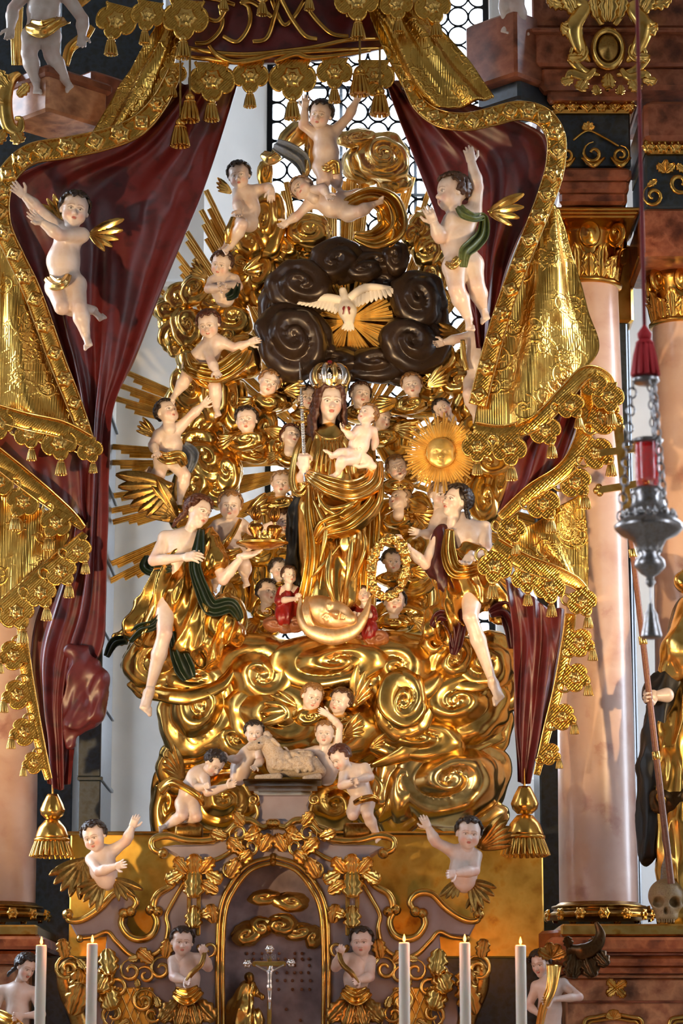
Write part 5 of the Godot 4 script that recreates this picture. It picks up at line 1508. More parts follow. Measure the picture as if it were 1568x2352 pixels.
	o = person("putto", "singing putto with one arm thrown up, seated above the angel's wing", "statue", {z = 0.15, h = 60.0, hd = [384, 948, 0.05, 38, -14, -6], hair = "dark", t = [[386, 974], [389, 998], [391, 1024], [386, 1046]], ra = [[412, 982, 0.02], [440, 954, 0.06], [464, 932, 0.08], 0, 180], la = [[364, 998, 0.02], [350, 1022, 0.08], [360, 1040, 0.16], 1, 0], ll = [[372, 1058, 0.04], [366, 1090, 0.12], [352, 1086, 0.0], [342, 1078, 0.1]], rl = [[398, 1060, 0.04], [424, 1092, 0.1], [414, 1140, 0.04], [408, 1162, 0.14]]})
	wing(o, 358, 1004, 0.05, 160, 120, 44, 50, 4, mat.gold)
	cloth(o, [358, 1040, 0.14, 382, 1052, 0.22, 412, 1050, 0.22, 424, 1070, 0.16], 0.15, [8, 14, 16, 8], mat.gold, "loincloth", 3.0, 0.3)
	cloth(o, [420, 1022, 0.0, 440, 1046, 0.04, 430, 1082, 0.06], 0.15, [12, 18, 10], mat.greycloth, "cloth", 4.0, 0.42)
	o = person("putto", "blond curly putto with a gold sash standing between angel and tray", "statue", {z = 0.15, h = 64.0, hd = [528, 1162, 0.05, 4, 10, 4], hair = "blond", t = [[526, 1190], [526, 1214], [524, 1244], [520, 1262]], la = [[500, 1206, 0.02], [480, 1222, 0.06], [470, 1246, 0.08], 1, 0], ra = [[554, 1204, 0.0], [580, 1220, 0.02], [606, 1212, 0.05], 0, 180], rl = [[546, 1272, 0.0], [562, 1298, 0.06], [562, 1326, 0.0], [568, 1346, 0.08]], ll = [[508, 1274, 0.0], [500, 1310, 0.06], [494, 1340, -0.02], [490, 1356, 0.08]]})
	cloth(o, [552, 1192, 0.1, 536, 1222, 0.18, 520, 1244, 0.2, 504, 1262, 0.12], 0.15, [4, 6, 8, 10], mat.gold, "sash", 2.0, 0.3)
	cloth(o, [496, 1266, 0.1, 524, 1276, 0.18, 556, 1266, 0.14], 0.15, [10, 16, 10], mat.gold, "loincloth", 3.0, 0.3)
	wing(o, 566, 1180, 0.02, 0, 50, 46, 60, 5, mat.gold)
	o = person("putto", "putto peering from behind the dark haired angel with an open hand", "statue", {z = 0.2, h = 62.0, hd = [1012, 1138, 0.02, 18, 6, 0], hair = "pale", t = [[1016, 1168], [1018, 1190], [1020, 1220], [1020, 1250]], la = [[1000, 1200, 0.02], [986, 1228, 0.08], [966, 1224, 0.12], 0, 180], ra = [[1040, 1196, 0.0], [1060, 1230, -0.04], [1060, 1260, -0.04]]})
	wing(o, 984, 1170, 0.1, 190, 150, 36, 50, 4, mat.gold)
	o = person("putto", "putto half hidden behind the brocade, one arm stretched to the spiral cloud", "statue", {z = 0.2, h = 62.0, t = [[1096, 756], [1094, 784], [1096, 830], [1100, 868]], la = [[1082, 772, 0.0], [1050, 778, 0.04], [1020, 786, 0.06], 1, 0], ra = [[1116, 776, 0.0], [1126, 810, 0.0], [1124, 840, 0.0]], ll = [[1084, 880, 0.0], [1076, 905, 0.14], [1090, 950, 0.05], [1092, 970, 0.1]]})
	wing(o, 1060, 772, 0.1, 200, 150, 40, 56, 5, mat.oldgold)
	cloth(o, [1062, 780, 0.12, 1064, 820, 0.12, 1072, 850, 0.12], 0.2, [5, 7, 5], mat.gold, "sash", 2.0, 0.3)
	o = person("putto", "legs of a putto standing on the high marble ledge by the cartouche", "statue", {z = 0.75, h = 78.0, t = [[1165, -150], [1166, -120], [1168, -84], [1170, -56]], ll = [[1158, -46, 0.02], [1164, -4, 0.06], [1162, 52, 0.02], [1158, 76, 0.14]], rl = [[1184, -46, 0.0], [1186, 16, 0.08], [1200, 60, 0.0], [1206, 86, 0.1]]})
	o = person("putto", "putto standing on a marble block in shadow, one arm hanging down", "statue", {z = 0.95, h = 80.0, hd = [112, -96, 0.03, 10, 10, 0], hair = "dark", t = [[110, -52], [104, -20], [100, 24], [96, 58]], ra = [[150, -14, 0.0], [190, 44, 0.04], [188, 84, 0.08], 1, 0], la = [[62, -20, 0.0], [30, 20, 0.0], [24, 66, 0.04], 1, 0], ll = [[76, 84, 0.02], [66, 122, 0.08], [84, 190, 0.0], [82, 218, 0.12]], rl = [[114, 84, 0.0], [118, 126, 0.06], [150, 184, -0.02], [160, 206, 0.1]]})
	cloth(o, [64, 58, 0.08, 96, 66, 0.18, 132, 50, 0.14, 146, 44, 0.06], 0.95, [16, 20, 14, 18], mat.gold, "loincloth", 3.0, 0.35)
	wing(o, 176, 20, 0.85, 40, 80, 60, 90, 4, mat.gold)
	cloth(o, [212, 60, -0.1, 190, 84, -0.06, 160, 110, -0.05, 150, 150, -0.04], 0.95, [8, 14, 12, 8], mat.deepgold, "drapery", 2.0, 0.3)
func heads() -> void:
	cherub("blond cherub head tilted beside the dark wreath's lower edge", 618, 880, 58, 14, 8, 20, "blond", 0.1, [590, 915, 190, 240, 40, 56], [652, 898, -30, 30, 36, 46])
	cherub("dark haired cherub head with red lips framed in gilded cloud", 566, 966, 60, -6, 4, -4, "dark", 0.12, [540, 1000, 190, 235, 36, 48], [606, 985, -40, 0, 34, 46])
	cherub("cherub head looking up with open mouth beside the sceptre", 668, 1004, 56, 26, -18, 10, "auburn", 0.1, [646, 1040, 190, 230, 30, 42])
	cherub("cherub face half hidden between sceptre and crown", 706, 914, 54, 6, 6, -6, "brown", -0.02)
	cherub("pale round cherub face above the tray of hearts", 646, 1112, 56, 2, 2, 4, "pale", 0.06, [622, 1140, 200, 240, 36, 48], [668, 1130, -50, 10, 30, 40])
	cherub("cherub head looking up just over the naked child", 828, 908, 58, 18, -4, 6, "brown", 0.0, [800, 945, 190, 240, 36, 46])
	cherub("cherub in profile tucked behind the naked child's head", 876, 962, 54, 48, 0, 10, "grey", 0.0, [], [896, 985, -30, 15, 50, 70])
	cherub("cherub head crowned with gilded curls under the spiral cloud", 946, 886, 56, -4, 2, -8, "blond", 0.08, [918, 920, 180, 215, 50, 70], [980, 890, 10, 60, 44, 56])
	cherub("sideways tilted cherub head right above the sun's rays", 1016, 940, 48, -6, 0, -42, "dark", 0.08)
	cherub("blond cherub head gazing out between sun and statue", 912, 1076, 56, 8, 6, -12, "blond", 0.1, [890, 1105, 200, 240, 30, 40], [948, 1095, -20, 30, 44, 56])
	cherub("cherub with head thrown back, seen from below the blond one", 916, 1150, 56, -40, -34, -14, "pale", 0.12, [], [950, 1180, -50, 10, 40, 52])
	cherub("shadowed cherub head seen through the rose wreath", 900, 1290, 52, 10, 10, 0, "grey", 0.02, [], [940, 1310, -30, 20, 40, 52])
	cherub("upright cherub head just above the great cloud bank, beside the gilded post", 906, 1384, 60, 0, -6, 4, "dark", 0.12, [880, 1430, 190, 240, 30, 44], [944, 1420, -50, 0, 40, 54])
	cherub("dark haired cherub head in profile beside the red angel", 614, 1362, 58, 30, -8, 6, "dark", 0.1, [594, 1420, 200, 250, 40, 54])
	cherub("pale cherub face half hidden behind the red angel's curls", 640, 1310, 50, 24, 4, 0, "grey", 0.08)
	cherub("cherub face peering out beside the taller flame", 655, 1200, 50, 4, 8, 4, "brown", 0.06)
	cherub("cherub head leaning inward on the great bank, the first of its pair", 716, 1602, 58, 22, 10, 14, "blond", 0.42, [690, 1625, 150, 210, 60, 100])
	cherub("cherub head leaning inward on the great bank, by its curled lip", 781, 1612, 58, -28, 10, 18, "brown", 0.42, [], [812, 1625, 40, 90, 50, 90])
func lamb_group() -> void:
	var z := 0.72
	var o := thing("lamb", "woolly lamb lying on the dark book plinth with raised head", "lamb", P(660, 1790, z))
	var u := M(660, 1750, z)
	var p := []
	for b in [[640, 1758, 0, 712, 1760, 0, 27, 25], [712, 1764, 0, 734, 1772, 0, 22, 15], [640, 1750, 0.02, 622, 1718, 0.04, 26, 19], [622, 1722, 0.04, 614, 1710, 0.05, 18, 15]]:
		p.append([0, P(b[0], b[1], z + b[2]), P(b[3], b[4], z + b[5]), b[6] * u, b[7] * u, 12 * u])
	rng.seed = 31
	for k in 230:
		var a := rng.randf() * PI * 1.3 - 0.4
		var t := rng.randf()
		var cx := lerpf(630, 735, t) if t < 0.8 else lerpf(612, 636, (t - 0.8) * 5)
		var cyy := 1760.0 if t < 0.8 else lerpf(1706, 1745, (t - 0.8) * 5)
		var r := (29.0 if t < 0.8 else 21.0) * u
		var c := P(cx, cyy, z) + Vector3(0, sin(a) * r, cos(a) * r)
		p.append([0, c, c + Vector3(rng.randf_range(-1, 1), rng.randf_range(-1, 0.4), 0.3) * 5 * u, 8.5 * u, 5.0 * u, 1.0 * u])
	part("fleece", net(p, 2.0 * u), mat.fleece, o)
	for w in [["head", [[606, 1704, 0.05, 588, 1712, 0.08, 15, 11], [588, 1712, 0.08, 574, 1716, 0.09, 10, 8], [626, 1700, 0.08, 640, 1712, 0.10, 6, 4], [612, 1696, -0.02, 622, 1690, -0.05, 6, 4]]], ["leg", [[640, 1784, 0.08, 590, 1786, 0.12, 9, 6]]], ["leg", [[730, 1784, 0.06, 700, 1788, 0.12, 9, 6]]]]:
		p = []
		for b in w[1]: p.append([0, P(b[0], b[1], z + b[2]), P(b[3], b[4], z + b[5]), b[6] * u, b[7] * u, 5 * u])
		part(w[0], net(p, 2.0 * u), mat.fleece, o)
	part("eye", net([[0, P(594, 1706, z + 0.125), P(595, 1706, z + 0.125), 2.4 * u, 2.4 * u, u]], u), mat.black, o)
	var c := person("putto", "dark haired putto hugging the lamb's neck from behind", "statue", {z = 0.62, h = 52.0, hd = [584, 1684, 0.05, 4, 10, -4], hair = "dark", t = [[578, 1712], [568, 1736], [554, 1764], [548, 1784]], la = [[560, 1732, 0.02], [542, 1744, 0.08], [524, 1742, 0.1], 1, 0], ra = [[592, 1728, 0.02], [598, 1748, 0.1], [586, 1760, 0.16], 1, 0]})
	c = person("putto", "putto behind the lamb with one arm raised over its head", "statue", {z = 0.6, h = 54.0, hd = [746, 1686, 0.05, -6, 4, 4], hair = "blond", t = [[748, 1714], [752, 1736], [752, 1764], [750, 1784]], ra = [[774, 1716, 0.02], [778, 1668, 0.04], [754, 1642, 0.08], 1, 180, [736, 1632, 0.1]], la = [[726, 1724, 0.02], [694, 1730, 0.06], [664, 1730, 0.1], 1, 0]})
	wing(c, 790, 1690, 0.5, 0, 60, 40, 60, 5, mat.gold)
	c = person("putto", "bowed putto crouching at the lamb's side with a gold sash", "statue", {z = 0.8, h = 56.0, hd = [492, 1754, 0.06, 48, 38, 10], hair = "dark", t = [[470, 1764], [454, 1782], [438, 1816], [430, 1838]], ra = [[470, 1788, 0.06], [476, 1820, 0.14], [520, 1806, 0.16], 1, 0], la = [[442, 1782, 0.0], [446, 1812, 0.1], [470, 1806, 0.18], 1, 0], ll = [[420, 1846, 0.02], [418, 1874, 0.1], [384, 1896, 0.0], [362, 1906, 0.08]], rl = [[442, 1850, 0.02], [452, 1876, 0.1], [424, 1884, -0.04], [404, 1896, 0.02]]})
	cloth(c, [366, 1816, 0.0, 392, 1796, 0.06, 420, 1806, 0.14, 456, 1830, 0.18, 466, 1850, 0.14], 0.8, [14, 12, 8, 8, 6], mat.deepgold, "sash", 2.0, 0.35)
	wing(c, 420, 1790, 0.68, 150, 100, 50, 76, 5, mat.oldgold)
	c = person("putto", "putto with folded hands stepping down beside the lamb's plinth", "statue", {z = 0.85, h = 56.0, hd = [781, 1742, 0.06, -54, 26, -8], hair = "auburn", t = [[800, 1760], [814, 1778], [822, 1806], [834, 1830]], ra = [[838, 1764, 0.02], [850, 1784, 0.1], [818, 1792, 0.2], 1, 0], la = [[790, 1778, 0.04], [784, 1804, 0.12], [812, 1796, 0.22], 1, 0], ll = [[820, 1844, 0.02], [810, 1872, 0.12], [806, 1850, -0.04]], rl = [[842, 1846, 0.02], [844, 1872, 0.12], [864, 1914, 0.04], [868, 1936, 0.14]]})
	cloth(c, [812, 1846, 0.1, 832, 1836, 0.18, 856, 1832, 0.14, 870, 1842, 0.08], 0.85, [6, 8, 8, 6], mat.deepgold, "loincloth", 2.0, 0.3)
	cloth(c, [858, 1780, 0.0, 874, 1806, 0.02, 866, 1830, 0.06], 0.85, [5, 8, 5], mat.deepgold, "sash", 2.0, 0.3)
	wing(c, 850, 1720, 0.72, 10, 50, 30, 46, 4, mat.oldgold)
func altar_putti() -> void:
	var o := person("winged_putto", "winged half figure putto waving on the white volute by the great tassel", "statue", {z = 1.1, h = 66.0, hd = [216, 1922, 0.06, -20, 12, -14], hair = "dark", t = [[228, 1950], [236, 1968], [238, 1998], [244, 2020]], ra = [[262, 1952, 0.0], [290, 1932, 0.04], [303, 1900, 0.06], 1, 180], la = [[210, 1974, 0.02], [226, 2002, 0.12], [266, 1990, 0.2], 0, 0]})
	wing(o, 196, 1975, 1.02, 275, 200, 90, 84, 6, mat.oldgold)
	wing(o, 240, 2022, 1.1, 255, 190, 70, 60, 5, mat.oldgold)
	wing(o, 262, 2020, 1.12, 290, 345, 50, 70, 4, mat.oldgold)
	o = person("winged_putto", "winged half figure putto waving on the volute under the second great tassel", "statue", {z = 1.1, h = 70.0, hd = [1076, 1915, 0.06, 4, 6, 6], hair = "dark", t = [[1070, 1946], [1064, 1968], [1064, 2000], [1066, 2024]], la = [[1038, 1954, 0.0], [1000, 1934, 0.04], [984, 1902, 0.06], 1, 180], ra = [[1092, 1966, 0.02], [1090, 2000, 0.12], [1046, 2006, 0.2], 1, 0]})
	wing(o, 1100, 1950, 1.02, 10, 60, 70, 90, 6, mat.oldgold)
	wing(o, 1076, 2024, 1.1, 285, 350, 70, 62, 5, mat.oldgold)
	wing(o, 1056, 2020, 1.1, 255, 215, 40, 60, 4, mat.oldgold)
	wing(o, 1086, 2050, 1.1, 250, 290, 40, 50, 3, mat.oldgold)
	for s in [-1, 1]:
		var X := func(x: float) -> float: return 624.0 + s * (x - 624.0)
		var m: bool = s < 0
		var d := {z = 1.0, h = 62.0, hd = [X.call(418), 2164, 0.05, 8 * s, 4, 3 * s], hair = "dark", t = [[X.call(420), 2192], [X.call(425), 2212], [X.call(430), 2246], [X.call(432), 2270]]}
		d["ra" if m else "la"] = [[X.call(398), 2208, 0.02], [X.call(398), 2244, 0.1], [X.call(424), 2252, 0.18], 1, 0]
		d["la" if m else "ra"] = [[X.call(452), 2202, 0.0], [X.call(478), 2222, 0.06], [X.call(468), 2192, 0.14], 2, 180]
		var h := person("herm_putto", "putto with a horn of gold on the pilaster nearest the %s candles" % ("three" if m else "two"), "statue", d)
		cloth(h, [X.call(470), 2186, 0.16, X.call(462), 2214, 0.2, X.call(440), 2236, 0.22, X.call(424), 2262, 0.2], 1.0, [5, 6, 6, 4], mat.oldgold, "horn", 2.0, 0.3)
		cloth(h, [X.call(400), 2276, 0.1, X.call(430), 2290, 0.2, X.call(460), 2272, 0.12], 1.0, [12, 20, 12], mat.deepgold, "loincloth", 4.0, 0.35)
		part("pedestal_scroll", puff(X.call(432), 2320, 40, 40, 1.0, 0.12, 1.8, 0.2, s), mat.oldgold, h)
		for k in 4: inst("leaf", tpl.leaf, mat.oldgold, h, Transform3D(Basis(Vector3.BACK, PI + (k - 1.5) * 0.5) * Basis.from_scale(Vector3.ONE * 0.2), P(X.call(432) + (k - 1.5) * 14, 2300, 1.12)))

# ---------- carved curtains and canopy ----------
func pleat(amp: float, n: float, sway := 2.0, rough := 0.012) -> Callable:
	return func(u: float, v: float, q: Vector3) -> float:
		return amp * (sin(v * TAU * n + sway * sin(u * 3.1) + u * 1.7) + 0.45 * sin(v * TAU * n * 1.9 + 1.3 - u * 4.0)) + rough * fold_noise.get_noise_3d(q.x * 6.0, q.y * 2.2, q.z * 6.0)
func band(o: Node3D, pts: Array, z: float, half: Array, gems: int, m: Material, gem_size := 0.98, rim := true) -> void:   # embroidered border with raised stones
	var path := cr(PP(pts, z), 8)
	var u := M(pts[0], pts[1], z)
	var w := []
	for h in half: w.append(h * u)
	var pr := PackedVector2Array([Vector2(-1, -0.25), Vector2(-1, 0.02), Vector2(-0.5, 0.12), Vector2(0, 0.16), Vector2(0.5, 0.12), Vector2(1, 0.02), Vector2(1, -0.25)])
	part("border_band", sweep(path, pr, w, Vector3.BACK).smooth(), m, o)
	if rim:
		for s in [-1.0, 1.0]:
			var e := PackedVector3Array()
			for i in path.size():
				var t := (path[mini(i + 1, path.size() - 1)] - path[maxi(i - 1, 0)]).normalized()
				e.append(path[i] + t.cross(Vector3.BACK).normalized() * s * lerps(w, float(i) / (path.size() - 1)) * 0.97 + Vector3(0, 0, 0.012))
			part("piping", tube(e, [w[0] * 0.10], 6).smooth(), mat.palegold, o)
	for k in gems:
		var f := (k + 0.5) / gems * (path.size() - 1)
		var i := int(f)
		var t := (path[mini(i + 1, path.size() - 1)] - path[maxi(i - 1, 0)]).normalized()
		var s := lerps(w, f / path.size()) * (gem_size if k % 2 == 0 else gem_size * 1.15)
		inst("gem_boss", tpl.gem if k % 2 == 0 else tpl.rosette, m if m != mat.border else mat.gold, o, Transform3D(Basis(Vector3.BACK, atan2(t.y, t.x)) * Basis.from_scale(Vector3(s, s, s * 1.1)), path[i].lerp(path[mini(i + 1, path.size() - 1)], f - i) + Vector3(0, 0, w[0] * 0.16)))
# lappets: [x, y, width, direction in degrees (-90 hangs down), tassel 0/1, loop 0/1]
func hem(o: Node3D, z: float, list: Array, m: Material, boss: Material) -> void:
	for l in list:
		var u := M(l[0], l[1], z)
		var s: float = l[2] * 0.5 * u
		var b := Basis(Vector3.BACK, deg_to_rad(l[3] + 90.0)) * Basis(Vector3.RIGHT, -0.06)
		var c := P(l[0], l[1], z)
		inst("lappet", tpl.lappet, m, o, Transform3D(b * Basis.from_scale(Vector3(s, s * 1.35, s) * 1.12), c))
		inst("rosette", tpl.rosette, boss, o, Transform3D(b * Basis.from_scale(Vector3(s, s, s * 0.8) * 0.56), c + b * Vector3(0, -0.74 * s, 0.10 * s)))
		var tip := c + b * Vector3(0, -1.72 * s, 0.0)
		if l[4]: inst("tassel", tpl.tassel, boss, o, Transform3D(Basis.from_scale(Vector3.ONE * s * 1.25), tip + Vector3(0, 0.1 * s, 0.03)))
		if l[5]: inst("ribbon_loop", tpl.loop, boss, o, Transform3D(b * Basis.from_scale(Vector3.ONE * s * 0.42), c + b * Vector3(-0.98 * s, -0.12 * s, 0.05 * s)))
func big_tassel(o: Node3D, x: float, y0: float, y1: float, z: float, m: Material) -> void:
	var a := P(x, y0, z)
	var l := a.y - P(x, y1, z).y
	part("cord", tube(PackedVector3Array([a + Vector3(0, 0.12, 0), a]), [0.008], 6).smooth(), mat.oldgold, o)
	var bulb := lathe([0.0, -0.40, 0.10, -0.40, 0.17, -0.33, 0.19, -0.25, 0.15, -0.14, 0.10, -0.04, 0.08, 0.0, 0.0, 0.0], 24)
	for i in bulb.v.size():
		var q := bulb.v[i]
		var k := 1.0 + 0.06 * cos(atan2(q.z, q.x) * 12.0)
		bulb.v[i] = Vector3(q.x * k, q.y, q.z * k)
	var x_ := Transform3D(Basis.from_scale(Vector3.ONE * l), a)
	part("tassel_knob", G.new().add(bulb.smooth(), x_), m, o)
	part("tassel_cap", G.new().add(lathe([0, -0.74, 0.27, -0.74, 0.26, -0.66, 0.22, -0.54, 0.12, -0.42, 0.0, -0.39], 24).smooth(), x_), m, o)
	part("tassel_band", G.new().add(lathe([0.24, -0.76, 0.29, -0.75, 0.29, -0.71, 0.24, -0.70], 24).smooth(), x_), m, o)
	for k in 22:
		var an := TAU * k / 22.0
		var d := Vector3(cos(an), 0, sin(an))
		part("fringe", G.new().add(tube(PackedVector3Array([d * 0.22 + Vector3(0, -0.72, 0), d * 0.27 + Vector3(0, -0.86, 0), d * 0.33 + Vector3(0, -1.0, 0)]), [0.045, 0.05, 0.04], 6).smooth(), x_), m, o)
	for k in 10:
		var an := TAU * k / 10.0
		inst("scale", tpl.leaf, m, o, x_ * Transform3D(Basis(Vector3.UP, PI / 2 - an) * Basis(Vector3.RIGHT, PI + 0.35) * Basis.from_scale(Vector3.ONE * 0.26), Vector3(cos(an) * 0.13, -0.45, sin(an) * 0.13)))
func curtains() -> void:
	curtain_left()
	lap("left")
	curtain_right()
	lap("right")
	canopy()
func curtain_left() -> void:
	var z := 0.75
	var o := thing("curtain", "carved maroon curtain with gold brocade, beside the slate pilaster", "curtain", P(200, 1000, z))
	part("lining", sheet([[392, 190, 0.0, 440, 190, -0.05, 490, 185, -0.08, 552, 170, -0.1], [225, 322, 0.12, 320, 335, 0.05, 410, 330, -0.02, 503, 332, -0.06], [20, 420, 0.12, 150, 430, 0.06, 320, 450, 0.0, 462, 450, -0.05], [40, 560, 0.02, 160, 560, 0.0, 290, 560, 0.0, 416, 560, -0.04], [90, 700, 0.0, 170, 700, 0.0, 270, 690, 0.0, 362, 690, -0.02], [140, 830, 0.0, 190, 830, 0.0, 250, 830, 0.02, 308, 830, 0.0], [180, 960, -0.02, 205, 960, 0.0, 230, 955, 0.03, 258, 940, 0.0], [176, 1100, -0.02, 200, 1100, 0.02, 222, 1100, 0.04, 246, 1090, 0.0], [150, 1250, -0.04, 186, 1250, 0.02, 215, 1250, 0.04, 242, 1250, 0.0], [90, 1400, -0.04, 150, 1400, 0.02, 200, 1400, 0.04, 242, 1400, 0.0], [70, 1500, -0.02, 120, 1500, 0.03, 170, 1500, 0.05, 232, 1496, 0.0], [84, 1620, 0, 115, 1620, 0.04, 145, 1610, 0.04, 172, 1600, 0.0], [100, 1720, 0, 122, 1724, 0.03, 145, 1724, 0.03, 166, 1710, 0.0], [112, 1800, 0, 128, 1812, 0.02, 144, 1814, 0.02, 152, 1800, 0.0]], z, 10, 22, 0.03, pleat(0.030, 3.0)), mat.maroon, o)
	part("lining_fold", sheet([[-30, 940, 0.04, 60, 960, 0.06, 130, 980, 0.06, 210, 1000, 0.04], [-30, 1010, 0.06, 70, 1050, 0.08, 150, 1070, 0.06, 205, 1090, 0.02], [-10, 1060, 0.05, 80, 1120, 0.06, 150, 1160, 0.05, 200, 1200, 0.02]], z, 12, 16, 0.03, pleat(0.02, 2.2)), mat.maroon, o)
	part("knot", robe([[170, 1500, 0.04, 222, 1560, 0.08, 26, 24], [222, 1560, 0.08, 226, 1640, 0.08, 22, 18], [226, 1640, 0.08, 176, 1650, 0.06, 18, 30], [180, 1560, 0.04, 176, 1650, 0.06, 34, 30], [160, 1660, 0.04, 162, 1710, 0.04, 18, 12]], z, 4.0, Vector3(0.6, 1, 0), 9.0, 5.0), mat.maroon, o, "knotted end of the lining")
	part("brocade", sheet([[385, 20, 0.1, 405, 20, 0.12, 420, 30, 0.1], [325, 120, 0.1, 368, 130, 0.18, 402, 140, 0.12], [262, 215, 0.12, 318, 225, 0.22, 378, 215, 0.14], [216, 305, 0.16, 262, 310, 0.22, 318, 292, 0.16]], z, 10, 14, 0.03, pleat(0.02, 2.0)), mat.brocade, o)
	part("brocade", sheet([[-40, 520, 0.1, 5, 520, 0.14, 30, 530, 0.12], [-40, 660, 0.1, 30, 670, 0.16, 78, 680, 0.12], [-40, 800, 0.1, 50, 810, 0.18, 122, 810, 0.12], [-40, 900, 0.12, 60, 920, 0.2, 170, 920, 0.12], [-40, 930, 0.13, 80, 960, 0.2, 200, 1000, 0.12]], z, 10, 18, 0.03, pleat(0.02, 1.6)), mat.brocade, o)
	part("brocade", sheet([[-40, 1120, 0.08, 50, 1150, 0.08, 120, 1180, 0.06], [-40, 1260, 0.08, 50, 1260, 0.1, 160, 1230, 0.08], [-40, 1400, 0.1, 20, 1380, 0.12, 80, 1340, 0.1]], z, 10, 14, 0.03, pleat(0.02, 1.4)), mat.brocade, o)
	band(o, [402, 165, 0.18, 366, 236, 0.2, 312, 292, 0.22, 236, 322, 0.22, 150, 340, 0.22, 72, 354, 0.22, 22, 396, 0.22, 2, 452, 0.2, 6, 520, 0.18, 36, 590, 0.18, 70, 660, 0.18, 100, 740, 0.18, 132, 830, 0.18, 164, 910, 0.18, 190, 980, 0.18, 212, 1050, 0.18], z, [16, 24, 25, 22, 20, 20, 18, 14], 21, mat.border)
	band(o, [-20, 945, 0.2, 60, 968, 0.22, 140, 986, 0.22, 206, 1016, 0.2], z, [20, 20, 20, 16], 0, mat.border)
	hem(o, z + 0.21, [[-6, 950, 66, -80, 0, 1], [62, 976, 62, -75, 1, 1], [132, 992, 74, -80, 1, 1], [200, 1016, 54, -70, 1, 1]], mat.border, mat.gold)
	band(o, [-20, 1040, 0.14, 40, 1088, 0.14, 100, 1136, 0.14, 160, 1184, 0.12, 192, 1214, 0.1], z, [22, 22, 20, 14, 6], 0, mat.border)
	hem(o, z + 0.14, [[8, 1084, 70, -118, 1, 1], [66, 1130, 70, -118, 1, 1], [140, 1180, 66, -118, 1, 1]], mat.border, mat.gold)
	band(o, [196, 1226, 0.1, 140, 1286, 0.12, 80, 1340, 0.14, 20, 1388, 0.15, -30, 1420, 0.15], z, [8, 22, 24, 24, 24], 0, mat.border)
	hem(o, z + 0.15, [[166, 1250, 58, -50, 1, 1], [126, 1294, 66, -52, 1, 1], [82, 1342, 66, -60, 1, 1], [26, 1384, 74, -62, 1, 1]], mat.border, mat.gold)
	band(o, [50, 1440, 0.08, 58, 1520, 0.08, 72, 1610, 0.08, 92, 1710, 0.08, 112, 1790, 0.08], z, [10, 14, 14, 12, 8], 0, mat.border)
	hem(o, z + 0.09, [[52, 1500, 62, -165, 1, 1], [62, 1590, 62, -165, 1, 1], [76, 1676, 58, -165, 1, 1], [94, 1748, 46, -165, 1, 1]], mat.border, mat.gold)
	big_tassel(o, 121, 1824, 1968, z, mat.deepgold)
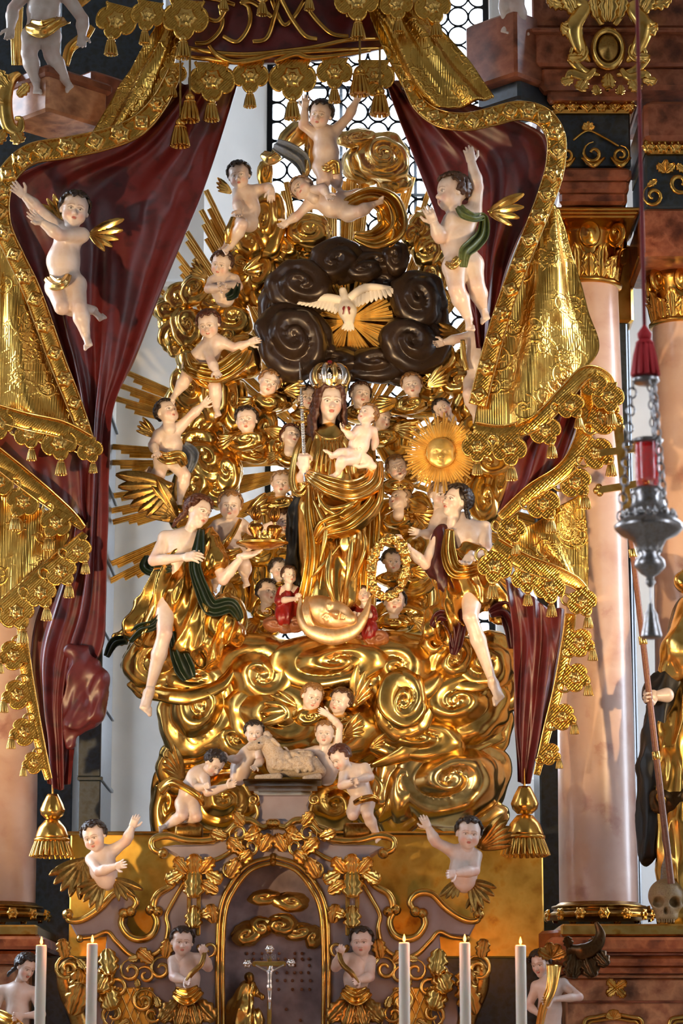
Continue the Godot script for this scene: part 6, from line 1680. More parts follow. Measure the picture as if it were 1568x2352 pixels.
func curtain_right() -> void:
	var z := 0.8
	var o := thing("curtain", "carved maroon curtain with gold brocade, in front of the pink marble column", "curtain", P(1200, 1000, z))
	part("lining", sheet([[884, 180, -0.1, 902, 184, -0.08, 920, 188, -0.04, 936, 196, 0.0], [922, 290, -0.08, 985, 296, -0.04, 1070, 300, 0.02, 1200, 280, 0.1], [965, 400, -0.06, 1050, 390, -0.04, 1150, 370, 0.0, 1262, 345, 0.1], [1000, 490, -0.06, 1075, 490, -0.04, 1150, 480, 0.0, 1226, 470, 0.06], [1040, 600, -0.05, 1085, 600, -0.02, 1130, 600, 0.0, 1170, 590, 0.04], [1082, 720, -0.04, 1098, 720, 0.0, 1118, 720, 0.0, 1134, 715, 0.02], [1098, 800, -0.02, 1104, 800, 0, 1110, 800, 0.0, 1116, 800, 0.0]], z, 12, 20, 0.03, pleat(0.03, 2.6)), mat.maroon, o)
	part("brocade", sheet([[836, 0, 0.06, 880, -20, 0.1, 940, -30, 0.08], [878, 105, 0.08, 945, 80, 0.16, 1000, 50, 0.08], [915, 185, 0.1, 990, 170, 0.2, 1066, 125, 0.1], [952, 248, 0.14, 1042, 246, 0.2, 1136, 218, 0.14]], z, 12, 18, 0.03, pleat(0.025, 2.6)), mat.brocade, o)
	part("brocade", sheet([[1228, 470, 0.1, 1252, 470, 0.12, 1288, 480, 0.06], [1190, 600, 0.12, 1250, 600, 0.2, 1318, 590, 0.04], [1150, 720, 0.12, 1240, 730, 0.24, 1348, 710, 0.04], [1116, 840, 0.12, 1220, 850, 0.26, 1376, 800, 0.06], [1088, 985, 0.14, 1200, 975, 0.28, 1330, 862, 0.12]], z, 14, 20, 0.03, pleat(0.028, 1.7, 1.0)), mat.brocade, o)
	part("lining_fold", sheet([[1250, 960, -0.02, 1290, 930, 0.0, 1320, 900, 0.02, 1352, 870, 0.04], [1195, 1020, 0.0, 1240, 1015, 0.02, 1290, 990, 0.02, 1338, 960, 0.04], [1165, 1110, 0.02, 1210, 1100, 0.04, 1255, 1080, 0.04, 1300, 1050, 0.04], [1142, 1180, 0.02, 1165, 1170, 0.03, 1190, 1155, 0.03, 1215, 1140, 0.04]], z, 12, 18, 0.03, pleat(0.028, 2.0)), mat.maroon, o)
	part("brocade", sheet([[1150, 1240, 0.05, 1240, 1190, 0.05, 1340, 1130, 0.05], [1190, 1265, 0.06, 1270, 1250, 0.08, 1350, 1240, 0.05], [1225, 1290, 0.08, 1300, 1320, 0.1, 1352, 1372, 0.06]], z, 12, 16, 0.03, pleat(0.02, 1.6)), mat.brocade, o)
	part("lining", sheet([[1160, 1330, -0.02, 1205, 1360, 0.0, 1250, 1390, 0.0, 1296, 1400, 0.0], [1178, 1450, 0.0, 1215, 1460, 0.02, 1252, 1470, 0.02, 1290, 1480, 0.0], [1180, 1560, 0.0, 1210, 1570, 0.02, 1242, 1575, 0.02, 1274, 1580, 0.0], [1180, 1660, 0, 1204, 1670, 0.02, 1228, 1675, 0.02, 1252, 1670, 0.0], [1186, 1740, 0, 1200, 1745, 0.02, 1216, 1748, 0.02, 1232, 1745, 0], [1190, 1796, 0, 1198, 1800, 0.01, 1207, 1802, 0.01, 1218, 1796, 0.0]], z, 12, 18, 0.03, pleat(0.03, 2.4)), mat.maroon, o)
	band(o, [934, 186, 0.12, 962, 240, 0.16, 1008, 272, 0.2, 1070, 280, 0.22, 1130, 268, 0.22, 1192, 254, 0.22, 1246, 268, 0.22, 1276, 314, 0.22, 1274, 384, 0.2, 1254, 452, 0.2, 1226, 524, 0.2, 1196, 602, 0.2, 1166, 682, 0.2, 1140, 762, 0.2, 1116, 850, 0.2, 1096, 930, 0.2], z, [12, 20, 22, 22, 22, 20, 20, 20], 21, mat.border)
	band(o, [1088, 985, 0.22, 1160, 994, 0.26, 1236, 966, 0.28, 1300, 902, 0.24, 1346, 856, 0.18, 1392, 872, 0.14, 1414, 930, 0.1], z, [16, 18, 18, 18, 16, 14, 10], 0, mat.border)
	hem(o, z + 0.27, [[1096, 1004, 64, -92, 1, 0], [1166, 1006, 72, -84, 1, 1], [1240, 968, 66, -64, 1, 1], [1296, 916, 58, -52, 1, 1]], mat.border, mat.gold)
	hem(o, z + 0.18, [[1352, 866, 56, -60, 0, 1], [1390, 890, 66, -78, 1, 0]], mat.border, mat.gold)
	band(o, [1346, 886, 0.08, 1346, 960, 0.1, 1330, 1030, 0.12, 1290, 1084, 0.14, 1220, 1130, 0.14, 1150, 1190, 0.12], z, [12, 18, 20, 18, 18, 12], 0, mat.border)
	hem(o, z + 0.13, [[1362, 950, 74, -20, 0, 1], [1350, 1030, 68, -30, 1, 1], [1304, 1090, 68, -50, 1, 1], [1234, 1136, 70, -62, 1, 1], [1166, 1196, 60, -72, 1, 1]], mat.border, mat.gold)
	band(o, [1134, 1250, 0.16, 1200, 1290, 0.18, 1270, 1316, 0.18, 1322, 1340, 0.14, 1354, 1378, 0.1], z, [18, 20, 18, 14, 8], 0, mat.border)
	hem(o, z + 0.18, [[1140, 1276, 72, -100, 1, 1], [1206, 1306, 62, -86, 1, 1], [1258, 1326, 66, -84, 1, 1], [1326, 1362, 62, -66, 1, 1]], mat.border, mat.gold)
	band(o, [1310, 1410, 0.06, 1300, 1490, 0.06, 1282, 1580, 0.06, 1256, 1680, 0.06, 1232, 1780, 0.05], z, [12, 14, 12, 10, 7], 0, mat.border)
	hem(o, z + 0.07, [[1310, 1470, 60, -18, 1, 1], [1300, 1550, 60, -18, 1, 1], [1272, 1640, 56, -20, 1, 1], [1246, 1726, 46, -22, 1, 1]], mat.border, mat.gold)
	big_tassel(o, 1204, 1806, 1966, z, mat.deepgold)
func canopy() -> void:
	var z := 0.85
	var o := thing("canopy", "dark red canopy front with gilded monogram, lappets and hanging tassels", "canopy", P(650, 60, z))
	part("valance", sheet([[370, -160, -0.1, 520, -170, 0.0, 650, -175, 0.03, 780, -170, 0.0, 900, -160, -0.1], [385, -20, -0.1, 520, -20, 0.0, 650, -20, 0.03, 780, -20, 0.0, 890, -20, -0.1], [400, 125, -0.1, 520, 140, 0.0, 650, 140, 0.03, 780, 130, 0.0, 880, 110, -0.1]], z, 8, 12, 0.06), mat.maroon, o)
	var u := M(650, 60, z)
	var strokes := [[624, 0, 0.06, 655, 58, 0.06, 700, 0, 0.06], [580, 96, 0.06, 612, 88, 0.06, 630, 40, 0.07, 642, -10, 0.06], [642, -10, 0.08, 668, 40, 0.08, 700, 82, 0.08, 728, 90, 0.06], [512, 84, 0.05, 545, 96, 0.06, 572, 60, 0.06, 572, 20, 0.06, 552, 4, 0.06], [552, 8, 0.06, 580, 6, 0.07, 624, 40, 0.07], [708, 22, 0.06, 730, 50, 0.06, 762, 78, 0.05, 800, 84, 0.04], [470, 40, 0.04, 500, 48, 0.05, 520, 20, 0.05], [505, 10, 0.04, 510, 60, 0.04, 480, 96, 0.03, 448, 100, 0.02], [800, 40, 0.04, 790, 10, 0.05, 770, -20, 0.05], [430, -10, 0.04, 500, 0, 0.05, 540, 12, 0.05]]
	for s in strokes:
		var g := sweep(cr(PP(s, z), 8), PackedVector2Array([Vector2(-1, 0), Vector2(-0.7, 0.6), Vector2(0, 0.75), Vector2(0.7, 0.6), Vector2(1, 0)]), [6 * u]).smooth()
		part("monogram_stroke", g, mat.deepgold, o)
	for s in [[400, 100, -0.02, 460, 116, 0.06, 560, 126, 0.08, 700, 112, 0.08, 800, 92, 0.06, 880, 88, 0.0], [405, 128, -0.02, 480, 136, 0.07, 560, 142, 0.09, 640, 124, 0.1, 760, 116, 0.09, 880, 110, 0.0], [480, 106, 0.07, 500, 128, 0.1, 540, 142, 0.1, 600, 130, 0.09], [630, 142, 0.09, 680, 124, 0.11, 720, 132, 0.09, 850, 116, 0.05]]:
		part("branch", tube(cr(PP(s, z), 8), [5 * u, 7 * u, 6 * u, 4 * u], 7).smooth(), mat.deepgold, o)
	hem(o, z + 0.06, [[398, 150, 56, -90, 1, 0], [487, 152, 96, -90, 1, 0], [575, 148, 76, -90, 1, 0], [672, 146, 98, -90, 1, 0], [768, 140, 74, -90, 1, 0], [858, 146, 86, -90, 0, 0]], mat.border, mat.gold)
	hem(o, z + 0.12, [[430, 10, 96, -95, 1, 0], [345, 10, 72, -100, 1, 0], [276, 20, 84, -105, 1, 0], [816, -30, 92, -86, 1, 0], [905, -14, 70, -80, 1, 0], [985, -10, 76, -75, 1, 0], [515, -52, 60, -90, 1, 0], [603, -54, 70, -90, 1, 0], [710, -58, 64, -90, 1, 0]], mat.border, mat.gold)
	for t in [[414, 140, 268, 0.16], [436, 110, 210, 0.17], [826, 60, 150, 0.17], [872, 110, 196, 0.16]]:
		var a := P(t[0], t[1], z + t[3])
		var b := P(t[0], t[2], z + t[3])
		part("rope", tube(PackedVector3Array([a, b]), [2.6 * u], 6).smooth(), mat.oldgold, o)
		inst("tassel", tpl.tassel, mat.deepgold, o, Transform3D(Basis.from_scale(Vector3(74, 72, 74) * u), b))

# ---------- white and gold tabernacle with candles ----------
func mould(o: Node3D, pts: Array, z: float, r: float, m: Material, both := true, called := "moulding") -> void:   # gilded moulding, mirrored about the middle of the altar
	for s in ([1.0, -1.0] if both else [1.0]):
		var p := PackedVector3Array()
		for i in range(0, pts.size(), 2): p.append(P(627.0 + s * (pts[i] - 627.0), pts[i + 1], z))
		var u := M(600, 2100, z)
		part(called, tube(cr(p, 6), [r * u * 0.8, r * u, r * u, r * u * 0.8], 8).smooth(), m, o)
		for e in [0, p.size() - 1]:
			if r > 5.5: part("scroll_end", G.new().add(lathe([0, -1.5 * r * u, 1.1 * r * u, -r * u, 1.5 * r * u, 0, 1.1 * r * u, r * u, 0, 1.5 * r * u], 10).smooth(), Transform3D(Basis(Vector3.RIGHT, PI / 2), p[e])), m, o)
func scrolls(o: Node3D, list: Array, z: float, m: Material, both := true) -> void:      # [x, y, radius, start angle, turns (signed), leaf 0/1]
	for l in list:
		for s in ([1.0, -1.0] if both else [1.0]):
			var u := M(l[0], l[1], z)
			var p := PackedVector3Array()
			var n := 18
			for k in n + 1:
				var f := float(k) / n
				var a: float = deg_to_rad(l[3]) + f * TAU * l[4]
				var r: float = l[2] * (1.0 - 0.78 * f)
				p.append(P(627.0 + s * (l[0] + cos(a) * r - 627.0), l[1] - sin(a) * r, z + 0.02 * f))
			part("scroll", tube(p, [l[2] * 0.06 * u, l[2] * 0.2 * u, l[2] * 0.2 * u, l[2] * 0.12 * u], 7).smooth(), m, o)
			if l[5]:
				var a := deg_to_rad(l[3] + 90.0 * signf(l[4]) + 180.0)
				if s < 0: a = PI - a
				leaf(o, p[0].x, p[0].y, p[0].z, a, l[2] * 1.1 * u, m)
func leaf(o: Node3D, x: float, y: float, z: float, a: float, l: float, m: Material) -> void:
	var d := Vector3(cos(a), sin(a), 0.15).normalized()
	var q := (Vector3.BACK - d * d.z).normalized()
	inst("acanthus_leaf", tpl.leaf, m, o, Transform3D(Basis(d.cross(q), d, q) * Basis.from_scale(Vector3.ONE * l), Vector3(x, y, z)))
func leaf_px(o: Node3D, x: float, y: float, z: float, deg: float, l: float, m: Material, both := true) -> void:
	for s in ([1.0, -1.0] if both else [1.0]):
		var p := P(627.0 + s * (x - 627.0), y, z)
		leaf(o, p.x, p.y, p.z, deg_to_rad(deg if s > 0 else 180.0 - deg), l * M(x, y, z), m)
func tabernacle() -> void:
	var bd := thing("gilded_board", "flat gilded board standing behind the white tabernacle", "board", P(700, 2200, 0.5))
	part("board", box(P(158, 2200, 0.46), P(1246, 1916, 0.5), null, 0.01).flat(), mat.panelgold, bd)
	part("rail", box(P(150, 1921, 0.44), P(1248, 1909, 0.55), null, 0.012).flat(), mat.gold, bd)
	var z := 0.9
	var o := thing("tabernacle", "white rococo tabernacle front with gilded scroll mouldings and arched niche", "tabernacle", P(627, 2400, z))
	var outer := [627, 1880, 590, 1888, 560, 1890, 535, 1915, 490, 1938, 440, 1940, 405, 1940, 372, 1945, 405, 1965, 408, 2005, 395, 2034, 362, 2056, 352, 2084, 360, 2112, 350, 2140, 325, 2152, 298, 2144, 284, 2118, 286, 2100, 300, 2092, 312, 2072, 295, 2054, 262, 2056, 228, 2086, 190, 2112, 156, 2112, 176, 2150, 245, 2146, 240, 2200, 205, 2260, 200, 2380, 505, 2380, 503, 2200, 508, 2090, 532, 2034, 572, 1990, 627, 1972]
	for s in [1.0, -1.0]:
		var poly := PackedVector2Array()
		for i in range(0, outer.size(), 2):
			var q := P(627.0 + s * (outer[i] - 627.0), outer[i + 1], z)
			poly.append(Vector2(q.x, q.y))
		var g := G.new()
		g.add(plate(poly, 0.3, 0.012), Transform3D(Basis.IDENTITY, Vector3(0, 0, z - 0.3)))
		part("front", g, mat.lacquer, o)
	part("niche_back", box(P(480, 2380, z - 0.42), P(776, 1950, z - 0.3)).flat(), mat.niche, o)
	for e in [[374, 1960, 352, 1950, 352, 1928, 385, 1920, 430, 1930, 480, 1930, 520, 1914, 545, 1890, 575, 1884, 600, 1900, 622, 1893], [155, 2100, 160, 2114, 190, 2112, 230, 2086, 262, 2054, 294, 2052, 313, 2072, 300, 2094], [406, 2006, 395, 2032, 362, 2054, 352, 2080, 362, 2094], [346, 2090, 360, 2116, 350, 2146, 324, 2158, 296, 2150, 278, 2122, 284, 2098]]:
		mould(o, e, z + 0.015, 9.0, mat.gold)
	for e in [[440, 1978, 490, 1976, 530, 1956, 556, 1926, 590, 1915], [184, 2156, 216, 2152, 246, 2141, 266, 2162, 302, 2195, 346, 2196, 376, 2172, 386, 2132, 382, 2102, 402, 2062, 426, 2022], [500, 2380, 499, 2200, 505, 2090, 530, 2030, 570, 1986, 627, 1968], [512, 2380, 511, 2200, 517, 2096, 540, 2040, 576, 1998, 627, 1981]]:
		mould(o, e, z + 0.01, 6.2, mat.gold)
	# pilasters with capitals of leaves
	for s in [1.0, -1.0]:
		for k in 2:
			var x: float = 627.0 + s * (434.0 + k * 22 - 627.0)
			part("pilaster_strip", box(P(x - 5, 2150, z - 0.02), P(x + 5, 2010, z + 0.02), null, 0.006).flat(), mat.gold, o)
	for l in [[446, 2010, 90, 44], [430, 2005, 130, 40], [462, 2005, 50, 40], [446, 2000, -90, 60], [428, 1990, 170, 26], [464, 1990, 10, 26], [500, 2050, 150, 40], [498, 2090, 200, 36], [560, 1960, 140, 44], [590, 1940, 100, 40], [560, 1895, 130, 34], [520, 1925, 160, 36], [490, 2120, 100, 40], [525, 2015, 60, 44], [545, 1985, 40, 40], [600, 1955, 60, 40], [560, 1925, 20, 36], [446, 2080, -90, 50], [418, 2005, 210, 40], [474, 2005, -30, 40], [380, 2200, 80, 40], [350, 2210, 140, 40], [245, 2180, -80, 56], [250, 2220, -110, 60], [240, 2260, -70, 60], [150, 2200, 100, 40], [165, 2330, 70, 70], [185, 2290, 90, 60]]:
		leaf_px(o, l[0], l[1], z + 0.05, l[2], l[3] * 1.35, mat.gold)
	scrolls(o, [[446, 1992, 20, 90, 1.2, 1], [432, 1998, 16, 200, -1.1, 1], [530, 2000, 22, 60, 1.2, 1], [575, 1945, 24, 140, 1.2, 1], [548, 1915, 22, 200, -1.2, 1], [370, 2225, 28, 60, 1.3, 1], [335, 2240, 24, 200, -1.3, 1], [300, 2230, 26, 100, 1.3, 1], [270, 2270, 28, 240, -1.3, 1], [330, 2300, 30, 20, 1.4, 1], [260, 2330, 30, 300, -1.3, 1], [155, 2225, 32, 40, 1.5, 1], [165, 2250, 22, 200, -1.2, 0], [480, 2180, 20, 200, 1.2, 1], [350, 2330, 24, 90, -1.3, 1]], z + 0.04, mat.gold)
	for s in [1.0, -1.0]:                               # lattice fields and side consoles
		var X := func(x: float) -> float: return 627.0 + s * (x - 627.0)
		part("lattice_field", box(P(X.call(262), 2380, z - 0.01), P(X.call(352), 2268, z + 0.015), null, 0.008).flat(), mat.panelgold, o)
		for k in 5:
			for t in [-1.0, 1.0]:
				part("lattice_rib", tube(PackedVector3Array([P(X.call(272.0 + k * 18), 2268, z + 0.02), P(X.call(272.0 + k * 18 + t * 46), 2380, z + 0.02)]), [0.006], 5).smooth(), mat.gold, o)
		part("console", sweep(cr(PP([X.call(178), 2205, 0.0, X.call(150), 2225, 0.02, X.call(152), 2270, 0.02, X.call(178), 2330, 0.0, X.call(196), 2400, 0.0], z), 6), ring(8, 1.0, 0.7), [0.03, 0.05, 0.06, 0.06]).smooth(), mat.oldgold, o)
		part("roller", G.new().add(lathe([0, -0.09, 0.045, -0.09, 0.06, -0.07, 0.06, 0.07, 0.045, 0.09, 0, 0.09], 16).smooth(), Transform3D(Basis(Vector3.BACK, PI / 2), P(X.call(434), 1911, z - 0.05))), mat.oldgold, o)
	# plinth under the lamb
	var pl := thing("lamb_plinth", "dark gilded plinth with white tapering foot carrying the lamb", "plinth", P(650, 1890, 0.75))
	part("slab", box(P(562, 1806, 0.55), P(738, 1789, 0.92), null, 0.012).flat(), mat.bronze, pl)
	part("moulding", box(P(572, 1816, 0.58), P(728, 1806, 0.89), null, 0.006).flat(), mat.oldgold, pl)
	part("fillet", box(P(585, 1826, 0.6), P(716, 1817, 0.88), null, 0.006).flat(), mat.gold, pl)
	var tp := PackedVector2Array()
	for q in [[592, 1826], [712, 1826], [706, 1850], [722, 1900], [582, 1900], [598, 1850]]:
		var w := P(q[0], q[1], 0.84)
		tp.append(Vector2(w.x, w.y))
	part("foot", G.new().add(plate(tp, 0.22, 0.01), Transform3D(Basis.IDENTITY, Vector3(0, 0, 0.62))), mat.lacquer, pl)
	scrolls(pl, [[582, 1836, 14, 90, -1.6, 0]], 0.88, mat.gold, false)
	scrolls(pl, [[722, 1836, 14, 90, 1.6, 0]], 0.88, mat.gold, false)
	for s in [-1, 1]: part("side_scroll", sweep(cr(PP([652 + s * 70, 1838, 0, 652 + s * 60, 1870, 0, 652 + s * 76, 1898, 0], 0.86), 5), ring(8, 0.5, 1.0), [0.02, 0.024, 0.03]).smooth(), mat.gold, pl)
	# inside the niche
	cloud("low relief of gilded clouds floating in the niche", 0.56, [[566, 2146, 34, 26, 0.05, 1.2, 0.2, 1], [600, 2130, 26, 22, 0.05, 1.2, 0.5, -1], [646, 2126, 32, 26, 0.05, 1.3, 0.1, 1], [690, 2140, 36, 20, 0.05, 1.2, 0.7, -1], [720, 2152, 20, 26, 0.04, 1.1, 0.3, 1], [610, 2060, 40, 18, 0.02, 1.1, 0.4, 1], [670, 2070, 44, 22, 0.02, 1.1, 0.8, -1]], mat.gold)
	var bs := thing("bead_board", "rows of small dark red beads pinned in the niche beside the crucifix", "beads", P(650, 2240, 0.62))
	var bead := lathe([0, -0.011, 0.008, -0.008, 0.011, 0, 0.008, 0.008, 0, 0.011], 8).smooth().mesh()
	rng.seed = 3
	for r in 9:
		for k in 9:
			if rng.randf() < 0.22 or (k < 3 and r > 1) or (r > 5 and (k + r) % 3): continue
			inst("bead", bead, mat.wood, bs, Transform3D(Basis.IDENTITY, P(566 + k * 18 + rng.randf_range(-3, 3), 2190 + r * (12 + r * 0.9), 0.61)))
	var fg := thing("kneeling_figure", "gilded kneeling figure in the niche at the foot of the crucifix", "statue", P(556, 2360, 0.7))
	part("robe", robe([[566, 2268, 0, 552, 2320, 0, 16, 30], [552, 2320, 0, 560, 2390, 0, 32, 40], [572, 2262, 0, 600, 2290, 0.04, 9, 7], [590, 2330, 0, 592, 2390, 0, 14, 20]], 0.7, 2.6, Vector3(0.2, 1, 0), 5.0, 9.0, 8.0), mat.gold, fg)
	part("head", net([[0, P(572, 2244, 0.72), P(574, 2250, 0.72), 0.034, 0.03, 0.02]], 0.008), mat.oldgold, fg)
	var cz := 1.15
	var cx := thing("crucifix", "gilt standing crucifix with small silver figure and rosette ends", "crucifix", P(618, 2380, cz))
	var u := M(618, 2250, cz)
	part("post", box(P(613, 2420, cz - 0.02), P(624, 2196, cz), null, 0.004).flat(), mat.gold, cx)
	part("crossbar", box(P(580, 2220, cz - 0.018), P(656, 2208, cz + 0.004), null, 0.004).flat(), mat.gold, cx)
	for q in [[568, 2214], [668, 2212], [619, 2180]]: inst("rosette", tpl.rosette, mat.silver, cx, Transform3D(Basis.from_scale(Vector3.ONE * 11 * u), P(q[0], q[1], cz)))
	var tx := TextMesh.new()
	tx.text = "INRI"
	tx.font_size = 16
	tx.pixel_size = 0.0026
	tx.depth = 0.006
	inst("title_letters", tx, mat.silver, cx, Transform3D(Basis.IDENTITY, P(619, 2197, cz + 0.008)))
	var p := []
	for b in [[619, 2236, 619, 2256, 7, 6], [619, 2256, 619, 2268, 6, 7], [616, 2232, 588, 2217, 3, 2], [622, 2232, 650, 2217, 3, 2], [617, 2268, 618, 2296, 5, 3.5], [621, 2268, 620, 2296, 5, 3.5], [619, 2296, 619, 2318, 4, 2.5], [621, 2226, 622, 2222, 5.5, 5]]:
		p.append([0, P(b[0], b[1], cz + 0.02), P(b[2], b[3], cz + 0.02), b[4] * u, b[5] * u, 3 * u])
	part("corpus", net(p, 1.3 * u), mat.silver, cx)
	# candles
	var k := 0
	for c in [[95, 2172, "white candle nearest the pink column foot in the dark corner"], [212, 2168, "white candle in front of the white volute arm with dark background"], [928, 2166, "white candle nearest the niche, first of the group of three"], [1067, 2166, "white candle in the middle of the group of three"], [1195, 2172, "white candle standing before the red marble pedestal"]]:
		var zz := 2.2
		var uu := M(c[0], c[1], zz)
		var cd := thing("candle", c[2], "candle", P(c[0], 2440, zz), "lit altar candles")
		var a := P(c[0], c[1], zz)
		var b := Vector3(a.x, P(0, 2470, 2.2).y, zz)
		var hh := (a.y - b.y) / uu
		part("wax", G.new().add(lathe([0, 0, 12.5 * uu, 0, 12.5 * uu, (hh - 2) * uu, 11 * uu, (hh + 1) * uu, 7 * uu, (hh - 1) * uu, 0, (hh - 2) * uu], 20).smooth(), Transform3D(Basis.IDENTITY, b)), mat.wax, cd)
		part("wick", tube(PackedVector3Array([a, a + Vector3(0, 6 * uu, 0)]), [1.0 * uu], 5).smooth(), mat.black, cd)
		part("flame", G.new().add(lathe([0, 0, 2.2 * uu, 2 * uu, 3.4 * uu, 6 * uu, 2.2 * uu, 12 * uu, 0, 19 * uu], 10).smooth(), Transform3D(Basis.IDENTITY, a + Vector3(0, 2 * uu, 0))), mat.flame, cd)
		var l := OmniLight3D.new()
		l.light_color = Color(1.0, 0.62, 0.28)
		l.light_energy = 0.12
		l.light_size = 0.012
		l.omni_range = 30.0
		l.omni_attenuation = 2.0
		l.shadow_enabled = true
		l.position = a + Vector3(0, 9 * uu, 0)
		add_child(l)
	var tb := thing("altar_table", "altar block below the tabernacle carrying the candles", "altar", P(650, 2500, 1.5))
	part("block", box(Vector3(-1.97, 0, 1.12), Vector3(1.97, P(0, 2470, 2.2).y, 2.5), null, 0.02).flat(), mat.palemarble, tb)

# ---------- columns, entablature, saint, hanging lamp ----------
func at_y(x: float, y: float, z: float) -> float: return P(x, y, z).y
func column(label: String, bx: float, by: float, ty: float, z: float, r: float, taper: float, m: Material, cap_h: float) -> Node3D:   # base pixel, top pixel row, radius in pixels at the foot
	var c := P(bx, by, z)
	var o := thing("marble_column", label, "column", c)
	var u := M(bx, by, z)
	var rr := r * u
	var h := at_y(bx, ty, z) - c.y
	var X := Transform3D(Basis.IDENTITY, c)
	var sh := []
	for k in 13:
		var f := k / 12.0
		sh.append_array([rr * (1.0 - (1.0 - taper) * pow(f, 1.5)), h * f])
	part("shaft", G.new().add(lathe(sh, 56).smooth(), X), m, o)
	var b := [0, -0.36, 1.34, -0.36, 1.34, -0.24, 1.24, -0.22, 1.16, -0.17, 1.13, -0.12, 1.2, -0.10, 1.2, -0.05, 1.1, -0.03, 1.06, 0.0, 1.0, 0.04]
	for k in b.size(): b[k] = b[k] * rr
	part("base", G.new().add(lathe(b, 56).smooth(), X), mat.oldgold, o)
	for k in 14:
		var a := TAU * k / 14.0
		var d := Vector3(sin(a), 0, cos(a))
		inst("rosette", tpl.rosette, mat.deepgold, o, Transform3D(Basis.looking_at(-d, Vector3.UP) * Basis.from_scale(Vector3.ONE * rr * 0.16), c + d * rr * 1.33 + Vector3(0, -0.28 * rr, 0)))
	# capital
	var rt := rr * taper
	var ch := cap_h * u
	var t := c + Vector3(0, h, 0)
	var q := [1.0, -0.02, 1.12, 0.0, 1.14, 0.04, 1.08, 0.07, 0.98, 0.08, 0.96, 0.5, 1.05, 0.8, 1.25, 0.97, 0, 0.97]
	for k in q.size(): q[k] = q[k] * (rt if k % 2 == 0 else ch)
	var cp := Node3D.new()
	cp.name = "capital"
	o.add_child(cp, true)
	part("bell", G.new().add(lathe(q, 40).smooth(), Transform3D(Basis.IDENTITY, t)), mat.deepgold, cp)
	for row in 2:
		for k in 8:
			var a := TAU * (k + 0.5 * row) / 8.0
			var d := Vector3(sin(a), 0, cos(a))
			inst("acanthus_leaf", tpl.leaf, mat.deepgold, cp, Transform3D(Basis.looking_at(-d, Vector3.UP) * Basis.from_scale(Vector3(rt * 0.95, ch * (0.42 + 0.2 * row), rt * 0.75)), t + d * rt * 0.95 + Vector3(0, ch * 0.07, 0)))
	for k in 8:
		var a := TAU * (k / 8.0) + PI / 4 * 0.0
		var d := Vector3(sin(a), 0, cos(a))
		var e := d.cross(Vector3.UP)
		if k % 2 == 0:
			part("medallion", G.new().add(lathe([0, rt * 0.24, rt * 0.16, rt * 0.2, rt * 0.24, rt * 0.1, rt * 0.30, rt * 0.13, rt * 0.36, rt * 0.06, rt * 0.36, -rt * 0.1, 0, -rt * 0.1], 20).smooth(), Transform3D(Basis.looking_at(-d, Vector3.UP) * Basis(Vector3.RIGHT, PI / 2) * Basis.from_scale(Vector3(1, 1, 1.25)), t + d * rt * 1.1 + Vector3(0, ch * 0.76, 0))), mat.deepgold, cp)
		else:
			var p := PackedVector3Array()
			for j in 26:
				var f := j / 25.0
				var an := -1.2 + f * TAU * 1.5
				p.append(t + Vector3(0, ch * 0.78, 0) + d * (rt * 1.28 + sin(an) * rt * 0.34 * (1.0 - 0.75 * f)) - Vector3(0, 1, 0) * cos(an) * rt * 0.34 * (1.0 - 0.75 * f) * 1.1)
			part("volute", sweep(p, ring(8, 1.6, 1.0), [rt * 0.05, rt * 0.09, rt * 0.10, rt * 0.07], e).smooth(), mat.deepgold, cp)
	for k in 3:
		var w := rt * (1.5 + 0.07 * k)
		part("abacus", box(t + Vector3(-w, ch * (0.97 + 0.05 * k), -w), t + Vector3(w, ch * (1.02 + 0.05 * k), w), null, ch * 0.02).flat(), mat.deepgold, cp)
	return o
func block(o: Node3D, called: String, x0: float, y0: float, x1: float, y1: float, z0: float, z1: float, m: Material, bev := 0.012) -> void:   # front face between two picture corners
	part(called, box(P(x0, y0, z1), Vector3(P(x1, y1, z1).x, P(x1, y1, z1).y, z0), null, bev).flat(), m, o)
func turned(o: Node3D, called: String, c: Vector3, half: Vector3, turn: float, m: Material) -> void:
	part(called, G.new().add(box(-half, half, null, 0.02).flat(), Transform3D(Basis(Vector3.UP, turn), c)), m, o)
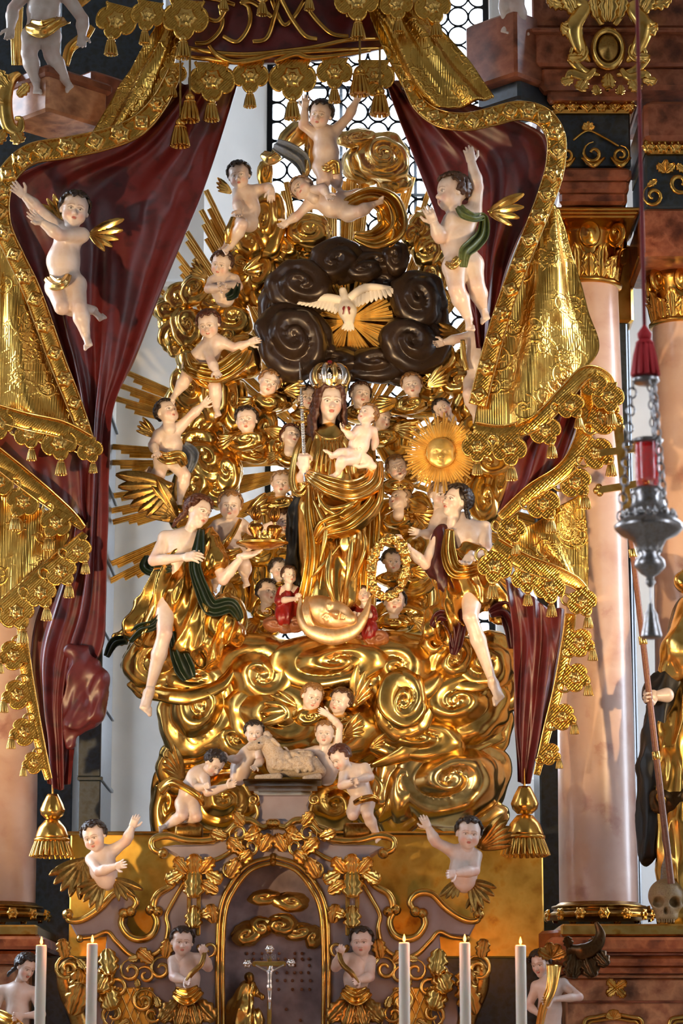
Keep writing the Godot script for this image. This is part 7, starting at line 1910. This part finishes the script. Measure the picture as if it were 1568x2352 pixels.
func sides() -> void:
	var zc := 0.15
	column("smooth pink marble column behind the lappets, above the gilded plinth", 1375, 2078, 664, zc, 91, 0.80, mat.pink, 150)
	column("marble column at the picture's outer edge behind lamp and saint", 1596, 2070, 752, zc - 0.15, 84, 0.80, mat.pink, 132)
	column("pink marble column partly hidden by lappets and the two candles", -10, 2078, 664, zc, 91, 0.80, mat.pink, 150)
	# pedestals
	var pd := thing("pedestal", "stepped red marble pedestal carrying column, saint and skull", "pedestal", P(1420, 2500, 0.3))
	block(pd, "gilded_plinth", 1288, 2150, 1700, 2122, -0.5, 0.95, mat.gold)
	block(pd, "cornice", 1262, 2186, 1700, 2152, -0.5, 1.0, mat.warmmarble, 0.02)
	block(pd, "fillet", 1272, 2194, 1700, 2186, -0.5, 0.95, mat.redmarble)
	block(pd, "cornice", 1282, 2218, 1700, 2195, -0.5, 0.92, mat.warmmarble, 0.02)
	block(pd, "fillet", 1290, 2236, 1700, 2219, -0.5, 0.87, mat.warmmarble)
	block(pd, "cornice", 1296, 2246, 1700, 2238, -0.5, 0.83, mat.palemarble)
	block(pd, "die", 1304, 2600, 1700, 2247, -0.5, 0.78, mat.palemarble)
	block(pd, "string_course", 1302, 2304, 1700, 2298, -0.5, 0.80, mat.redmarble, 0.004)
	turned(pd, "return_cornice", P(1268, 2176, 0.35), Vector3(0.16, 0.1, 0.35), 0.5, mat.warmmarble)
	for k in 4: leaf(pd, P(1414, 2270, 0.82).x, P(1414, 2270, 0.82).y, 0.82, deg_to_rad(35 + 90 * k + (10 if k % 2 else 0)), 0.1, mat.deepgold)
	for f in [[1342, 1474], [1538, 1700]]:
		mould2(pd, [f[0], 2400, f[0], 2346, f[0] + 26, 2336, (f[0] + f[1]) * 0.5, 2330, f[1] - 26, 2336, f[1], 2346, f[1], 2400], 0.8, 5.0, mat.gold)
		mould2(pd, [f[0] + 10, 2400, f[0] + 10, 2352, f[0] + 30, 2345, (f[0] + f[1]) * 0.5, 2340, f[1] - 30, 2345, f[1] - 10, 2352, f[1] - 10, 2400], 0.8, 3.5, mat.deepgold)
		for d in [60, 90, 120, 20, 160]: leaf(pd, P((f[0] + f[1]) * 0.5, 2338, 0.82).x, P(0, 2338, 0.82).y, 0.82, deg_to_rad(d), 0.07, mat.gold)
	var pl := thing("pedestal", "marble pedestal with gilded plinth under the column near the two candles", "pedestal", P(20, 2500, 0.2))
	block(pl, "gilded_plinth", -200, 2150, 86, 2124, -0.5, 0.7, mat.gold)
	block(pl, "cornice", -200, 2180, 102, 2150, -0.5, 0.78, mat.warmmarble, 0.02)
	block(pl, "cornice", -200, 2214, 84, 2184, -0.5, 0.7, mat.warmmarble, 0.02)
	block(pl, "die", -200, 2600, 66, 2216, -0.5, 0.62, mat.palemarble)
	# dark wooden retable behind columns and slate side panel
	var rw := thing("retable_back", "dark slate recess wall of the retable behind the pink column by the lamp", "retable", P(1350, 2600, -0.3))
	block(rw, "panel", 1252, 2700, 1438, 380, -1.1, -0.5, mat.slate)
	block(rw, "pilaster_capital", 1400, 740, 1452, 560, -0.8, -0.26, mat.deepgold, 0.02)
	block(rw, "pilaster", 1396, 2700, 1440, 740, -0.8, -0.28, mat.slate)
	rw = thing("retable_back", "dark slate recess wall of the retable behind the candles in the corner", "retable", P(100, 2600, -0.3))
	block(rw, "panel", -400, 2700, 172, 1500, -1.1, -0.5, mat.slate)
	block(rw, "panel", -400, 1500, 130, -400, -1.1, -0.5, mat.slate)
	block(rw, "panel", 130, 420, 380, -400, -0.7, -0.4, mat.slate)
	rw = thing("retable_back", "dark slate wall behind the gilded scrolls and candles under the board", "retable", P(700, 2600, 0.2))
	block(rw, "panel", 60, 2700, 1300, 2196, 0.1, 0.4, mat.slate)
	var sl := thing("slate_pilaster", "blue grey slate panel wall at the edge of the maroon curtain", "panel", P(200, 2000, 0.0))
	for k in 8:
		var y := 2300.0 - k * 172
		block(sl, "slab", 177, y, 226 + k * 2.6, y - 164, -0.9, -0.02, mat.slate, 0.008)
		block(sl, "joint", 177, y - 164, 231 + k * 2.6, y - 172, -0.9, 0.0, mat.slate, 0.003)
	# entablature over the pink column
	var en := thing("entablature", "heavy red marble entablature with gilded bands above the pink column", "entablature", P(1400, 300, 0.2))
	block(en, "architrave", 1284, 468, 1440, 440, -0.4, 0.48, mat.redmarble, 0.02)
	block(en, "architrave", 1280, 440, 1444, 412, -0.4, 0.52, mat.redmarble, 0.02)
	block(en, "architrave", 1276, 412, 1450, 384, -0.4, 0.56, mat.redmarble, 0.02)
	block(en, "frieze", 1274, 384, 1446, 260, -0.4, 0.5, mat.slate)
	block(en, "gilded_band", 1268, 258, 1456, 228, -0.4, 0.56, mat.deepgold, 0.02)
	block(en, "cornice", 1258, 228, 1474, 204, -0.4, 0.64, mat.redmarble, 0.02)
	block(en, "cornice", 1240, 204, 1600, 150, -0.4, 0.70, mat.redmarble, 0.03)
	block(en, "cornice", 1226, 150, 1620, 72, -0.4, 0.74, mat.redmarble, 0.02)
	block(en, "cornice", 1218, 72, 1640, 62, -0.4, 0.80, mat.redmarble, 0.01)
	block(en, "attic", 1222, 62, 1640, -200, -0.4, 0.72, mat.redmarble)
	for k in 6: inst("rosette", tpl.rosette if k % 2 else tpl.gem, mat.deepgold, en, Transform3D(Basis.from_scale(Vector3.ONE * 0.05), P(1284 + k * 32, 243, 0.58)))
	for q in [[1300, 356, 20, 1.6], [1362, 352, 26, 1.2], [1425, 356, 22, -1.6]]:
		scrolls(en, [[q[0], q[1], q[2], 90, q[3], 0]], 0.54, mat.deepgold, false)
		part("console_cup", sweep(cr(PP([q[0] - q[2], 362, 0, q[0], 380, 0.03, q[0] + q[2], 362, 0], 0.53), 5), ring(8), [0.01, 0.022, 0.01]).smooth(), mat.deepgold, en)
	for k in 5: leaf(en, P(1350, 296, 0.52).x, P(0, 296, 0.52).y, 0.52, deg_to_rad(10 + 40 * k), 0.06, mat.deepgold)
	mould2(en, [1316, 322, 1350, 300, 1390, 318, 1420, 336], 0.52, 3.0, mat.deepgold)
	var en2 := thing("entablature", "lower red marble entablature with gilded volutes at the outer edge", "entablature", P(1540, 400, 0.3))
	block(en2, "cornice", 1480, 320, 1700, 230, -0.3, 0.7, mat.redmarble, 0.03)
	block(en2, "gilded_band", 1482, 352, 1700, 318, -0.3, 0.62, mat.deepgold, 0.02)
	block(en2, "frieze", 1484, 478, 1700, 352, -0.3, 0.56, mat.slate)
	for k in 3: block(en2, "architrave", 1476 + k * 4, 586 - k * 2, 1700, 478 + k * 36, -0.3, 0.56 - 0.03 * k, mat.redmarble, 0.02)
	for k in 4: inst("rosette", tpl.rosette, mat.deepgold, en2, Transform3D(Basis.from_scale(Vector3.ONE * 0.055), P(1490 + k * 30, 336, 0.64)))
	scrolls(en2, [[1500, 450, 26, 120, 1.4, 1], [1560, 420, 30, 60, -1.3, 1]], 0.6, mat.deepgold, false)
	for k in 3: leaf(en2, P(1528, 396, 0.58).x, P(0, 396, 0.58).y, 0.58, deg_to_rad(40 + 50 * k), 0.1, mat.deepgold)
	# cartouche
	var ca := thing("cartouche", "large gilded cartouche with oval mirror and acanthus scrolls", "ornament", P(1395, 120, 0.85))
	var u := M(1395, 110, 0.85)
	part("mirror", G.new().add(lathe([0, 0.10 * 0.4, 20 * u, 6 * u, 27 * u, 0, 0, -2 * u], 32).smooth(), Transform3D(Basis(Vector3.RIGHT, PI / 2) * Basis.from_scale(Vector3(1, 1, 1.35)), P(1396, 112, 0.88))), mat.oldgold, ca)
	part("mirror_frame", G.new().add(lathe([26 * u, 0, 28 * u, 9 * u, 34 * u, 11 * u, 40 * u, 4 * u, 40 * u, -6 * u, 26 * u, -6 * u, 26 * u, 0], 36).smooth(), Transform3D(Basis(Vector3.RIGHT, PI / 2) * Basis.from_scale(Vector3(1, 1, 1.32)), P(1396, 112, 0.87))), mat.gold, ca)
	for s in [-1.0, 1.0]:
		for w in [[[42, 30, 0, 66, 0, 0.04, 80, -50, 0.06, 56, -96, 0.05, 110, -112, 0.03], [4, 16, 20, 16, 5]], [[20, 60, 0, 60, 50, 0.03, 84, 24, 0.04, 74, 10, 0.04], [4, 10, 12, 4]], [[14, -54, 0, 26, -84, 0.03, 14, -120, 0.04], [6, 12, 5]], [[30, 46, 0.02, 50, 66, 0.04, 86, 58, 0.05, 96, 78, 0.04], [5, 10, 10, 4]]]:
			var pts := []
			for i in range(0, w[0].size(), 3): pts.append_array([1396 + s * w[0][i], 112 + w[0][i + 1], w[0][i + 2]])
			wisp(ca, pts, 0.86, w[1], mat.gold, "acanthus_scroll")
		scrolls(ca, [[1396 + s * 70, 34 + 86, 26, 90 if s > 0 else 90, 1.5 * s, 0], [1396 + s * 92, 60, 18, 200, -1.3 * s, 0]], 0.9, mat.gold, false)
		for l in [[50, 70, -60, 50], [66, -30, 20, 60], [76, -80, 60, 60], [96, -100, 10, 60], [24, -70, 80, 60], [30, 84, -100, 36], [80, 70, -20, 40], [60, 20, -10, 44]]:
			leaf(ca, P(1396 + s * l[0], 112 + l[1], 0.9).x, P(0, 112 + l[1], 0.9).y, 0.9, deg_to_rad(l[2] if s > 0 else 180 - l[2]), l[3] * u, mat.gold)
	leaf(ca, P(1396, 170, 0.9).x, P(0, 170, 0.9).y, 0.9, -PI / 2, 0.16, mat.gold)
	leaf(ca, P(1396, 50, 0.9).x, P(0, 50, 0.9).y, 0.9, PI / 2, 0.26, mat.gold)
	part("pendant", box(P(1388, 212, 0.78), P(1402, 190, 0.84), null, 0.01).flat(), mat.gold, ca)
	# ledges under the two high putti
	var lg := thing("marble_ledge", "red marble corner block under the high putto's bare feet", "ledge", P(1165, 150, 0.6))
	turned(lg, "block", P(1190, 140, 0.5), Vector3(0.30, 0.24, 0.24), PI / 4, mat.redmarble)
	turned(lg, "lower_block", P(1190, 196, 0.46), Vector3(0.22, 0.2, 0.2), PI / 4, mat.slate)
	lg = thing("marble_ledge", "worn marble corner block under the shadowed putto beside gilded acanthus", "ledge", P(120, 260, 0.7))
	turned(lg, "block", P(128, 246, 0.66), Vector3(0.27, 0.15, 0.24), PI / 4, mat.palemarble)
	turned(lg, "cap", P(128, 204, 0.66), Vector3(0.30, 0.04, 0.27), PI / 4, mat.redmarble)
	turned(lg, "rear_block", P(220, 240, 0.4), Vector3(0.2, 0.16, 0.2), PI / 4, mat.redmarble)
	var ac := thing("acanthus_scroll", "gilded acanthus scroll and bundled rod at the upper corner", "ornament", P(24, 250, 0.85))
	wisp(ac, [46, 170, 0, 22, 190, 0.03, 12, 240, 0.04, 22, 290, 0.04, 44, 300, 0.05, 48, 276, 0.05, 34, 272, 0.05], 0.85, [8, 16, 18, 16, 12, 8, 4], mat.gold, "scroll")
	for l in [[20, 200, 130, 50], [14, 240, 170, 40], [40, 220, 40, 40], [30, 300, -60, 50], [10, 300, -120, 50]]:
		leaf(ac, P(l[0], l[1], 0.9).x, P(0, l[1], 0.9).y, 0.9, deg_to_rad(l[2]), l[3] * 0.0033, mat.gold)
	for k in 5: part("rod", tube(cr(PP([30 + k * 5, 150, 0.02 * (k % 2), 28 + k * 5, 60, 0.03, 34 + k * 5, -60, 0.02 * (k % 2)], 0.8), 5), [0.012], 6).smooth(), mat.gold, ac)
	saint()
	hanging_lamp()
	corner_figures()
func mould2(o: Node3D, pts: Array, z: float, r: float, m: Material) -> void:
	part("moulding", tube(cr(P2(pts, z), 5), [r * M(pts[0], pts[1], z)], 8).smooth(), m, o)
func saint() -> void:
	var z := 0.65
	var o := thing("saint_statue", "gilded saint in cape and black sleeve, cut off by the picture's edge", "statue", P(1590, 2120, z))
	part("gown", robe([[1590, 1560, 0, 1580, 1820, 0, 60, 76], [1580, 1820, 0, 1588, 2100, 0, 70, 74], [1540, 1640, 0.06, 1530, 1830, 0.1, 24, 30]], z, 4.0, Vector3(0, 1, 0), 10.0, 5.0), mat.deepgold, o)
	part("cape", robe([[1606, 1420, 0, 1580, 1500, 0.08, 60, 64], [1580, 1500, 0.08, 1540, 1540, 0.1, 54, 26], [1600, 1530, 0.06, 1620, 1560, 0.0, 50, 50]], z, 4.0, Vector3(0.3, 1, 0), 5.0, 4.0), mat.gold, o, "gilded shoulder cape")
	part("hood", robe([[1610, 1320, 0.02, 1570, 1338, 0.06, 50, 26]], z, 4.0, Vector3(1, 0.3, 0), 3.0, 5.0), mat.gold, o)
	part("sleeve", robe([[1540, 1560, 0.04, 1500, 1590, 0.12, 34, 26], [1530, 1600, 0.0, 1500, 1760, -0.02, 40, 36], [1500, 1760, -0.02, 1486, 1960, -0.04, 32, 28]], z, 4.0, Vector3(0, 1, 0), 6.0, 6.0), mat.black, o, "wide black sleeve")
	part("cuff_band", robe([[1520, 1830, 0.1, 1620, 1830, 0.14, 26, 30], [1508, 1850, 0.08, 1560, 1850, 0.12, 16, 20]], z, 3.5, Vector3(0, 1, 0), 5.0, 7.0), mat.bronze, o, "patterned hem band")
	part("underskirt", robe([[1550, 1880, 0.06, 1545, 2060, 0.06, 24, 28], [1600, 1880, 0.06, 1600, 2070, 0.06, 40, 44]], z, 4.0, Vector3(0, 1, 0), 7.0, 6.0), mat.oldsilver, o)
	var g := G.new()
	var u := M(1483, 1595, z)
	var dir := Vector3(-0.95, -0.1, 0.3).normalized()
	var w := P(1508, 1598, z + 0.24)
	var pz := (Vector3.BACK - dir * dir.z).normalized()
	g.add(tpl.hand2, Transform3D(Basis(dir.cross(pz) * -1.0, dir, pz) * Basis.from_scale(Vector3.ONE * 62 * u), w), Color(0.66, 0.55, 0.475))
	g.add(net([[0, w - dir * 0.07, w, 0.05, 0.034, 0.02]], 0.008), Transform3D.IDENTITY, Color(0.66, 0.55, 0.475))
	part("hand", g, mat.skin, o)
	# double cross on a staff
	var zs := z + 0.3
	var st := thing("cross_staff", "long slanting staff with gilded double cross before the pink column", "staff", P(1545, 2070, zs))
	var a := P(1541, 2030, zs)
	var b := P(1446, 1215, zs)
	part("pole", tube(PackedVector3Array([a, b]), [8 * u, 6.5 * u], 12).smooth(), mat.wood, st)
	for f in [0.355, 0.68, 0.93]:
		var c := a.lerp(b, f)
		part("ring", sweep(PackedVector3Array([c - (b - a).normalized() * 9 * u, c + (b - a).normalized() * 9 * u]), ring(12), [9.5 * u]).smooth(), mat.gold, st)
	part("knob", G.new().add(lathe([0, -22 * u, 10 * u, -18 * u, 13 * u, -8 * u, 8 * u, 0, 13 * u, 9 * u, 9 * u, 20 * u, 0, 24 * u], 16).smooth(), Transform3D(Basis(Vector3.BACK, 0.12), b)), mat.oldgold, st)
	for bar in [[1444, 1200, 1419, 982, 10], [1376, 1042, 1462, 1030, 8], [1376, 1126, 1476, 1110, 8]]:
		var p0 := P(bar[0], bar[1], zs)
		var p1 := P(bar[2], bar[3], zs)
		part("cross_bar", sweep(PackedVector3Array([p0, p1]), PackedVector2Array([Vector2(-1, -0.6), Vector2(-1, 0.6), Vector2(1, 0.6), Vector2(1, -0.6)]), [bar[4] * u]).flat(), mat.gold, st)
		for e in ([p1] if bar[4] > 9 else [p0, p1]):
			var d: Vector3 = (e - p0.lerp(p1, 0.5)).normalized()
			for k in 3:
				var ctr: Vector3 = e + d.rotated(Vector3.BACK, (k - 1) * PI / 2) * 7 * u
				part("trefoil_end", G.new().add(lathe([0, -5 * u, 8 * u, -4 * u, 8 * u, 4 * u, 0, 5 * u], 12).smooth(), Transform3D(Basis(Vector3.RIGHT, PI / 2), ctr)), mat.gold, st)
	# skull
	var zk := 0.8
	var sk := thing("skull", "bare human skull resting on the gilded plinth", "skull", P(1530, 2118, zk))
	var v := M(1530, 2070, zk)
	var p := []
	for e in [[1, 1530, 2058, 0, 42, 40, 46, 4], [1, 1530, 2092, 0.06, 30, 22, 26, 14], [1, 1506, 2082, 0.08, 13, 9, 12, 8], [1, 1556, 2082, 0.08, 13, 9, 12, 8], [1, 1530, 2108, 0.09, 24, 10, 14, 8], [2, 1511, 2071, 0.13, 13, 12, 32, 3], [2, 1550, 2072, 0.13, 13, 12, 32, 3], [2, 1530, 2091, 0.15, 5, 9, 20, 2], [2, 1530, 2118, 0.14, 20, 4, 22, 2], [2, 1496, 2094, 0.06, 9, 14, 12, 5], [2, 1566, 2094, 0.06, 9, 14, 12, 5]]:
		p.append([e[0], P(e[1], e[2], zk + e[3]), Vector3(e[4], e[5], e[6]) * v, e[7] * v])
	part("cranium", net(p, 2.0 * v), mat.bone, sk)
	for k in 7: part("tooth", box(P(1512 + k * 5.4, 2120, zk + 0.11), P(1516 + k * 5.4, 2111, zk + 0.135), null, 0.004).flat(), mat.bone, sk)
func hanging_lamp() -> void:
	var z := 6.0
	var o := thing("sanctuary_lamp", "silver hanging sanctuary lamp with ruby glass, chains and red tassel", "lamp", P(1494, 1465, z))
	var u := M(1485, 1100, z)
	var ax := P(1490, 1220, z)
	var Y := func(y: float) -> float: return P(1490, y, z).y
	part("cord", tube(PackedVector3Array([Vector3(ax.x, 14.9, z), Vector3(ax.x, Y.call(770), z)]), [4.5 * u], 8).smooth(), mat.cord, o)
	var th := (Y.call(745) - Y.call(866)) as float
	inst("red_tassel", tpl.tassel, mat.redtassel, o, Transform3D(Basis.from_scale(Vector3(th * 0.85, th, th * 0.85)), Vector3(ax.x, Y.call(745), z)))
	var L := func(a: Array, c: String, m: Material, n := 28) -> void:
		var q := []
		for i in range(0, a.size(), 2): q.append_array([a[i] * u, Y.call(a[i + 1])])
		part(c, G.new().add(lathe(q, n).smooth(), Transform3D(Basis.IDENTITY, Vector3(ax.x, 0, z))), m, o)
	L.call([0, 884, 24, 882, 32, 876, 30, 868, 12, 864, 0, 862], "crown_plate", mat.oldsilver)
	L.call([0, 1120, 25, 1118, 28, 1100, 28, 1018, 26, 1018, 26, 1098, 0, 1100], "ruby_glass", mat.redglass)
	L.call([26, 1020, 34, 1018, 38, 1012, 30, 1008, 24, 1012], "glass_rim", mat.oldsilver)
	L.call([0, 1350, 5, 1348, 12, 1338, 8, 1326, 20, 1318, 36, 1302, 34, 1288, 22, 1276, 30, 1258, 40, 1240, 66, 1228, 78, 1216, 80, 1208, 70, 1198, 56, 1186, 46, 1172, 40, 1158, 36, 1146, 42, 1136, 38, 1124, 24, 1118, 0, 1116], "silver_bowl", mat.oldsilver, 36)
	for k in 12:
		var a := TAU * k / 12.0
		var d := Vector3(sin(a), 0, cos(a))
		inst("boss", tpl.rosette, mat.oldsilver, o, Transform3D(Basis.looking_at(-d, Vector3.UP) * Basis.from_scale(Vector3.ONE * 15 * u), Vector3(ax.x, Y.call(1186), z) + d * 58 * u))
		inst("gadroon", tpl.leaf, mat.oldsilver, o, Transform3D(Basis.looking_at(-d, Vector3.UP) * Basis.from_scale(Vector3(22, 34, 20) * u), Vector3(ax.x, Y.call(1270), z) + d * 26 * u))
	part("chain_link", tube(PackedVector3Array([Vector3(ax.x, Y.call(1350), z), Vector3(ax.x, Y.call(1396), z)]), [2 * u], 6).smooth(), mat.oldsilver, o)
	L.call([0, 1464, 22, 1466, 24, 1460, 17, 1430, 14, 1410, 7, 1398, 6, 1388, 0, 1384], "bell_pendant", mat.oldsilver)
	var circ := PackedVector3Array()
	for k in 13: circ.append(Vector3(cos(TAU * k / 12) * 0.75, sin(TAU * k / 12), 0))
	var link := tube(circ, [0.18], 6).smooth().mesh()
	for c in 3:
		var a := 0.5 + TAU * c / 3.0
		var p0 := Vector3(ax.x + sin(a) * 28 * u, Y.call(872), z + cos(a) * 28 * u)
		var p1 := Vector3(ax.x + sin(a) * 64 * u, Y.call(1196), z + cos(a) * 64 * u)
		for k in 16:
			var m := p0.lerp(p1, (k + 0.5) / 16.0)
			inst("chain_link", link, mat.oldsilver, o, Transform3D(Basis(Vector3.UP, a + (PI / 2 if k % 2 else 0.0)) * Basis.from_scale(Vector3.ONE * 12.5 * u), m))
func corner_figures() -> void:
	var o := person("crouching_figure", "bare shouldered figure in the corner shadow looking toward the candles", "statue", {z = 1.0, h = 58.0, adult = true, hd = [60, 2222, 0.05, 40, 16, 10], hair = "dark", hk = 2, t = [[46, 2252], [40, 2284], [40, 2330], [40, 2370]], la = [[4, 2276], [-16, 2330], [10, 2340, 0.1]], ra = [[78, 2280], [96, 2330, 0.05], [50, 2334, 0.16], 1, 0]})
	cloth(o, [-10, 2330, 0.1, 20, 2350, 0.2, 60, 2376, 0.2], 1.0, [14, 20, 14], mat.deepgold, "drapery", 3.0, 0.3)
	o = person("crouching_figure", "bare armed figure with a gilded horn beside the red marble pedestal", "statue", {z = 1.1, h = 58.0, adult = true, hd = [1240, 2214, 0.0, -30, 10, -6], hair = "dark", hk = 2, t = [[1250, 2246], [1262, 2276], [1262, 2320], [1262, 2370]], ra = [[1292, 2260], [1330, 2290, 0.05], [1266, 2296, 0.16], 1, 0], la = [[1232, 2266], [1214, 2310], [1236, 2330, 0.1]]})
	cloth(o, [1232, 2400, 0.1, 1246, 2320, 0.2, 1266, 2270, 0.22, 1272, 2216, 0.2], 1.1, [8, 10, 12, 18], mat.gold, "gilded_horn", 3.0, 0.3)
	for d in [20, 60, 100, 150]: leaf(o, P(1266, 2200, 1.3).x, P(0, 2200, 1.3).y, 1.3, deg_to_rad(d), 0.12, mat.oldgold)
	var dr := thing("bronze_ornament", "dark bronze leaf and horn ornament before the red marble cornice", "ornament", P(1330, 2230, 1.2))
	wisp(dr, [1302, 2180, 0.0, 1336, 2186, 0.03, 1366, 2172, 0.04, 1378, 2146, 0.04, 1368, 2118, 0.04], 1.2, [12, 20, 16, 12, 4], mat.bronze, "horn")
	for l in [[1320, 2190, -100, 70], [1340, 2190, -70, 70], [1360, 2180, -50, 60], [1310, 2180, 110, 36], [1350, 2170, 20, 40], [1330, 2200, -120, 50]]:
		leaf(dr, P(l[0], l[1], 1.22).x, P(0, l[1], 1.22).y, 1.22, deg_to_rad(l[2]), l[3] * 0.0029, mat.bronze)

func _ready() -> void:
	clock = Time.get_ticks_msec()
	rng.seed = 7
	fold_noise = FastNoiseLite.new()
	fold_noise.seed = 4
	fold_noise.frequency = 1.0
	fold_noise.fractal_octaves = 1
	var cam := Camera3D.new()
	cam.name = "camera"
	cam.fov = 21.0
	cam.position = EYE
	cam.rotation = Vector3(PITCH, 0, 0)
	var at := CameraAttributesPhysical.new()
	at.frustum_focal_length = 64.75
	at.frustum_focus_distance = 19.1
	at.exposure_aperture = 1.6
	cam.attributes = at
	cam.fov = 21.0
	add_child(cam)
	var we := WorldEnvironment.new()
	var env := Environment.new()
	env.background_mode = Environment.BG_SKY
	env.sky = Sky.new()
	var sm := ProceduralSkyMaterial.new()
	sm.sky_top_color = Color(0.86, 0.92, 1.0)
	sm.sky_horizon_color = Color(0.90, 0.94, 1.0)
	sm.ground_horizon_color = Color(0.7, 0.72, 0.75)
	sm.ground_bottom_color = Color(0.35, 0.36, 0.36)
	sm.energy_multiplier = 20.0
	env.sky.sky_material = sm
	env.tonemap_mode = Environment.TONE_MAPPER_LINEAR
	env.tonemap_exposure = 1.12
	env.sdfgi_enabled = true
	env.ssao_enabled = true
	env.ssil_enabled = true
	we.environment = env
	add_child(we)
	materials()
	lamp(Vector3(-4.8, 2.6, 8.0), P(480, 1180, 0.6), 60.0, 20.0, Color(1.0, 0.84, 0.62))
	lamp(Vector3(4.9, 3.6, 7.5), P(1200, 1150, 0.7), 52.0, 17.0, Color(1.0, 0.84, 0.62))
	lamp(Vector3(-1.2, 0.9, 11.0), P(775, 1200, 0.2), 48.0, 8.5, Color(1.0, 0.90, 0.76))
	lap("lights")
	moulds()
	lap("moulds")
	setting()
	lap("setting")
	glory()
	lap("glory")
	people()
	lap("people")
	curtains()
	lap("curtains")
	tabernacle()
	lap("tabernacle")
	sides()
	lap("sides")
# a spotlight on a stand in the choir: housing, lens and the light in front of it
func lamp(at: Vector3, to: Vector3, energy: float, cone: float, col: Color) -> void:
	var o := thing("spotlight", ["warm spotlight on a tall stand at the north side", "warm spotlight on a tall stand at the south side", "small spotlight on a stand in the middle aisle"][used.get("spotlight", -1) + 1], "lamp", Vector3(at.x, 0, at.z))
	var d := (to - at).normalized()
	var r := 0.12
	var body := sweep(PackedVector3Array([at - d * 0.34, at - d * 0.28, at - d * 0.04]), ring(16), [r * 0.6, r, r * 1.05], Vector3.UP)
	part("housing", body.smooth(), mat.iron, o)
	part("stand", tube(PackedVector3Array([Vector3(at.x, 0, at.z), at - d * 0.2 - Vector3(0, r, 0)]), [0.03], 8).smooth(), mat.iron, o)
	var em := std(col, 0.4)
	em.emission_enabled = true
	em.emission = col
	em.emission_energy_multiplier = 6.0
	part("lamp_lens", sweep(PackedVector3Array([at - d * 0.04, at - d * 0.03]), ring(16), [r * 0.9], Vector3.UP).smooth(), em, o)
	var l := SpotLight3D.new()
	l.light_color = col
	l.light_energy = energy
	l.spot_angle = cone
	l.spot_angle_attenuation = 0.6
	l.spot_range = 40.0
	l.spot_attenuation = 2.0
	l.light_size = r
	l.shadow_enabled = true
	add_child(l)
	l.look_at_from_position(at + d * 0.02, to)
